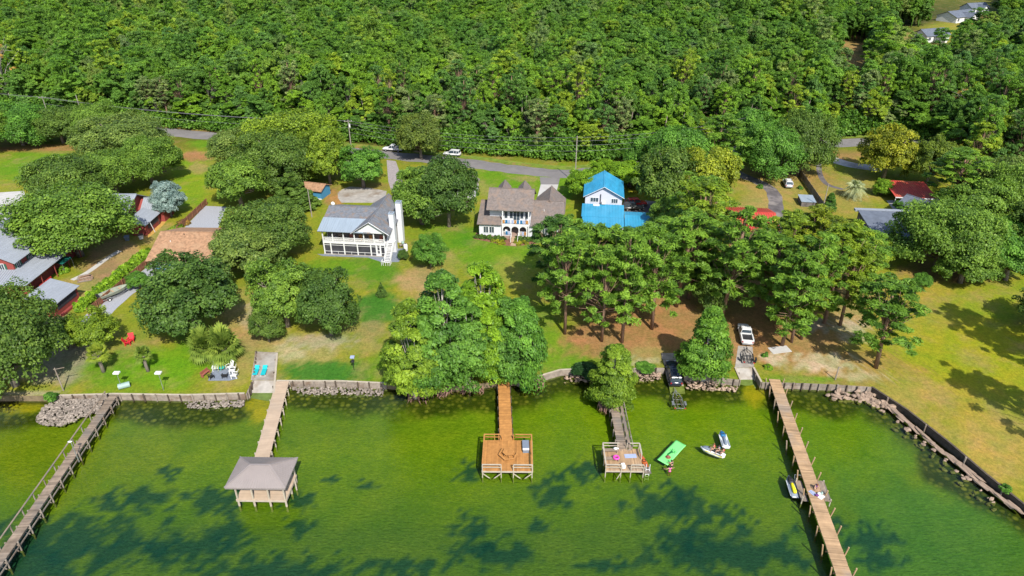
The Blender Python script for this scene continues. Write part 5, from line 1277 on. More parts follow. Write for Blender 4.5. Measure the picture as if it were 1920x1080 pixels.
# ------------------------------------------------------------------ fences, poles, wires
def fence(a, b, label, h=1.5, mat='fence', step=2.4, name='fence', parts=True):
    A_, B_ = P(*a).xy, P(*b).xy; L = (B_ - A_).length; rz = math.atan2((B_ - A_).y, (B_ - A_).x)
    root = empty(name, (A_.x, A_.y, ZL), rz, label, 'fence'); n = max(1, round(L / step)); r = random.Random(int(L * 10))
    for i in range(n + 1): MB().box(i * L / n - 0.06, i * L / n + 0.06, 0.05, 0.17, 0, h + 0.08).build('post', MT[mat], root)
    for i in range(n):
        m = MB(); k = round(L / n / 0.15)
        for q in range(k):
            m.c = r.random(); x = i * L / n + q * L / n / k; m.box(x + 0.005, x + L / n / k - 0.005, -0.012, 0.012, 0.04, h + r.uniform(-0.02, 0.02))
        tag(m.build('fence_boards', MT[mat], root), kind='stuff')
        for z in (0.35, h - 0.3): MB().box(i * L / n, (i + 1) * L / n, 0.014, 0.05, z - 0.04, z + 0.04).build('fence_rail', MT[mat], root)
    return root
fence((388, 384), (333, 436), 'brown board fence left of the grey gravel drive by the tan roof')
fence((287, 490), (166, 592), 'long brown board fence between the hedge and the gravel strip', 1.4)
fence((1497, 328), (1545, 398), 'dark board fence right of the parked white car', 1.8, 'wood_grey')
def pole(px, py, ty, label, arms=True, name='utility_pole', box=False, r=0.15):
    b_ = P(px, py); h = hgt(px, py, ty)
    u = empty(name, b_, 0.1, label, 'utility pole')
    MB().tube((0, 0, -0.2), (0, 0, h), r, r * 0.7, 10).build('shaft', MT['pole'], u)
    if arms:
        MB().bar((-1.1, -0.16, h - 0.5), (1.1, -0.16, h - 0.5), 0.1, 0.12).build('crossarm', MT['pole'], u)
        for x in (-1.0, 0, 1.0): MB().tube((x, -0.16, h - 0.44), (x, -0.16, h - 0.22), 0.05, 0.035, 8).build('insulator', MT['lamp_white'], u)
    if box: MB().tube((0.28, -0.1, h - 2.2), (0.28, -0.1, h - 1.2), 0.22, 0.22, 10).build('transformer', MT['lamp_white'], u)
    return b_, h
poles = [pole(-110, 226, 150, 'utility pole by the road beyond the left edge'), pole(96, 232, 180, 'utility pole rising from the trees above the left lawn'), pole(160, 236, 178, 'thin utility pole right of the one above the left lawn', False),
         pole(658, 272, 224, 'utility pole with a grey transformer beside the road', True, box=True), pole(1078, 343, 255, 'tall grey utility pole left of the blue roof', False)]
pole(585, 407, 355, 'bare pole on the lawn left of the white house', False, r=0.11)
pole(1541, 398, 344, 'leaning service pole between the dark fence and the round bush', False, r=0.12)
pole(1812, 372, 300, 'utility pole with a pale crossarm among the right-hand trees', True)
def wire(a, b, sag, label, offs=((0, 0),)):
    u = empty('power_line', a, 0, label, 'wires')
    for dx, dz in offs:
        m = MB(); pts = []
        for k in range(15):
            t = k / 14; p = Vector(a).lerp(Vector(b), t); pts.append((p.x - a[0] + dx, p.y - a[1], p.z - a[2] + dz - sag * 4 * t * (1 - t)))
        m.path(pts, 0.033, 4).build('wire', MT['wire'], u)
def ptop(i, dz=-0.3): return Vector((poles[i][0].x, poles[i][0].y - 0.16, ZL + poles[i][1] + dz))
wire(ptop(0), ptop(1), 0.8, 'wires running out at the left edge above the road', ((-1, 0), (1, 0)))
wire(ptop(1), ptop(3), 1.6, 'wires above the road behind the left lawns', ((-1, 0), (0, 0), (1, 0), (0, -2.0)))
wire(ptop(3), ptop(4), 1.5, 'wires above the road behind the white houses', ((-0.2, 0), (0, -0.9), (0.2, -2.0), (0.1, -3.4)))
e_ = Vector((62, 176, 13.5)); wire(ptop(4), e_, 1.2, 'wires running from the tall grey pole into the right-hand trees', ((0, 0), (0, -0.9), (0, -2.0), (0, -3.4)))

# lamps and small things on the left lawn
def yard_lamp(px, py, ty, label):
    b_ = P(px, py); h = hgt(px, py, ty); u = empty('yard_lamp', b_, 0, label, 'lamp')
    MB().tube((0, 0, 0), (0, 0, h), 0.045, 0.035).build('pole', MT['chrome'], u)
    MB().box(-0.42, 0.42, -0.28, 0.28, h, h + 0.2).build('lamp_head', MT['lamp_white'], u)
yard_lamp(229, 729, 700, 'tall lamp with white box head beside the grey drum on the lawn')
yard_lamp(307, 732, 700, 'tall lamp with white box head right of the drum on the lawn')
dm = empty('drum', P(234, 727), 0.5, 'grey-green drum lying on its side at the sea wall', 'drum')
MB().tube((-0.75, 0, 0.42), (0.75, 0, 0.42), 0.42, None, 16).build('body', MT['galv'], dm)
for x in (-0.76, 0.72): MB().disc_ring((0, 0, 0), 0.4, 0.3, 0, 0.03).build('rim', MT['chrome'], dm).matrix_local = Matrix.Translation((x, 0, 0.42)) @ Matrix.Rotation(PI / 2, 4, 'Y')
def bare_post(px, py, ty, label, arm=1.2):
    b_ = P(px, py); h = hgt(px, py, ty); u = empty('post', b_, 0.3, label, 'post')
    MB().tube((0, 0, -0.1), (0, 0, h), 0.1, 0.08).build('shaft', MT['wood_grey'], u); MB().bar((-arm * 0.2, 0, h - 0.25), (arm, 0, h - 0.15), 0.07, 0.07).build('arm', MT['wood_grey'], u)
bare_post(119, 732, 690, 'tall grey clothes post with an arm at the left shore')
bare_post(1566, 712, 688, 'short leaning grey post on the sandy shore right of the brown pier', 0.5)
bare_post(1932, 584, 545, 'post at the right edge casting a thin shadow on the lawn', 0.4)
bf = empty('bird_feeder', P(664, 694), 0, 'bird feeder on a thin pole on the lawn right of the tan dock', 'bird feeder')
MB().tube((0, 0, 0), (0, 0, 2.3), 0.03).build('pole', MT['black'], bf); MB().box(-0.2, 0.2, -0.2, 0.2, 1.5, 1.8).build('seed_box', MT['black'], bf); MB().box(-0.3, 0.3, -0.25, 0.25, 2.3, 2.5).build('house', MT['towel'], bf)

def adirondack(mat):
    t = empty('lawn_chair', (0, 0, 0))
    MB().slab([(-0.3, -0.35, 0.36), (0.3, -0.35, 0.36), (0.28, 0.2, 0.24), (-0.28, 0.2, 0.24)], 0.03).build('seat', MT[mat], t)
    MB().slab([(-0.28, 0.18, 0.24), (0.28, 0.18, 0.24), (0.34, 0.5, 1.0), (-0.34, 0.5, 1.0)], 0.03).build('backrest', MT[mat], t)
    for s in (-1, 1):
        MB().box(s * 0.36 - 0.07, s * 0.36 + 0.07, -0.42, 0.3, 0.52, 0.55).build('armrest', MT[mat], t)
        MB().box(s * 0.34 - 0.03, s * 0.34 + 0.03, -0.38, -0.3, 0, 0.52).build('leg', MT[mat], t); MB().box(s * 0.34 - 0.03, s * 0.34 + 0.03, 0.2, 0.28, 0, 0.52).build('leg', MT[mat], t)
    return t
prot = {}
def chair(px, py, rz, mat, label, group, z=ZL, s=1.0):
    if mat not in prot: t = prot[mat] = adirondack(mat)
    else: t = copy_tree(prot[mat])
    t.location = P(px, py, z); t.rotation_euler = (0, 0, rz); t.scale = (s, s, s); tag(t, label, 'chair', group)
chair(247, 640, 0.3, 'red', 'red lawn chair, the rear one of the pair on the left lawn', 'red lawn chairs', s=1.25)
chair(240, 646, 1.9, 'red', 'red lawn chair, the front one of the pair on the left lawn', 'red lawn chairs', s=1.25)
zc = ZL + 0.022
chair(406, 693, 0.2, 'lamp_white', 'white lawn chair at the left rear of the grey patio', 'chairs round the patio', zc, 1.2)
chair(432, 691, -0.6, 'lamp_white', 'white lawn chair at the right rear of the grey patio', 'chairs round the patio', zc, 1.2)
chair(437, 698, -1.3, 'lamp_white', 'white lawn chair in the middle of the right patio side', 'chairs round the patio', zc, 1.2)
chair(441, 707, -1.5, 'lamp_white', 'white lawn chair at the front right of the grey patio', 'chairs round the patio', zc, 1.2)
chair(396, 709, 2.4, 'black', 'black lawn chair at the front left of the grey patio', 'chairs round the patio', zc)
chair(422, 708, 3.3, 'black', 'black lawn chair at the front middle of the grey patio', 'chairs round the patio', zc)
tb = empty('side_table', P(417, 693, zc), 0.1, 'small turquoise table between the white chairs on the patio', 'table')
MB().prism([(0.45 * math.cos(k * PI / 8), 0.45 * math.sin(k * PI / 8)) for k in range(16)], 0.42, 0.46).build('table_top', MT['turquoise'], tb)
for k in range(3): MB().tube((0.3 * math.cos(k * 2.1), 0.3 * math.sin(k * 2.1), 0), (0.3 * math.cos(k * 2.1), 0.3 * math.sin(k * 2.1), 0.42), 0.025).build('leg', MT['turquoise'], tb)
bq = empty('bench', P(386, 703), 1.2, 'red-brown wooden bench on the grass left of the patio', 'bench')
MB().box(-0.75, 0.75, -0.2, 0.2, 0.4, 0.46).build('seat', MT['brown_tbl'], bq); MB().box(-0.75, 0.75, 0.2, 0.26, 0.5, 0.85).build('backrest', MT['brown_tbl'], bq)
for x in (-0.65, 0.65): MB().box(x - 0.05, x + 0.05, -0.2, 0.26, 0, 0.4).build('leg', MT['brown_tbl'], bq)
for i, (px, py) in enumerate(((481, 698), (496, 698))):
    yA = P(px, py).y; zz = ZL + 0.021
    lo_ = empty('sun_lounger', (P(px, py, zz).x, P(px, py, zz).y, zz), 0.1, ('left' if i == 0 else 'right') + ' of the two turquoise sun loungers on the concrete ramp', 'sun lounger', 'turquoise loungers')
    MB().slab([(-0.34, -1.05, 0.34), (0.34, -1.05, 0.34), (0.34, 0.35, 0.34), (-0.34, 0.35, 0.34)], 0.06).build('seat', MT['turquoise'], lo_)
    MB().slab([(-0.34, 0.37, 0.34), (0.34, 0.37, 0.34), (0.34, 1.0, 0.62), (-0.34, 1.0, 0.62)], 0.06).build('backrest', MT['turquoise'], lo_)
    for x in (-0.3, 0.3):
        for y in (-0.95, 0.8): MB().box(x - 0.03, x + 0.03, y - 0.03, y + 0.03, 0, 0.3 if y < 0 else 0.46).build('leg', MT['white'], lo_)
tp = empty('trampoline', P(133, 643), 0, 'round trampoline with blue edge pad half under the left oak', 'trampoline')
MB().disc_ring((0, 0, 0.7), 1.6, 1.15, 0, 0.06, 32).build('edge_pad', MT['blue'], tp); MB().prism([(1.14 * math.cos(k * PI / 16), 1.14 * math.sin(k * PI / 16)) for k in range(32)], 0.70, 0.72).build('jump_mat', MT['black'], tp)
for k in range(6): MB().tube((1.4 * math.cos(k * PI / 3), 1.4 * math.sin(k * PI / 3), 0), (1.4 * math.cos(k * PI / 3), 1.4 * math.sin(k * PI / 3), 0.7), 0.04).build('leg', MT['chrome'], tp)
dr_ = tag(MB().box(-1.6, 1.6, -0.85, 0.85, 0, 0.06).build('concrete_slab', MT['concrete']), 'pale loose slab lying on the pine straw right of the trailer ramp', 'slab'); dr_.location = P(1462, 656); dr_.rotation_euler.z = 0.2
# ------------------------------------------------------------------ vehicles
def loft(m, st, n=12, sq=0.55):
    """closed body from stations (x, half width, z low, z high), rounded-square sections"""
    rs = []
    for x, w, z0, z1 in st:
        ring = []
        for i in range(n):
            a = 2 * PI * (i + 0.5) / n; c, s = math.cos(a), math.sin(a)
            k = (abs(c) ** 4 + abs(s) ** 4) ** -0.25 if sq > 0.5 else 1
            ring.append(Vector((x, w * c * k, (z0 + z1) / 2 + (z1 - z0) / 2 * s * k)))
        rs.append(ring)
    return m.rings(rs)

def car(kind, paint, loc, rz, label, pitch=0.0, name=None, cat=None):
    u = empty(name or ('pickup_truck' if kind == 'pickup' else 'car'), loc, rz, label, cat or ('pickup truck' if kind == 'pickup' else 'car'))
    u.rotation_euler = (0, pitch, rz)
    L = 5.6 if kind == 'pickup' else 4.8; W = 0.95; h = L / 2
    b = MB()
    if kind == 'pickup':
        loft(b, [(-h, 0.86, 0.5, 0.95), (-h + 0.15, W, 0.42, 1.05), (-0.9, W, 0.38, 1.06), (1.2, W, 0.38, 1.08), (h - 0.5, W * 0.98, 0.38, 1.02), (h - 0.1, 0.85, 0.45, 0.9), (h, 0.7, 0.5, 0.8)])
        cab0, cab1, ztop = -0.75, 1.25, 1.82
    else:
        loft(b, [(-h, 0.8, 0.5, 0.95), (-h + 0.15, W * 0.96, 0.4, 1.05), (-1.0, W, 0.34, 1.02), (0.9, W, 0.34, 1.0), (h - 0.6, W * 0.97, 0.36, 0.92), (h - 0.12, 0.84, 0.42, 0.8), (h, 0.66, 0.48, 0.72)])
        cab0, cab1, ztop = -h + 0.2, 1.15, 1.72
    body = b.build('body', MT[paint], u, True)
    zb = 0.98
    # greenhouse: glass block tapering inwards, with a painted roof and pillars
    x0, x1 = cab0, cab1; r0, r1 = cab0 + (0.25 if kind != 'pickup' else 0.15), cab1 - 0.75
    lo = [(x0, -0.86, zb), (x1, -0.86, zb), (x1, 0.86, zb), (x0, 0.86, zb)]; hi = [(r0, -0.7, ztop - 0.06), (r1, -0.7, ztop - 0.06), (r1, 0.7, ztop - 0.06), (r0, 0.7, ztop - 0.06)]
    cabin = MB().rings([[Vector(p) for p in lo], [Vector(p) for p in hi]]).build('window_glass', MT['glass'], u)
    MB().rings([[(r0 - 0.03, -0.73, ztop - 0.055), (r1 + 0.05, -0.73, ztop - 0.055), (r1 + 0.05, 0.73, ztop - 0.055), (r0 - 0.03, 0.73, ztop - 0.055)], [(r0 + 0.08, -0.62, ztop + 0.02), (r1 - 0.1, -0.62, ztop + 0.02), (r1 - 0.1, 0.62, ztop + 0.02), (r0 + 0.08, 0.62, ztop + 0.02)]]).build('roof', MT[paint], u)
    for s in (-1, 1):
        pm = MB()
        for (xa, xb) in ((x0 + 0.02, r0 + 0.02), (x1 - 0.02, r1 - 0.02), ((x0 + x1) / 2 - 0.1, (r0 + r1) / 2 + 0.1)) + (() if kind == 'pickup' else (((x0 * 0.65 + x1 * 0.35) - 0.35, r0 * 0.65 + r1 * 0.35 - 0.3),)):
            pm.bar((xa, s * 0.87, zb), (xb, s * 0.71, ztop - 0.05), 0.09, 0.05)
        pm.build('pillars', MT[paint], u)
        MB().box(x1 - 0.45, x1 - 0.3, s * 0.98 - 0.1, s * 0.98 + 0.1, 1.0, 1.14).build('wing_mirror', MT[paint], u)
        MB().box(h - 0.12, h - 0.02, s * 0.58 - 0.16, s * 0.58 + 0.16, 0.66, 0.8).build('headlight', MT['lamp_white'], u)
        MB().box(-h + 0.0, -h + 0.08, s * 0.76 - 0.1, s * 0.76 + 0.1, 0.72, 1.0).build('tail_light', MT['lamp_red'], u)
        for x in (-h + 1.0, h - 0.98):
            w_ = MB().tube((x, s * 0.80, 0.35), (x, s * 0.985, 0.35), 0.35, None, 18).build('wheel', MT['rubber'], u)
            MB().tube((x, s * 0.95, 0.35), (x, s * 1.0, 0.35), 0.2, 0.17, 12).build('rim', MT['chrome'], w_)
    if kind == 'pickup':
        bd = MB(); bd.box(-h + 0.14, -0.85, -0.74, 0.74, 1.045, 1.062); bd.build('bed_floor', MT['black'], u)
        bs = MB()
        for s in (-1, 1): bs.box(-h + 0.06, -0.82, s * 0.86 - 0.09, s * 0.86 + 0.09, 1.0, 1.26)
        bs.box(-h + 0.04, -h + 0.13, -0.77, 0.77, 0.95, 1.24); bs.box(-0.85, -0.77, -0.77, 0.77, 1.0, 1.3); bs.build('bed_sides', MT[paint], u)
    else:
        for s in (-1, 1): MB().bar((r0 + 0.2, s * 0.55, ztop + 0.06), (r1 - 0.2, s * 0.55, ztop + 0.06), 0.04, 0.04).build('roof_rail', MT['black'], u)
    MB().box(-h - 0.06, -h + 0.06, -0.8, 0.8, 0.42, 0.58).build('rear_bumper', MT['black' if paint != 'car_white' else 'chrome'], u)
    MB().box(h - 0.06, h + 0.05, -0.7, 0.7, 0.42, 0.56).build('front_bumper', MT['black' if paint != 'car_white' else 'chrome'], u)
    return u

zr_ = ZL + 0.012
car('suv', 'car_white', P(848, 292, zr_), math.radians(-12) + PI, 'white car parked at the far road edge behind the magnolia')
car('pickup', 'car_white', P(737, 283, zr_), math.radians(-10) + PI, 'white pickup truck on the road left of the tall magnolia')
car('suv', 'car_white', P(1476, 348), math.radians(80), 'white car parked on the dry grass left of the dark fence')
car('suv', 'car_red', P(1193, 385, ZL + 0.006), math.radians(6), 'red car parked beside the blue roofed house')
car('suv', 'car_dark', P(1186, 393, ZL + 0.006), math.radians(4), 'dark car parked in front of the red car')
# black car on the ramp with a boat trailer in the water
def ramp_z(prof, y):
    ys = [p[0] for p in prof][::-1]; zs = [p[1] for p in prof][::-1]
    return float(np.interp(y, ys, zs))
pt = P(1262, 703, 0.5); yb, yf = pt.y - 1.4, pt.y + 1.4
pz = (ramp_z(rampB, yb) + ramp_z(rampB, yf)) / 2; slope = math.atan2(ramp_z(rampB, yf) - ramp_z(rampB, yb), yf - yb)
car('suv', 'car_black', (pt.x, pt.y, pz), math.radians(89), 'black car backed down the ramp to the water', -slope, cat='car')
def boat_trailer(loc, rz, label, L=4.6, W=0.95, pitch=0.0, mat='chrome', bunks=2):
    u = empty('boat_trailer', loc, rz, label, 'trailer'); u.rotation_euler = (0, pitch, rz)
    for s in (-1, 1):
        MB().path([(L * 0.42, 0, 0.45), (L * 0.22, s * W * 0.55, 0.45), (L * 0.05, s * W * 0.8, 0.45), (-L * 0.5, s * W * 0.8, 0.45)], 0.05, 6).build('frame_rail', MT[mat], u)
        w_ = MB().tube((-L * 0.28, s * (W - 0.02), 0.3), (-L * 0.28, s * (W + 0.16), 0.3), 0.3, None, 14).build('wheel', MT['rubber'], u)
        MB().tube((-L * 0.28, s * (W + 0.15), 0.3), (-L * 0.28, s * (W + 0.18), 0.3), 0.17, None, 10).build('rim', MT['lamp_white'], w_)
        MB().box(-L * 0.28 - 0.4, -L * 0.28 + 0.4, s * (W + 0.07) - 0.14, s * (W + 0.07) + 0.14, 0.64, 0.68).build('mudguard', MT[mat], u)
        for k in range(bunks // 2): MB().bar((L * 0.05, s * (0.32 + k * 0.3), 0.6), (-L * 0.5, s * (0.32 + k * 0.3), 0.6), 0.1, 0.07).build('bunk', MT['wood_dark' if mat == 'chrome' else mat], u)
        MB().box(-L * 0.5 - 0.05, -L * 0.5 + 0.03, s * 0.7 - 0.12, s * 0.7 + 0.12, 0.42, 0.54).build('tail_light', MT['lamp_red'], u)
    MB().path([(L * 0.58, 0, 0.45), (L * 0.15, 0, 0.45)], 0.06, 6).build('tongue', MT[mat], u)
    for x in (-L * 0.48, -L * 0.28, -L * 0.05): MB().bar((x, -W * 0.8, 0.45), (x, W * 0.8, 0.45), 0.07, 0.07).build('crossbar', MT[mat], u)
    MB().tube((L * 0.3, 0, 0.45), (L * 0.3, 0, 1.0), 0.04).build('winch_post', MT[mat], u)
    return u
tp_ = P(1270, 749, 0.0); boat_trailer((tp_.x, tp_.y, -0.3), math.radians(88), 'empty boat trailer in the water behind the black car', 4.4, 0.8)
tk_ = P(1396, 632); car('pickup', 'car_white', tk_, math.radians(81), 'white pickup truck with dark bed parked on the pine straw')
tt_ = P(1401, 670); boat_trailer((tt_.x, tt_.y, ZL + 0.021), math.radians(79), 'empty black trailer on the concrete ramp behind the white pickup', 4.2, 1.0, 0, 'black', 4)
# boat on a trailer by the long fence
bt_ = P(217, 556); ab = math.radians(52)
boat_trailer((bt_.x, bt_.y, ZL + 0.01), ab, 'boat trailer carrying the grey-green boat beside the fence', 5.0, 0.85)
bo = empty('motor_boat', (bt_.x, bt_.y, ZL + 0.65), ab, 'open grey-green motor boat on a trailer beside the long fence', 'boat')
m = MB(); rs = []
for x, w_, zk in ((-2.6, 0.85, 0.05), (-1.2, 0.92, 0.0), (0.4, 0.9, 0.02), (1.6, 0.62, 0.15), (2.5, 0.06, 0.45)):
    rs.append([(x, 0, zk), (x, w_ * 0.75, zk + 0.12), (x, w_, 0.72 + 0.04 * x), (x, w_ * 0.86, 0.74 + 0.04 * x), (x, w_ * 0.7, zk + 0.24), (x, 0, zk + 0.2), (x, -w_ * 0.7, zk + 0.24), (x, -w_ * 0.86, 0.74 + 0.04 * x), (x, -w_, 0.72 + 0.04 * x), (x, -w_ * 0.75, zk + 0.12)])
m.rings([[Vector(p) for p in r_] for r_ in rs]).build('hull', M('boat_paint', (0.30, 0.33, 0.26), 0.5, 0.15), bo)
for x in (-1.6, -0.2, 1.1): MB().box(x - 0.16, x + 0.16, -0.62, 0.62, 0.48, 0.53).build('thwart', MT['tan_siding'], bo)
m = MB(); m.box(-2.98, -2.62, -0.2, 0.2, 0.55, 1.1); m.box(-2.85, -2.72, -0.08, 0.08, -0.1, 0.55); m.build('outboard_motor', MT['black'], bo)

# ------------------------------------------------------------------ on the water
def jet_ski(loc, rz, hull, deck, seat, label):
    u = empty('jet_ski', loc, rz, label, 'jet ski')
    trim = 'yellow' if 'yellow trim' in label else 'lamp_white'
    m = MB(); rs = []
    for x, w_, z0, z1 in ((-1.6, 0.5, -0.05, 0.3), (-0.8, 0.58, -0.15, 0.38), (0.3, 0.56, -0.15, 0.42), (1.1, 0.4, -0.08, 0.45), (1.65, 0.08, 0.2, 0.46)):
        rs.append([Vector(p) for p in ((x, 0, z0), (x, w_ * 0.8, z0 + 0.1), (x, w_, z1 - 0.08), (x, w_ * 0.85, z1), (x, 0, z1 + 0.04), (x, -w_ * 0.85, z1), (x, -w_, z1 - 0.08), (x, -w_ * 0.8, z0 + 0.1))])
    m.rings(rs).build('hull', MT[hull], u, True)
    d = MB(); loft(d, [(0.2, 0.30, 0.36, 0.62), (0.7, 0.34, 0.36, 0.78), (1.2, 0.25, 0.38, 0.66), (1.5, 0.1, 0.4, 0.5)], 10); d.build('hood', MT[deck], u, True)
    s = MB(); loft(s, [(-1.25, 0.16, 0.34, 0.66), (-1.1, 0.22, 0.34, 0.76), (-0.4, 0.22, 0.34, 0.72), (0.15, 0.18, 0.36, 0.7), (0.3, 0.12, 0.36, 0.66)], 10); s.build('seat', MT[seat], u, True)
    h = MB(); h.path([(0.35, -0.38, 0.98), (0.45, -0.15, 0.95), (0.45, 0.15, 0.95), (0.35, 0.38, 0.98)], 0.03, 6); h.tube((0.6, 0, 0.7), (0.45, 0, 0.95), 0.06); h.build('handlebar', MT['black'], u)
    for sd in (-1, 1):
        MB().box(-1.45, 0.2, sd * 0.43 - 0.09, sd * 0.43 + 0.09, 0.385, 0.405).build('foot_well', MT['slate'], u); MB().bar((-1.5, sd * 0.54, 0.3), (0.9, sd * 0.5, 0.4), 0.06, 0.08).build('bumper_strip', MT[trim], u)
    MB().box(-1.75, -1.45, -0.38, 0.38, 0.22, 0.27).build('rear_platform', MT['lamp_white'], u)
    return u
p = P(1357, 824, 0.25); jet_ski((p.x, p.y, 0.0), math.radians(88), 'car_white', 'blue', 'slate', 'white and blue jet ski floating empty behind the one with riders').scale = (0.95,) * 3
pj = P(1336, 846, 0.3); jr = math.radians(150); jet_ski((pj.x, pj.y, 0.0), jr, 'car_white', 'slate', 'black', 'white jet ski with yellow trim carrying riders').scale = (0.94,) * 3
pk = P(1485, 912, 0.3); jet_ski((pk.x, pk.y, 0.0), math.radians(85), 'slate', 'black', 'yellow', 'dark jet ski with yellow seat moored at the long pier')
A_, B_, C_, D_ = P(1268, 825, 0.08), P(1286, 834, 0.08), P(1253, 872, 0.08), P(1231, 862, 0.08)
mc = (A_ + B_ + C_ + D_) / 4; av = ((A_ + B_) / 2 - (C_ + D_) / 2).xy; Lm = av.length; Wm = ((A_ - B_).length + (C_ - D_).length) / 2
fm = empty('floating_mat', (mc.x, mc.y, 0.0), math.atan2(av.y, av.x), 'bright green floating foam mat beside the old platform', 'floating mat')
m = MB(); nx, ny = 16, 8; vs_ = []; fs = []
for i in range(nx + 1):
    for j in range(ny + 1):
        x = -Lm / 2 + Lm * i / nx; y = -Wm / 2 + Wm * j / ny
        vs_.append((x, y, 0.075 + 0.03 * math.sin(x * 2.2 + y) + 0.02 * math.sin(y * 3)))
nv = len(vs_); vs_ += [(a, b, c - 0.045) for a, b, c in vs_]
for i in range(nx):
    for j in range(ny):
        a = i * (ny + 1) + j; fs += [(a, a + ny + 1, a + ny + 2, a + 1), (nv + a, nv + a + 1, nv + a + ny + 2, nv + a + ny + 1)]
for i in range(nx):
    for j in (0, ny): a = i * (ny + 1) + j; fs.append((a, a + ny + 1, nv + a + ny + 1, nv + a))
for j in range(ny):
    for i in (0, nx): a = i * (ny + 1) + j; fs.append((a, a + 1, nv + a + 1, nv + a))
m.add(vs_, fs).build('foam_sheet', MT['green_mat'], fm, True)
m = MB()
for k in range(9):
    a = k * 0.7; c = Vector((0.25 + 0.16 * math.cos(a), 0.16 * math.sin(a), 0)); e = c + Vector((0.45 * math.cos(a), 0.4 * math.sin(a), 0))
    pz_ = 0.125; m.slab([(c.x - 0.07, c.y, pz_), (c.x + 0.07, c.y - 0.05, pz_), (e.x, e.y, pz_)], 0.012)
m.slab([(0.1, -0.1, 0.126), (0.3, 0.14, 0.126), (-0.75, 0.3, 0.126), (-0.9, 0.1, 0.126)], 0.012)
m.build('dark_green_mark', MT['green_dark'], fm)
hb = MB(); hb.ball((0, 0, 0.1), (0.24, 0.2, 0.11)); hb.disc_ring((0, 0, 0.02), 0.34, 0.2, 0, 0.02, 16)
o = tag(hb.build('sun_hat', MT['brown_tbl'], None, True), 'red-brown sun hat lying on the green floating mat', 'hat'); o.location = fm.matrix_basis @ Vector((-1.15, -0.1, 0.115))

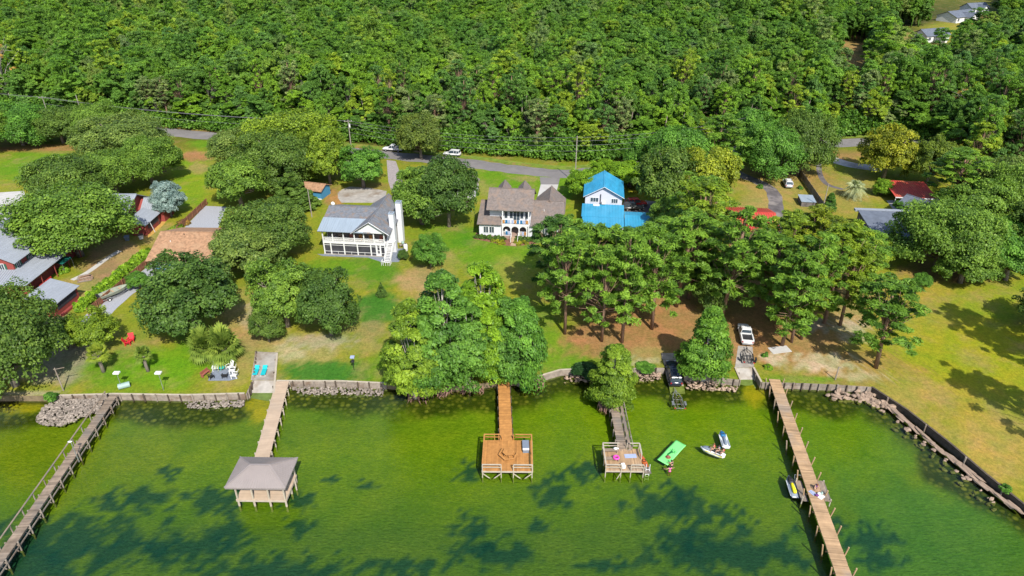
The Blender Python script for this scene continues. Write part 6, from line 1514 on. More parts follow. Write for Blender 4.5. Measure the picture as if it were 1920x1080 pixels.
# ------------------------------------------------------------------ people
def person(name_loc, rz, J, label, hair, top, bottom=None, scale=1.0):
    """J: joint positions (local, metres, facing +x). One skinned mesh; hair and clothing are children."""
    u = empty('person', name_loc, rz, label, 'person'); u.scale = (scale,) * 3
    V = []; R = []; Ed = []
    def v(p, r): V.append(Vector(p)); R.append(r); return len(V) - 1
    pel = v(J['pelvis'], 0.15); wst = v(J['waist'], 0.125); chs = v(J['chest'], 0.155); nk = v(J['neck'], 0.058); hd = v(J['head'], 0.10); tp = v(Vector(J['head']) + (Vector(J['head']) - Vector(J['neck'])).normalized() * 0.11, 0.085)
    Ed += [(pel, wst), (wst, chs), (chs, nk), (nk, hd), (hd, tp)]
    for s in 'LR':
        sh = v(J['sh' + s], 0.062); el = v(J['el' + s], 0.042); wr = v(J['wr' + s], 0.03); d = (Vector(J['wr' + s]) - Vector(J['el' + s])).normalized(); hn = v(Vector(J['wr' + s]) + d * 0.08, 0.034)
        Ed += [(chs, sh), (sh, el), (el, wr), (wr, hn)]
        side = d.cross(Vector((0, 0, 1))); side = side.normalized() if side.length > 0.1 else Vector((1, 0, 0)); up = side.cross(d)
        for k in range(4):
            o_ = side * (0.03 - 0.02 * k); l_ = (0.065, 0.08, 0.075, 0.055)[k]
            a = v(V[hn] + o_ + d * 0.035, 0.0095); b_ = v(V[hn] + o_ + d * (0.035 + l_ * 0.6) - up * 0.012, 0.009); c = v(V[hn] + o_ + d * (0.03 + l_) - up * 0.035, 0.008)
            Ed += [(hn, a), (a, b_), (b_, c)]
        a = v(V[wr] + d * 0.04 + side * 0.045, 0.011); b_ = v(V[wr] + d * 0.085 + side * 0.065, 0.009); Ed += [(wr, a), (a, b_)]
        hp = v(J['hip' + s], 0.095); kn = v(J['kn' + s], 0.062); an = v(J['an' + s], 0.04); ft = v(J['ft' + s], 0.036)
        Ed += [(pel, hp), (hp, kn), (kn, an), (an, ft)]
    me = bpy.data.meshes.new('body'); me.from_pydata(V, Ed, [])
    o = bpy.data.objects.new('body', me); COL.objects.link(o)
    md = o.modifiers.new('skin', 'SKIN'); md.use_smooth_shade = True
    sv = me.skin_vertices[0].data
    for i, r_ in enumerate(R): sv[i].radius = (r_, r_)
    sv[0].use_root = True
    o.modifiers.new('sub', 'SUBSURF').levels = 1
    dg = bpy.context.evaluated_depsgraph_get(); em_ = bpy.data.meshes.new_from_object(o.evaluated_get(dg))
    bpy.data.objects.remove(o)
    em_.name = 'body'; em_.materials.clear(); em_.materials.append(MT['skin'])
    o = bpy.data.objects.new('body', em_); COL.objects.link(o); o.parent = u
    H_ = Vector(J['head']); up = (H_ - Vector(J['neck'])).normalized()
    hm = MB(); hm.ball(H_ + up * 0.05 + Vector((-0.035, 0, 0)), (0.115, 0.115, 0.125), 12, 8); hm.ball(H_ + Vector((-0.10, 0, -0.06)), (0.06, 0.09, 0.12), 10, 6); hm.build('hair', MT[hair], u, True)
    fc = MB(); fc.ball(H_ + Vector((0.105, 0, 0.01)), (0.022, 0.016, 0.028), 6, 4); fc.build('nose', MT['skin'], u, True)
    for s in (-1, 1): MB().ball(H_ + Vector((0.09, s * 0.035, 0.035)), 0.012, 6, 4).build('eye', MT['black'], u); MB().ball(H_ + Vector((0.0, s * 0.10, 0.005)), (0.025, 0.015, 0.035), 6, 4).build('ear', MT['skin'], u)
    MB().box(H_.x + 0.088, H_.x + 0.1, H_.y - 0.025, H_.y + 0.025, H_.z - 0.05, H_.z - 0.038).build('mouth', MT['lamp_red'], u)
    c, w_, p_ = Vector(J['chest']), Vector(J['waist']), Vector(J['pelvis'])
    if top:
        t = MB(); t.path([c + (c - w_) * 0.35, c, w_.lerp(c, 0.45)], [0.165, 0.178, 0.155], 12); t.build('top', MT[top], u, True)
    t = MB(); t.path([p_.lerp(w_, 0.45), p_, p_ + (p_ - w_) * 0.35], [0.16, 0.182, 0.155], 12); t.build('swimwear', MT[bottom or top], u, True)
    return u
STAND = dict(pelvis=(0, 0, 0.95), waist=(0.02, 0, 1.12), chest=(0.03, 0, 1.35), neck=(0.03, 0, 1.52), head=(0.05, 0, 1.66), shL=(0.02, 0.18, 1.43), shR=(0.02, -0.18, 1.43),
             elL=(0.1, 0.27, 1.16), elR=(0.1, -0.27, 1.16), wrL=(0.28, 0.25, 1.0), wrR=(0.28, -0.25, 1.0), hipL=(0, 0.1, 0.9), hipR=(0, -0.1, 0.9), knL=(0.03, 0.11, 0.5), knR=(0.03, -0.11, 0.5), anL=(-0.02, 0.11, 0.09), anR=(-0.02, -0.11, 0.09), ftL=(0.14, 0.12, 0.04), ftR=(0.14, -0.12, 0.04))
def pose(**k): d = dict(STAND); d.update(k); return d
# two bathers by the mat
v1 = pose(elL=(0.28, 0.34, 1.3), wrL=(0.5, 0.3, 1.22), elR=(0.28, -0.34, 1.3), wrR=(0.5, -0.3, 1.22), chest=(0.08, 0, 1.33), neck=(0.13, 0, 1.49), head=(0.18, 0, 1.62), shL=(0.08, 0.18, 1.4), shR=(0.08, -0.18, 1.4))
pb = P(1260, 871, 0.2); person((pb.x, pb.y, -0.93), math.radians(115), v1, 'dark-haired bather in a dark swimsuit standing in the water holding the green mat', 'hair_dark', 'black')
v2 = pose(elL=(0.05, 0.42, 1.28), wrL=(0.2, 0.6, 1.2), elR=(0.05, -0.42, 1.28), wrR=(0.2, -0.6, 1.2))
pb = P(1256, 881, 0.2); person((pb.x, pb.y, -0.93), math.radians(100), v2, 'bather with arms spread in the water behind the one holding the mat', 'hair_dark', 'pink')
# riders
SIT = dict(pelvis=(0, 0, 0.14), waist=(0.02, 0, 0.32), chest=(0.08, 0, 0.54), neck=(0.11, 0, 0.7), head=(0.14, 0, 0.84), shL=(0.08, 0.18, 0.62), shR=(0.08, -0.18, 0.62), elL=(0.25, 0.26, 0.42), elR=(0.25, -0.26, 0.42), wrL=(0.45, 0.25, 0.36), wrR=(0.45, -0.25, 0.36),
           hipL=(0.02, 0.12, 0.12), hipR=(0.02, -0.12, 0.12), knL=(0.4, 0.3, 0.1), knR=(0.4, -0.3, 0.1), anL=(0.3, 0.40, -0.26), anR=(0.3, -0.40, -0.26), ftL=(0.42, 0.42, -0.29), ftR=(0.42, -0.42, -0.29))
dj = Vector((math.cos(jr), math.sin(jr), 0))
for t_, hr, top, lab in ((-0.15, 'hair_brown', 'red', 'front rider in a red vest on the white and yellow jet ski'), (-0.78, 'hair_dark', 'blue', 'middle rider in a blue vest on the white and yellow jet ski'), (-1.32, 'hair_dark', 'red', 'rear rider in a red vest on the white and yellow jet ski')):
    q = Vector((pj.x, pj.y, 0.0)) + dj * t_ * 1.04
    person((q.x, q.y, 0.72 if t_ > -1.2 else 0.7), jr, SIT, lab, hr, top, 'black', 0.95 if t_ > -1.2 else 0.8)
# person on the pier with bags
q5 = P(1528, 915, 1.15)
KN = dict(pelvis=(0, 0, 0.30), waist=(0.06, 0, 0.46), chest=(0.2, 0, 0.64), neck=(0.31, 0, 0.76), head=(0.4, 0, 0.87), shL=(0.22, 0.17, 0.70), shR=(0.22, -0.17, 0.70), elL=(0.42, 0.22, 0.5), elR=(0.42, -0.22, 0.5), wrL=(0.6, 0.14, 0.34), wrR=(0.6, -0.14, 0.34),
          hipL=(0.02, 0.1, 0.28), hipR=(0.02, -0.1, 0.28), knL=(0.36, 0.14, 0.08), knR=(0.36, -0.14, 0.08), anL=(-0.04, 0.13, 0.06), anR=(-0.04, -0.13, 0.06), ftL=(-0.16, 0.13, 0.04), ftR=(-0.16, -0.13, 0.04))
person((q5.x, q5.y, 1.16), ang5 + 0.1, KN, 'brown-haired person in a purple top kneeling among bags on the long pier', 'hair_brown', 'purple')
for (ds, dt, mt, kind, lab) in ((0.15, 1.35, 'lamp_white', 'bag', 'white bag at the kneeling person on the pier'), (0.5, 1.2, 'galv', 'bag', 'grey-green bag at the right edge of the pier beside the kneeling person'), (-0.5, 1.1, 'towel', 'towel', 'pale blue towel on the pier left of the bags'), (0.35, 1.85, 'lamp_white', 'towel', 'white towel spread on the pier below the bags'), (-0.15, 1.75, 'purple', 'bag', 'small purple bag between the towels on the pier')):
    p_ = q5.xy + dirv * dt * 0.75 + Vector((-dirv.y, dirv.x)) * ds
    m = MB()
    if kind == 'bag': m.ball((0, 0, 0.16), (0.24, 0.17, 0.16), 10, 6); m.path([(-0.15, 0, 0.26), (-0.08, 0, 0.4), (0.08, 0, 0.4), (0.15, 0, 0.26)], 0.015, 5)
    else:
        m.prism([(-0.4, -0.25), (0.38, -0.3), (0.42, 0.22), (0.05, 0.3), (-0.38, 0.24)], 0.0, 0.03); m.prism([(-0.2, -0.1), (0.2, -0.15), (0.25, 0.1), (-0.1, 0.15)], 0.03, 0.09)
    o = tag(m.build('beach_bag' if kind == 'bag' else 'towel', MT[mt], None, kind == 'bag'), lab, kind); o.location = (p_.x, p_.y, 1.158); o.rotation_euler.z = ds * 2
# ------------------------------------------------------------------ vegetation
UPV = np.array((0, 0, 1.0))
def unit(a): return a / np.maximum(np.linalg.norm(a, axis=-1, keepdims=True), 1e-6)

def leaf_cloud(rng, C, R, n, size, out=0.8, up=0.45, rnd=0.6, shell=0.55, low=-0.35, lean=None, long=1.5, clump_var=0.2, cc=None, wid=0.5, tv=0.18):
    """n leaf tufts on each clump (centres C, radii R); returns quads and their tone"""
    C = np.repeat(np.asarray(C, float), n, 0); Rr = np.repeat(np.asarray(R, float), n, 0); K = len(C)
    d = rng.normal(size=(K, 3)); d[:, 2] += 0.25; d = unit(d)
    d[:, 2] = np.where(d[:, 2] < low, -d[:, 2] * 0.6, d[:, 2]); d = unit(d)
    rad = shell + (1 - shell) * rng.random(K) ** 0.6
    pos = C + d * Rr * rad[:, None]
    co = unit((pos - np.array(cc)) * np.array((1, 1, 1.3))) * 0.75 if cc is not None else 0.0
    nrm = unit(d * out * (0.6 if cc is not None else 1) + co + UPV * up + rng.normal(size=(K, 3)) * rnd)
    t = unit(np.cross(nrm, rng.normal(size=(K, 3))))
    if lean is not None: t = unit(t + np.array(lean) * 1.2); t = unit(t - nrm * np.sum(t * nrm, 1, keepdims=True))
    b = np.cross(nrm, t); s = size * rng.uniform(0.65, 1.35, K)[:, None]
    q = np.stack([pos - t * s * 0.5 * long, pos - b * s * wid, pos + t * s * 0.5 * long, pos + b * s * wid], 1).reshape(-1, 3)
    tone = 0.42 + rng.normal(size=K) * tv + np.repeat(rng.normal(size=K // n) * clump_var, n)
    return q, np.clip(tone, 0, 1)

def limbs(m, rng, h0, targets, r0, base=(0, 0), wig=0.25):
    for c in targets:
        c = Vector(c); z0 = h0 + (c.z - h0) * rng.uniform(0.05, 0.5); z0 = min(z0, c.z)
        a = Vector((base[0] * z0, base[1] * z0, z0)); mid = a.lerp(c, 0.5) + Vector(rng.normal(size=3) * wig * 0.5)
        m.path([a, mid, c], [r0, r0 * 0.6, r0 * 0.25], 5)

def proto_oak(seed, h=10., r=6., nc=70, n=120, size=0.42, flat=0.45, trunk='bark', tr=0.38, low=0.22, jag=0.18, lobes=17, up=0.45, cs=1.0, tv=0.18):
    rng = np.random.default_rng(seed); C = []; R = []
    cz = h * (low + (1 - low) * 0.5); hz = h * (1 - low) * 0.5; nl = lobes
    LB = []
    for k in range(nl):                                   # boughs: the crown is a heap of uneven lobes
        a = 2.39996 * k + rng.normal() * 0.3; v = -0.8 + 1.72 * ((k + 0.5) / nl); v = min(v, 0.92)
        hr = math.sqrt(max(0.0, 1 - v * v)) if v > 0 else 0.97; lr = rng.uniform(0.40, 0.56); f = 1 - lr * rng.uniform(0.8, 1.1 + jag)
        LB.append((np.array((math.cos(a) * hr * f * r, math.sin(a) * hr * f * r, cz + v * f * hz * 1.05)), lr))
    for i_ in range(nc):
        c0, lr = LB[i_ % nl]; d = unit(rng.normal(size=3) + np.array((0, 0, 0.3)) + unit(c0 - np.array((0, 0, cz * 0.8))) * 0.5)
        cr = rng.uniform(0.11, 0.21) * r * cs; k = rng.uniform(0.62, 1.0)
        p = c0 + d * (np.array((r, r, hz * 0.85)) * lr - cr * 0.4) * k
        if p[2] < cr * 0.5: p[2] = cr * 0.5 + rng.random() * 0.3
        C.append(p); R.append((cr, cr, cr * rng.uniform(0.8, 1.1)))
    q, t = leaf_cloud(rng, C, R, n, size, cc=(0, 0, h * 0.35), up=up, tv=tv, clump_var=tv)
    m = MB(); top = h * 0.45
    m.path([(0, 0, -0.1), (rng.normal() * 0.15, rng.normal() * 0.15, top * 0.4), (rng.normal() * 0.3, rng.normal() * 0.3, top), (0, 0, h * 0.75)], [tr * 1.25, tr, tr * 0.8, tr * 0.3], 9)
    limbs(m, rng, h * 0.2, [c for c in C[::3]], tr * 0.42, wig=r * 0.12)
    return q, t, m, trunk, h, r

def proto_pine(seed, h=20., r=4.2, nc=30, n=150, size=0.46, lean=0.03):
    rng = np.random.default_rng(seed); C = []; R = []; bx, by = rng.normal() * lean, rng.normal() * lean
    for i in range(nc):
        t = rng.random() ** 0.8; z = h * (0.27 + 0.72 * t); a = rng.random() * 2 * PI
        rr = r * (1.05 - 0.7 * abs(t - 0.3) ** 1.3) * rng.uniform(0.2, 1.0)
        cr = rng.uniform(0.6, 1.25) * r * 0.155
        C.append((math.cos(a) * rr + bx * z, math.sin(a) * rr + by * z, z)); R.append((cr * 1.1, cr * 1.1, cr * 0.8))
    C.append((bx * h, by * h, h - 0.5)); R.append((0.9, 0.9, 0.7))
    q, t = leaf_cloud(rng, C, R, n, size, out=0.6, up=0.5, rnd=0.8, shell=0.15, long=2.7, clump_var=0.2, cc=(0, 0, h * 0.5), wid=0.36)
    m = MB(); m.path([(0, 0, -0.1), (bx * h * 0.4, by * h * 0.4, h * 0.4), (bx * h * 0.75, by * h * 0.75, h * 0.75), (bx * h, by * h, h * 0.97)], [0.27, 0.22, 0.15, 0.05], 9)
    limbs(m, rng, h * 0.34, C[::2], 0.06, (bx, by), 0.5)
    return q, t, m, 'bark_pine', h, r

def proto_cypress(seed, h=17., r=4.5, nc=80, n=130, size=0.40, droop=0.5, cone=False):
    """layered sprays, rounded cone"""
    rng = np.random.default_rng(seed); C = []; R = []
    for i in range(nc):
        t = rng.random() ** 1.15; z = h * (0.15 + 0.83 * t); a = rng.random() * 2 * PI
        rr = r * ((1.0 - t ** 2.2) ** 0.6 if not cone else min(1.0, (1 - t) ** 0.75 * 1.15)) * rng.uniform(0.55, 1.0) + 0.15
        cr = r * rng.uniform(0.2, 0.32) * (1.1 - 0.45 * t)
        C.append((math.cos(a) * rr, math.sin(a) * rr, z - droop * rr * 0.25)); R.append((cr * 1.2, cr * 1.2, cr * (0.62 + droop * 0.4)))
    q, t = leaf_cloud(rng, C, R, n, size, out=0.8, up=0.45, rnd=0.5, shell=0.5, lean=(0, 0, -droop), long=2.0, clump_var=0.2, cc=(0, 0, h * 0.4), wid=0.42)
    m = MB(); m.path([(0, 0, -1.2), (0, 0, 0.3), (0.1, 0, 1.5), (0, 0.1, h * 0.5), (0, 0, h * 0.95)], [0.75, 0.55, 0.36, 0.22, 0.05], 10)
    limbs(m, rng, h * 0.12, C[::2], 0.07, wig=0.3)
    return q, t, m, 'bark_pale', h, r

def proto_conifer(seed, h=9., r=3.2, tiers=9, n=170, size=0.36):
    rng = np.random.default_rng(seed); C = []; R = []
    for k in range(tiers):
        t = k / tiers; z = h * (0.14 + 0.82 * t); rr = r * (1 - t) ** 0.85
        m_ = max(3, int(9 * (1 - t)) + 2)
        for j in range(m_):
            a = 2 * PI * (j + rng.random() * 0.6) / m_; k2 = rng.uniform(0.6, 0.95)
            C.append((math.cos(a) * rr * k2, math.sin(a) * rr * k2, z - 0.12 * rr)); R.append((rr * 0.30 + 0.22, rr * 0.30 + 0.22, 0.28 + 0.1 * rr))
    C.append((0, 0, h * 0.97)); R.append((0.3, 0.3, 0.5))
    q, t = leaf_cloud(rng, C, R, n, size, out=0.7, up=0.5, rnd=0.5, shell=0.4, long=1.9)
    m = MB(); m.path([(0, 0, -0.1), (0, 0, h * 0.5), (0, 0, h * 0.97)], [0.2, 0.13, 0.03], 8); limbs(m, rng, 0.5, C[::3], 0.05, wig=0.1)
    return q, t, m, 'bark', h, r

def proto_palm(seed, trunk_h=2.2, nf=34, fl=1.5, fan=True):
    """fan palm: blades radiating from the end of each stalk; or long arching fronds"""
    rng = np.random.default_rng(seed); Q = []; T = []
    for i in range(nf):
        a = i * 2.39996; el = math.radians(78 - 100 * (i / nf) + rng.normal() * 6); d = np.array((math.cos(a) * math.cos(el), math.sin(a) * math.cos(el), math.sin(el)))
        o = np.array((0, 0, trunk_h)); L = fl * rng.uniform(0.85, 1.1)
        side = unit(np.cross(d, UPV)); nn = np.cross(side, d); tone = np.clip(0.5 + rng.normal() * 0.2, 0, 1)
        if fan:
            e = o + d * L * 0.5; Q.append([o - side * 0.02, o + side * 0.02, e + side * 0.02, e - side * 0.02]); T.append(tone)
            for k in range(11):
                b = math.radians(-75 + 15 * k); dd = d * math.cos(b) + side * math.sin(b); tip = e + dd * L * 0.62 * (1 - 0.25 * abs(b)) - UPV * 0.14 * L + nn * 0.03 * rng.normal(); w = 0.05 * L
                pp = np.cross(dd, nn); mid = e + dd * L * 0.3; Q.append([e, mid + pp * w, tip, mid - pp * w]); T.append(np.clip(tone + rng.normal() * 0.1, 0, 1))
        else:
            pts = [o + d * L * s - UPV * (0.55 * L * s * s) for s in np.linspace(0, 1, 8)]
            for k in range(7):
                for sg in (-1, 1):
                    for j in range(3):
                        p0 = pts[k] + (pts[k + 1] - pts[k]) * j / 3; l_ = L * 0.30 * math.sin(PI * (0.12 + 0.8 * (k + j / 3) / 7)); tip = p0 + side * sg * l_ * 0.8 + (pts[k + 1] - pts[k]) * 1.2 - UPV * l_ * 0.35
                        w = unit(pts[k + 1] - pts[k]) * 0.05; Q.append([p0 - w, p0 + w, tip, tip - w * 0.4]); T.append(np.clip(tone + rng.normal() * 0.08, 0, 1))
    m = MB(); m.path([(0, 0, -0.1), (0.08, 0, trunk_h * 0.5), (0, 0, trunk_h)], [0.26, 0.22, 0.24], 9)
    return np.array(Q).reshape(-1, 3), np.array(T), m, 'bark', trunk_h + fl * 0.6, fl

def proto_bush(seed, h=1.2, r=0.9, nc=16, n=90, size=0.16):
    rng = np.random.default_rng(seed); C = []; R = []
    for _ in range(nc):
        d = unit(rng.normal(size=3)); d[2] = abs(d[2]); cr = r * rng.uniform(0.28, 0.42); C.append(d * np.array((r - cr, r - cr, h - cr)) * rng.uniform(0.7, 1)); R.append((cr, cr, cr * 0.9))
    q, t = leaf_cloud(rng, C, R, n, size); m = MB(); m.path([(0, 0, -0.05), (0, 0, h * 0.6)], [0.07, 0.03], 6)
    return q, t, m, 'bark', h, r

def proto_bare(seed, h=14., r=4.):
    rng = np.random.default_rng(seed); m = MB(); m.path([(0, 0, 0), (0.2, 0, h * 0.4), (0, 0.2, h * 0.9)], [0.3, 0.2, 0.05], 8); C = []
    for i in range(26):
        t = rng.uniform(0.35, 1); a = rng.random() * 6.28; rr = r * rng.uniform(0.4, 1) ; e = Vector((math.cos(a) * rr, math.sin(a) * rr, h * t)); z0 = h * t * 0.62
        mid = Vector((e.x * 0.4, e.y * 0.4, z0 + (e.z - z0) * 0.6)); m.path([(0, 0, z0), mid, e], [0.1, 0.06, 0.02], 5)
        for k in range(3): m.path([mid.lerp(e, 0.3 * k + 0.1), e + Vector(rng.normal(size=3) * 0.9)], [0.035, 0.012], 4)
        C.append(tuple(e))
    q, t = leaf_cloud(rng, C[::2], [(0.7, 0.7, 0.5)] * len(C[::2]), 30, 0.4)
    return q, t, m, 'bark_pale', h, r

PROTO = {}
def make_proto(key, data):
    q, t, m, tm, h, r = data
    cm = np_mesh('crown', q, 4, t, LEAF)
    o = m.build('trunk', MT[tm], None, True); me = o.data; bpy.data.objects.remove(o)
    PROTO[key] = (cm, me, h, r)
for k in range(4): make_proto(('oak', k), proto_oak(10 + k, 10, 6, 190, 150, 0.23, low=0.02 + 0.03 * k, jag=0.22))
for k in range(3): make_proto(('oakL', k), proto_oak(20 + k, 14, 10, 330, 160, 0.27, low=0.02 + 0.03 * k, jag=0.2, tr=0.5, lobes=26))
for k in range(3): make_proto(('magnolia', k), proto_oak(30 + k, 12, 7, 230, 150, 0.25, low=0.0, jag=0.14, lobes=20))
for k in range(5): make_proto(('pine', k), proto_pine(50 + k, 20, 4.4, 104 + 6 * k, 90, 0.25, 0.02 + 0.012 * k))
for k in range(3): make_proto(('cypress', k), proto_cypress(70 + k, 17, 5.0, 130, 190, 0.30, 0.5))
make_proto(('willow', 0), proto_cypress(75, 15, 4.4, 110, 190, 0.30, 1.6))
make_proto(('cone', 0), proto_cypress(77, 11, 3.6, 150, 170, 0.22, 0.4, True))
make_proto(('conifer', 0), proto_conifer(80))
make_proto(('palm', 0), proto_palm(90, 2.2, 34, 1.5)); make_proto(('palm', 1), proto_palm(91, 2.0, 32, 1.4)); make_proto(('palmetto', 0), proto_palm(92, 0.9, 60, 1.9)); make_proto(('palmetto', 1), proto_palm(95, 0.8, 56, 1.8)); make_proto(('pindo', 0), proto_palm(93, 1.8, 40, 2.8, False))
for k in range(2): make_proto(('bush', k), proto_bush(100 + k))
make_proto(('bare', 0), proto_bare(110))
for k in range(4): make_proto(('wood', k), proto_oak(120 + k, 16, 5, 200, 95, 0.24, cs=0.72, up=0.6, tv=0.13, lobes=6, low=0.06 + 0.05 * (k % 2), jag=0.12, tr=0.25))
for k in range(2): make_proto(('woodpine', k), proto_pine(130 + k, 20, 4.4, 110, 80, 0.25, 0.01))

rt = random.Random(77)
def place(key, loc, h, r, color, label, cat='tree', group=None, name='tree', rz=None):
    cm, tm, h0, r0 = PROTO[key]
    u = empty(name, loc, rt.uniform(0, 6.28) if rz is None else rz, label, cat, group)
    u.scale = (r / r0, r / r0, h / h0)
    a = bpy.data.objects.new('trunk', tm); COL.objects.link(a); a.parent = u
    b_ = bpy.data.objects.new('crown', cm); COL.objects.link(b_); b_.parent = u; b_.color = (*color, 1)
    return u
OAK = (0.118, 0.192, 0.026); OAKD = (0.092, 0.145, 0.024); OAKY = (0.155, 0.215, 0.018); MAG = (0.066, 0.118, 0.022); LIME = (0.150, 0.250, 0.016); GRN = (0.092, 0.195, 0.026); PIN = (0.125, 0.215, 0.024); CYP = (0.095, 0.190, 0.028); CYPY = (0.145, 0.215, 0.020)
YELG = (0.19, 0.22, 0.018); BLUEG = (0.21, 0.27, 0.28); GREYG = (0.135, 0.185, 0.040); GOLD = (0.21, 0.215, 0.016)
def tree(key, px, py, wpx, ty, color, label, cat='tree', name='tree', group=None, zb=ZL):
    loc = P(px, py, zb); h = hgt(px, py, ty, zb); s = pxm(loc.y, zb + h * 0.6)
    if key[0] == 'oak' and wpx / 2 / s > 7.2: key = ('oakL', key[1] % 3)
    return place(key, loc, max(h, 0.5), wpx / 2 / s * (1.1 if key[0] in ('oak', 'oakL', 'magnolia') else 1.0), color, label, cat, group, name)
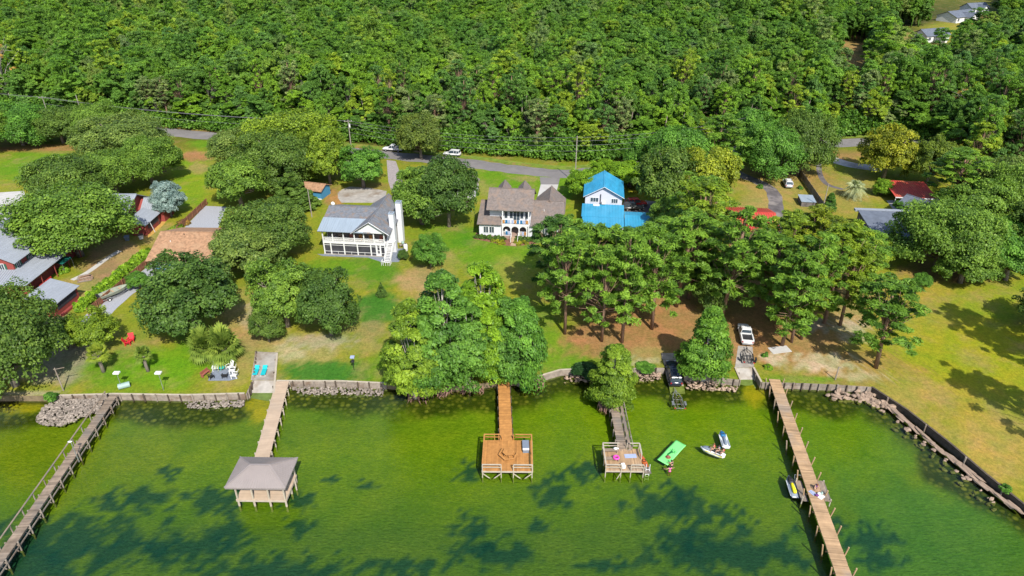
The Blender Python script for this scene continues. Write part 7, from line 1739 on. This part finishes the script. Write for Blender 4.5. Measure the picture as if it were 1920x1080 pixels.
TREES = [
    # left
    (('oak', 0), 30, 722, 215, 548, OAKD, 'broad dark oak hanging over the water at the left edge'),
    (('oak', 1), 152, 480, 212, 350, OAK, 'very large green oak in front of the red barn'),
    (('oak', 2), 138, 396, 148, 288, OAKD, 'oak standing behind the pale driveway at the left'),
    (('oak', 0), 240, 300, 160, 214, GREYG, 'rounded olive-grey oak just below the road at the left'),
    (('oak', 1), 288, 345, 112, 255, OAK, 'green oak right of the rounded olive-grey oak'),
    (('oak', 2), 222, 366, 128, 278, OAK, 'oak whose crown merges into the large one above the red barn'),
    (('magnolia', 0), 322, 406, 62, 338, BLUEG, 'silvery blue tree right of the red barn'),
    (('oak', 3), 455, 388, 108, 288, OAK, 'bright oak above the grey gravel drive'),
    (('oak', 0), 508, 488, 148, 372, OAKD, 'dense oak left of the white house'),
    (('oak', 2), 468, 522, 132, 418, GREYG, 'mixed olive oak with bare twigs above the dark magnolia'),
    (('magnolia', 0), 370, 622, 175, 478, MAG, 'large dark magnolia in front of the tan roofed house'),
    (('oak', 1), 540, 612, 130, 484, OAK, 'green oak left of the round magnolia on the centre-left lawn'),
    (('magnolia', 1), 622, 628, 118, 503, MAG, 'round glossy magnolia on the lawn below the white house'),
    (('magnolia', 2), 505, 640, 62, 575, OAKD, 'small bushy tree left of the round magnolia'),
    (('oak', 3), 555, 318, 175, 203, OAKY, 'large oak below the road left of the utility pole with transformer'),
    (('oak', 0), 528, 352, 145, 242, OAKD, 'dark oak above the pointed conifer'),
    (('magnolia', 0), 620, 345, 84, 232, OAKY, 'yellow-green upright tree left of the round oak'),
    (('oak', 1), 682, 352, 90, 272, GRN, 'round green oak over the pale curved drive'),
    (('conifer', 0), 552, 390, 82, 316, (0.075, 0.125, 0.022), 'pointed layered conifer left of the blue shed'),
    (('oak', 2), 465, 320, 130, 238, GREYG, 'oak at the road left of the dark oak group'),
    (('magnolia', 1), 790, 298, 88, 206, (0.105, 0.14, 0.025), 'tall magnolia with brownish leaves beside the parked white car'),
    (('oak', 0), 792, 420, 115, 305, OAK, 'light green oak right of the two chimneys'),
    (('magnolia', 2), 842, 425, 115, 284, MAG, 'tall dark magnolia left of the brown roofed house'),
    (('magnolia', 0), 808, 500, 64, 438, GRN, 'small round green tree on the lawn between the two white houses'),
    (('conifer', 0), 716, 555, 20, 530, MAG, 'tiny dark sapling in the middle of the lawn'),
    (('magnolia', 1), 757, 487, 22, 468, MAG, 'small dark shrub at the foot of the white stair'),
    (('oak', 0), 262, 540, 42, 510, GRN, 'small green tree beside the gravel strip with the boat'),
    (('oak', 1), 180, 655, 95, 585, OAKY, 'sparse tree with pale trunk right of the trampoline'),
    # cypress group
    (('cypress', 0), 778, 734, 102, 566, CYPY, 'yellowish cypress with bare roots at the left of the shore group'),
    (('cypress', 1), 838, 718, 128, 512, CYP, 'tall blue-green cypress in the middle of the shore group'),
    (('cypress', 2), 905, 684, 122, 492, LIME, 'tallest bright green cypress at the back of the shore group'),
    (('cypress', 1), 878, 718, 98, 568, CYP, 'cypress in front of the tallest one in the shore group'),
    (('cypress', 0), 918, 710, 80, 580, LIME, 'narrow yellow-green cypress left of the orange dock'),
    (('willow', 0), 974, 710, 92, 558, GRN, 'drooping willow-like cypress right of the orange dock'),
    (('cone', 0), 1318, 704, 96, 578, (0.098, 0.190, 0.022), 'dense bright green cone-shaped cypress between the two boat ramps'),
    (('cypress', 2), 950, 705, 90, 560, CYP, 'cypress behind the drooping one right of the orange dock'),
    (('cypress', 0), 805, 728, 95, 585, CYP, 'short cypress between the yellowish one and the tall blue-green one'),
    # pines
    (('pine', 0), 1059, 626, 115, 432, PIN, 'leftmost pine of the grove below the blue roof'),
    (('pine', 1), 1128, 640, 105, 468, PIN, 'pine with shadowed trunk right of the leftmost one in the grove'),
    (('pine', 2), 1166, 642, 120, 440, PIN, 'pine with bright leaning trunk above the yellow cypress'),
    (('pine', 3), 1222, 617, 125, 428, PIN, 'pine with reddish trunk left of the bright cone-shaped cypress'),
    (('pine', 4), 1045, 565, 110, 408, (0.065, 0.13, 0.022), 'rear pine shading the centre lawn'),
    (('pine', 1), 1108, 572, 120, 425, PIN, 'pine standing in front of the blue house'),
    (('pine', 0), 1180, 576, 120, 432, PIN, 'pine behind the one with the reddish trunk'),
    (('pine', 2), 1268, 575, 125, 400, PIN, 'rear pine above the bright cone-shaped cypress'),
    (('pine', 3), 1352, 600, 130, 392, PIN, 'tall pine leaning right behind the bright cone-shaped cypress'),
    (('pine', 4), 1318, 520, 130, 345, OAKY, 'yellowish pine left of the red roofed house'),
    (('pine', 1), 1300, 470, 110, 330, PIN, 'pine behind the yellowish pair by the red roof'),
    (('pine', 2), 1425, 560, 110, 440, PIN, 'shorter pine above the white pickup'),
    (('pine', 3), 1466, 648, 125, 470, PIN, 'pine with thick red trunk right of the white pickup'),
    (('pine', 4), 1484, 642, 100, 480, OAKY, 'pine right behind the thick red trunk'),
    (('pine', 0), 1502, 636, 110, 440, PIN, 'middle pine of the right-hand grove'),
    (('pine', 1), 1545, 606, 125, 425, OAKY, 'tall light green pine of the right-hand grove'),
    (('pine', 2), 1596, 560, 110, 430, PIN, 'pine in front of the flat grey roof'),
    (('pine', 3), 1520, 545, 120, 395, YELG, 'dense pine left of the flat grey roof'),
    (('oak', 1), 1530, 500, 105, 405, OAKD, 'dark oak under the pines below the dark fence'),
    (('pine', 4), 1445, 600, 110, 455, PIN, 'slim pine behind the white pickup'),
    (('pine', 0), 1400, 550, 110, 432, PIN, 'pine between the red roof and the pickup'),
    (('pine', 2), 1642, 690, 140, 528, (0.10, 0.18, 0.022), 'lone pine on the right lawn'),
    (('oak', 0), 1752, 505, 175, 372, OAK, 'big spreading oak with pale trunk beside the flat grey roof'),
    (('oak', 2), 1800, 530, 110, 455, OAK, 'low oak right of the big spreading oak'),
    (('magnolia', 1), 1725, 540, 34, 512, GRN, 'small shrub at the foot of the pale oak trunk'),
    (('oak', 3), 1885, 525, 110, 440, GRN, 'green oak at the right edge above the lawn'),
    (('oak', 1), 1960, 620, 120, 540, OAKD, 'oak reaching in at the right edge of the lawn'),
    (('pine', 3), 2043, 736, 150, 424, OAKD, 'tall tree beyond the right edge casting the long lawn shadow'),
    (('pine', 1), 2056, 864, 160, 612, OAKD, 'second tree beyond the right edge casting shade on the lawn'),
    (('pine', 2), 1068, 540, 100, 412, PIN, 'pine between the blue house and the front pines of the grove'),
    (('pine', 3), 1150, 560, 110, 436, OAKY, 'light green pine right below the blue carport roof'),
    (('pine', 0), 1235, 540, 110, 412, PIN, 'inner pine of the grove below the dark oak by the red car'),
    (('pine', 4), 1290, 560, 115, 420, PIN, 'inner pine left of the leaning tall pine'),
    (('pine', 1), 1575, 610, 110, 455, OAKY, 'outer light green pine of the right-hand grove'),
    (('pine', 2), 1470, 540, 120, 400, OAKY, 'inner light green pine above the white pickup'),
    (('oak', 0), 1335, 575, 110, 490, OAKD, 'dark low oak under the tall leaning pine'),
    (('oak', 3), 1620, 505, 90, 440, OAKY, 'light oak at the front corner of the flat grey roof'),
    (('oak', 2), 1860, 470, 90, 400, GRN, 'green oak left of the tan shed'),
    # right rear
    (('magnolia', 0), 1655, 335, 104, 232, GOLD, 'golden green magnolia left of the red carport'),
    (('magnolia', 2), 1737, 345, 92, 252, (0.12, 0.16, 0.018), 'olive magnolia behind the red carport'),
    (('oak', 3), 1440, 335, 120, 225, GRN, 'dark oak left of the curved drive'),
    (('oak', 0), 1495, 330, 110, 205, OAKD, 'tall oak behind the parked white car'),
    (('oak', 1), 1395, 300, 90, 200, GRN, 'oak at the mouth of the curved drive'),
    (('magnolia', 0), 1652, 366, 36, 335, LIME, 'small lime tree beside the red carport'),
    (('cone', 0), 1552, 398, 26, 362, (0.06, 0.13, 0.018), 'narrow dark green cypress by the service pole'),
    (('magnolia', 2), 1690, 398, 34, 375, GRN, 'round shrub between the grey shed and the path'),
    (('oak', 2), 1820, 440, 130, 330, OAK, 'oak right of the pale crossarm pole'),
    (('oak', 3), 1900, 420, 130, 300, OAK, 'oak at the right edge above the tan shed'),
    (('pine', 4), 1780, 400, 110, 280, PIN, 'pine beside the pale crossarm pole'),
    (('oak', 0), 1860, 400, 120, 290, GREYG, 'greyish oak above the tan shed'),
    (('oak', 1), 1940, 480, 120, 370, OAKD, 'dark oak beside the tan shed'),
    # around the blue house
    (('oak', 2), 1098, 372, 78, 315, LIME, 'lime shrub tree left of the blue roof by the pole'),
    (('oak', 3), 1180, 350, 95, 300, LIME, 'bright small tree behind the blue roof'),
    (('oak', 0), 1130, 335, 60, 298, LIME, 'low lime tree at the road behind the blue roof'),
    (('oak', 1), 1240, 400, 110, 270, OAKD, 'dark oak right of the red car'),
    (('oak', 2), 1265, 350, 120, 230, GRN, 'tall oak right of the blue house at the road'),
    (('oak', 3), 1310, 390, 120, 265, YELG, 'yellow-green oak right of the dark oak by the red car'),
    (('pine', 3), 1330, 340, 110, 215, PIN, 'pine left of the curved drive mouth'),
    (('oak', 0), 1255, 440, 90, 370, OAK, 'oak at the right end of the blue carport roof'),
    (('oak', 1), 1200, 325, 70, 250, GRN, 'oak across the road behind the blue roof'),
    # left rear
    (('oak', 0), 45, 272, 130, 190, GRN, 'oak at the top of the left lawn'), (('oak', 1), 120, 268, 100, 200, OAKD, 'dark oak left of the rounded olive-grey oak'), (('oak', 2), -30, 290, 120, 200, OAK, 'oak at the left edge of the left lawn'),
    (('oak', 3), 185, 262, 100, 190, OAK, 'oak at the road above the rounded olive-grey oak'),
]
for t_ in TREES: tree(*t_)
tree(('cypress', 0), 1146, 757, 82, 648, CYPY, 'small yellow cypress standing in the water at the old narrow dock', zb=-0.3)
for key, px, py, w_, ty, lab in ((('palm', 0), 195, 697, 44, 652, 'left of the two short palms on the left lawn'), (('palm', 1), 278, 696, 36, 655, 'right of the two short palms on the left lawn'), (('palmetto', 0), 388, 676, 60, 628, 'left of the two full palms behind the patio'), (('palmetto', 1), 425, 676, 70, 626, 'right of the two full palms behind the patio')):
    tree(key, px, py, w_, ty, (0.20, 0.24, 0.03) if px == 195 else (0.15, 0.20, 0.035), lab, 'palm', 'palm_tree')
tree(('pindo', 0), 1599, 372, 48, 332, (0.26, 0.28, 0.16), 'silvery palm on the dry lawn right of the service pole', 'palm', 'palm_tree')
# long hedge, one clipped plant after another
HEDGE = empty('hedge', P(214, 530), 0, 'long light green hedge running along the brown fence at left', 'hedge')
for i in range(22):
    t = i / 21; px, py = 278 - t * 128, 478 + t * 104
    u = place(('bush', i % 2), P(px, py), 1.9 + 0.25 * rt.random(), 1.35, (0.15, 0.25, 0.016), None, None, None, 'hedge_plant')
    cr_ = [c for c in u.children if c.name.startswith('crown')][0]; tr_ = [c for c in u.children if c.name.startswith('trunk')][0]
    bpy.context.view_layer.update(); cr_.name = 'hedge_plant'; tr_.name = 'stem'; M_ = u.matrix_basis.copy(); bpy.data.objects.remove(u)
    for c_ in (cr_, tr_): c_.parent = HEDGE; c_.matrix_basis = Matrix.Translation(-HEDGE.location) @ M_
for i in range(7):
    place(('bush', i % 2), P(893 + i * 8.5, 446 + i * 0.6), 1.1, 0.75, MAG, 'dark clipped shrub against the left half of the arched porch house', 'shrub', 'dark foundation shrubs left of the steps', 'shrub')
for i in range(6):
    place(('bush', i % 2), P(968 + i * 7.5, 450 + i * 0.5), 1.1, 0.75, MAG, 'dark clipped shrub against the house right of the porch steps', 'shrub', 'dark foundation shrubs right of the steps', 'shrub')
for i, (px, py) in enumerate(((924, 453), (933, 454), (941, 453), (936, 458), (944, 458))): place(('bush', i % 2), P(px, py), 0.75, 0.6, GOLD, 'low golden shrub left of the porch steps', 'shrub', 'golden shrubs left of the steps', 'shrub')
for i, (px, py) in enumerate(((967, 455), (975, 457), (982, 455), (972, 460), (987, 458))): place(('bush', i % 2), P(px, py), 0.75, 0.6, GOLD, 'low golden shrub right of the porch steps', 'shrub', 'golden shrubs right of the steps', 'shrub')
for px, py, h_, r_, c_, lab in ((97, 748, 1.6, 1.1, GRN, 'green shrub growing out of the pale stone bank'), (1434, 668, 1.0, 0.6, GRN, 'small weed clump at the top of the trailer ramp'), (1440, 690, 0.7, 0.8, LIME, 'low weeds right of the trailer ramp wall'), (120, 510, 1.4, 1.2, LIME, 'lime bush beside the small red shed'), (330, 432, 1.6, 2.0, OAKY, 'olive shrub at the end of the fence by the tan roof'), (345, 420, 1.2, 1.6, (0.25, 0.15, 0.04), 'brownish shrub beside the gravel drive fence'), (893, 366, 1.3, 0.9, GRN, 'small round shrub beside the white garage'), (876, 338, 1.2, 2.8, (0.06, 0.15, 0.015), 'long low green mound by the road above the garage'), (1425, 352, 1.0, 1.0, GRN, 'small bush on the dry grass beside the curved drive'), (1500, 354, 1.0, 0.8, GRN, 'small bush at the foot of the dark fence'), (1886, 918, 0.7, 0.8, GRN, 'small weed clump on the dark timber wall at lower right'), (1095, 695, 0.9, 2.4, (0.03, 0.07, 0.02), 'dark creeping shrub on the bank left of the yellow cypress'), (1210, 690, 0.6, 1.8, GRN, 'low green creeper on the rubble bank left of the black car'), (985, 728, 0.7, 0.7, (0.02, 0.2, 0.05), 'small bright green shrub at the waterline right of the orange dock')):
    place(('bush', 0), P(px, py), h_, r_, c_, lab, 'shrub', None, 'shrub')
# bare roots and driftwood at the foot of the cypress trees
def root_mass(px0, px1, py, n, label, seed):
    r = random.Random(seed); a, b_ = P(px0, py, 0), P(px1, py, 0); m = MB()
    for k in range(n):
        t = r.random(); x = (b_.x - a.x) * (t - 0.5); y = r.gauss(0, 0.55); z = max(0.05, 0.75 + 0.32 * y + r.uniform(-0.2, 0.15)); m.c = r.random()
        m.path([(x, y, z), (x + r.uniform(-0.3, 0.3), y - 0.3, z * 0.6), (x + r.uniform(-0.5, 0.5), y - r.uniform(0.4, 0.9), -0.3)], [r.uniform(0.06, 0.12), 0.05, 0.03], 5)
    o = m.build('root_mass', MT['root']); o.location = ((a.x + b_.x) / 2, a.y + 0.6, 0); tag(o, label, 'roots', kind='stuff')
root_mass(795, 840, 738, 130, 'reddish tangle of roots at the waterline below the blue-green cypress', 1)
root_mass(845, 905, 731, 160, 'reddish tangle of roots at the waterline left of the orange dock', 2)
root_mass(980, 1020, 722, 110, 'pale tangle of roots at the waterline right of the orange dock', 3)
root_mass(765, 800, 748, 60, 'bare roots under the yellowish cypress', 4)
root_mass(1125, 1142, 768, 60, 'reddish roots in the water left of the old narrow dock', 5)

# ------------------------------------------------------------------ the wood behind the road
edge_x = [-1400, -300, 0, 100, 280, 420, 600, 730, 860, 1000, 1100, 1200, 1300, 1400, 1500, 1640, 1760, 1800, 1920, 2200, 3200]
edge_y = [150, 178, 205, 222, 232, 244, 258, 268, 282, 293, 300, 293, 280, 262, 258, 250, 262, 330, 360, 380, 420]
GAPS = [(1552, 1632, 82, 222), (1660, 1795, 52, 150), (1730, 1878, -40, 98), (1600, 1660, -20, 30), (1505, 1660, 255, 400)]
rngf = np.random.default_rng(11); pts = []
sp = 5.1; yv = 165.0
while yv < 900:
    s_ = sp * (1 if yv < 420 else 1.25)
    xm = 0.80 * (yv * math.cos(TH) + 30) + 60
    for xv in np.arange(-xm, xm, s_):
        x = xv + rngf.uniform(-0.42, 0.42) * s_; y = yv + rngf.uniform(-0.42, 0.42) * s_
        px, py = to_px(x, y, ZL)
        if py > np.interp(px, edge_x, edge_y): continue
        if any(a < px < b and c < py < d_ for a, b, c, d_ in GAPS): continue
        pts.append((x, y, px, py))
    yv += s_
pts = np.array(pts)
order = np.argsort(pts[:, 1]); pts = pts[order]
vis = (pts[:, 2] > -60) & (pts[:, 2] < 1980)
near_idx = np.nonzero(vis)[0][:290]
near_set = set(near_idx.tolist())
PAL = [((0.074, 0.142, 0.020), 'dark green'), ((0.112, 0.205, 0.022), 'mid green'), ((0.082, 0.160, 0.028), 'deep green'), ((0.145, 0.240, 0.020), 'bright green'), ((0.090, 0.170, 0.040), 'blue-green'), ((0.190, 0.250, 0.022), 'yellow-green'), ((0.150, 0.190, 0.065), 'grey-green')]
ZONES = [(-100, 150, 'above the left lawns'), (150, 330, 'above the rounded olive-grey oak'), (330, 480, 'behind the left stretch of road'), (480, 640, 'behind the large oak by the road'), (640, 760, 'behind the transformer pole'), (760, 900, 'behind the two white vehicles on the road'), (900, 1010, 'behind the road above the brown roofed house'), (1010, 1100, 'behind the tall grey pole'), (1100, 1230, 'behind the blue roof'), (1230, 1380, 'right of the blue house beyond the road'), (1380, 1530, 'behind the parked white car'), (1530, 1680, 'behind the golden green magnolia'), (1680, 1800, 'behind the red carport'), (1800, 2000, 'at the right edge behind the crossarm pole')]
wr = random.Random(5)
seen = {}
for i in near_idx:
    x, y, px, py = pts[i]; pine = wr.random() < 0.16
    c, cn = PAL[wr.choices(range(7), (3, 5, 4, 4, 3, 3, 2))[0]]; c = tuple(v * 1.1 for v in c)
    h = wr.uniform(10.5, 19.5) if not pine else wr.uniform(17, 22); r = wr.uniform(3.0, 6.4) if not pine else wr.uniform(3.4, 4.6)
    depth = np.interp(px, edge_x, edge_y) - py
    row = 'front-row' if depth < 11 else ('second-row' if depth < 24 else 'inner')
    if row == 'front-row': h *= 0.78
    z_ = next((n for a, b, n in ZONES if a <= px < b), 'beyond the road')
    lab = f"{cn} {'pine' if pine else 'broadleaf tree'}, {row} of the wood {z_}"
    place(('woodpine', wr.randrange(2)) if pine else ('wood', wr.randrange(4)), (x, y, ZL), h, r, c, lab, 'tree', f"{cn} {row} {'pines' if pine else 'trees'} of the wood {z_}", 'pine_tree' if pine else 'forest_tree')
for px, py, ty, lab in ((28, 205, 78, 'bare grey tree with orange twigs at the left edge of the wood'), (690, 190, 112, 'bare pale tree standing out of the wood above the transformer pole'), (560, 165, 120, 'bare grey snag in the wood above the large oak by the road'), (1120, 215, 150, 'bare snag in the wood above the blue roof'), (1800, 250, 170, 'bare grey snag at the right above the crossarm pole')):
    tree(('bare', 0), px, py, 60, ty, (0.3, 0.18, 0.04), lab)
# undergrowth along the far road edge
m = None
rng = np.random.default_rng(21); C = []; R = []
for px in np.arange(-60, 1765, 5.0):
    for k in range(4):
        e = np.interp(px, edge_x, edge_y) + 3 - 3 * k + rng.normal() * 1.5; p = P(px + rng.normal() * 3, e); cr = rng.uniform(1.0, 2.1); C.append((p.x, p.y, ZL + cr * 0.7 + k * 1.3)); R.append((cr * 1.2, cr, cr * 1.1))
q, t = leaf_cloud(rng, C, R, 60, 0.5)
o = bpy.data.objects.new('undergrowth', np_mesh('undergrowth', q, 4, t, LEAF)); COL.objects.link(o); o.color = (0.085, 0.17, 0.02, 1)
tag(o, 'green undergrowth along the far edge of the road', 'undergrowth', kind='stuff')

# the rest of the wood: one mass, scattered with geometry nodes
src = bpy.data.collections.new('wood_sources')
for k, key in enumerate([('wood', 0), ('wood', 1), ('wood', 2), ('wood', 3), ('woodpine', 0)]):
    cm, tm, h0, r0 = PROTO[key]
    bm = bmesh.new(); bm.from_mesh(cm); bm.from_mesh(tm); nf = len(cm.polygons)
    me = bpy.data.meshes.new('wood_tree'); bm.faces.ensure_lookup_table()
    for f in bm.faces[nf:]: f.material_index = 1
    for f in bm.faces[:nf]: f.material_index = 0
    bm.to_mesh(me); bm.free(); me.materials.clear(); me.materials.append(LEAF_FOREST); me.materials.append(MT['bark'])
    o = bpy.data.objects.new(f'wood_tree_{k}', me); src.objects.link(o)
rest = np.array([p for i, p in enumerate(pts) if i not in near_set])
me = bpy.data.meshes.new('wood')
me.vertices.add(len(rest)); co = np.stack([rest[:, 0], rest[:, 1], np.full(len(rest), ZL)], -1).astype(np.float32); me.vertices.foreach_set('co', co.ravel())
idx = rngf.choice(5, len(rest), p=[0.22, 0.22, 0.22, 0.2, 0.14]).astype(np.int32)
sc = np.stack([rngf.uniform(0.8, 1.4, len(rest)), np.zeros(len(rest)), rngf.uniform(0.68, 1.22, len(rest))], -1); sc[:, 1] = sc[:, 0]; sc *= (1 + 0.16 * snoise(rest[:, 0], rest[:, 1], 22.0, 3.0))[:, None]
a = me.attributes.new('pick', 'INT', 'POINT'); a.data.foreach_set('value', idx)
a = me.attributes.new('tscale', 'FLOAT_VECTOR', 'POINT'); a.data.foreach_set('vector', sc.astype(np.float32).ravel())
a = me.attributes.new('trot', 'FLOAT', 'POINT'); a.data.foreach_set('value', rngf.uniform(0, 6.28, len(rest)).astype(np.float32))
wood = bpy.data.objects.new('wood', me); COL.objects.link(wood)
tag(wood, 'dense green mixed wood filling the upper part of the picture', 'wood', kind='stuff')
ng = bpy.data.node_groups.new('scatter_wood', 'GeometryNodeTree')
ng.interface.new_socket('Geometry', in_out='INPUT', socket_type='NodeSocketGeometry'); ng.interface.new_socket('Geometry', in_out='OUTPUT', socket_type='NodeSocketGeometry')
gi = ng.nodes.new('NodeGroupInput'); go = ng.nodes.new('NodeGroupOutput')
ci = ng.nodes.new('GeometryNodeCollectionInfo'); ci.inputs['Collection'].default_value = src; ci.inputs['Separate Children'].default_value = True; ci.inputs['Reset Children'].default_value = True
ip = ng.nodes.new('GeometryNodeInstanceOnPoints'); ip.inputs['Pick Instance'].default_value = True
def named(n, t):
    x = ng.nodes.new('GeometryNodeInputNamedAttribute'); x.data_type = t; x.inputs[0].default_value = n; return [s for s in x.outputs if s.enabled][0]
cx = ng.nodes.new('ShaderNodeCombineXYZ')
ng.links.new(named('trot', 'FLOAT'), cx.inputs[2])
ng.links.new(gi.outputs[0], ip.inputs['Points']); ng.links.new(ci.outputs[0], ip.inputs['Instance']); ng.links.new(named('pick', 'INT'), ip.inputs['Instance Index'])
ng.links.new(cx.outputs[0], ip.inputs['Rotation']); ng.links.new(named('tscale', 'FLOAT_VECTOR'), ip.inputs['Scale'])
ng.links.new(ip.outputs[0], go.inputs[0])
wood.modifiers.new('scatter', 'NODES').node_group = ng
print('forest trees', len(pts), 'rest', len(rest))
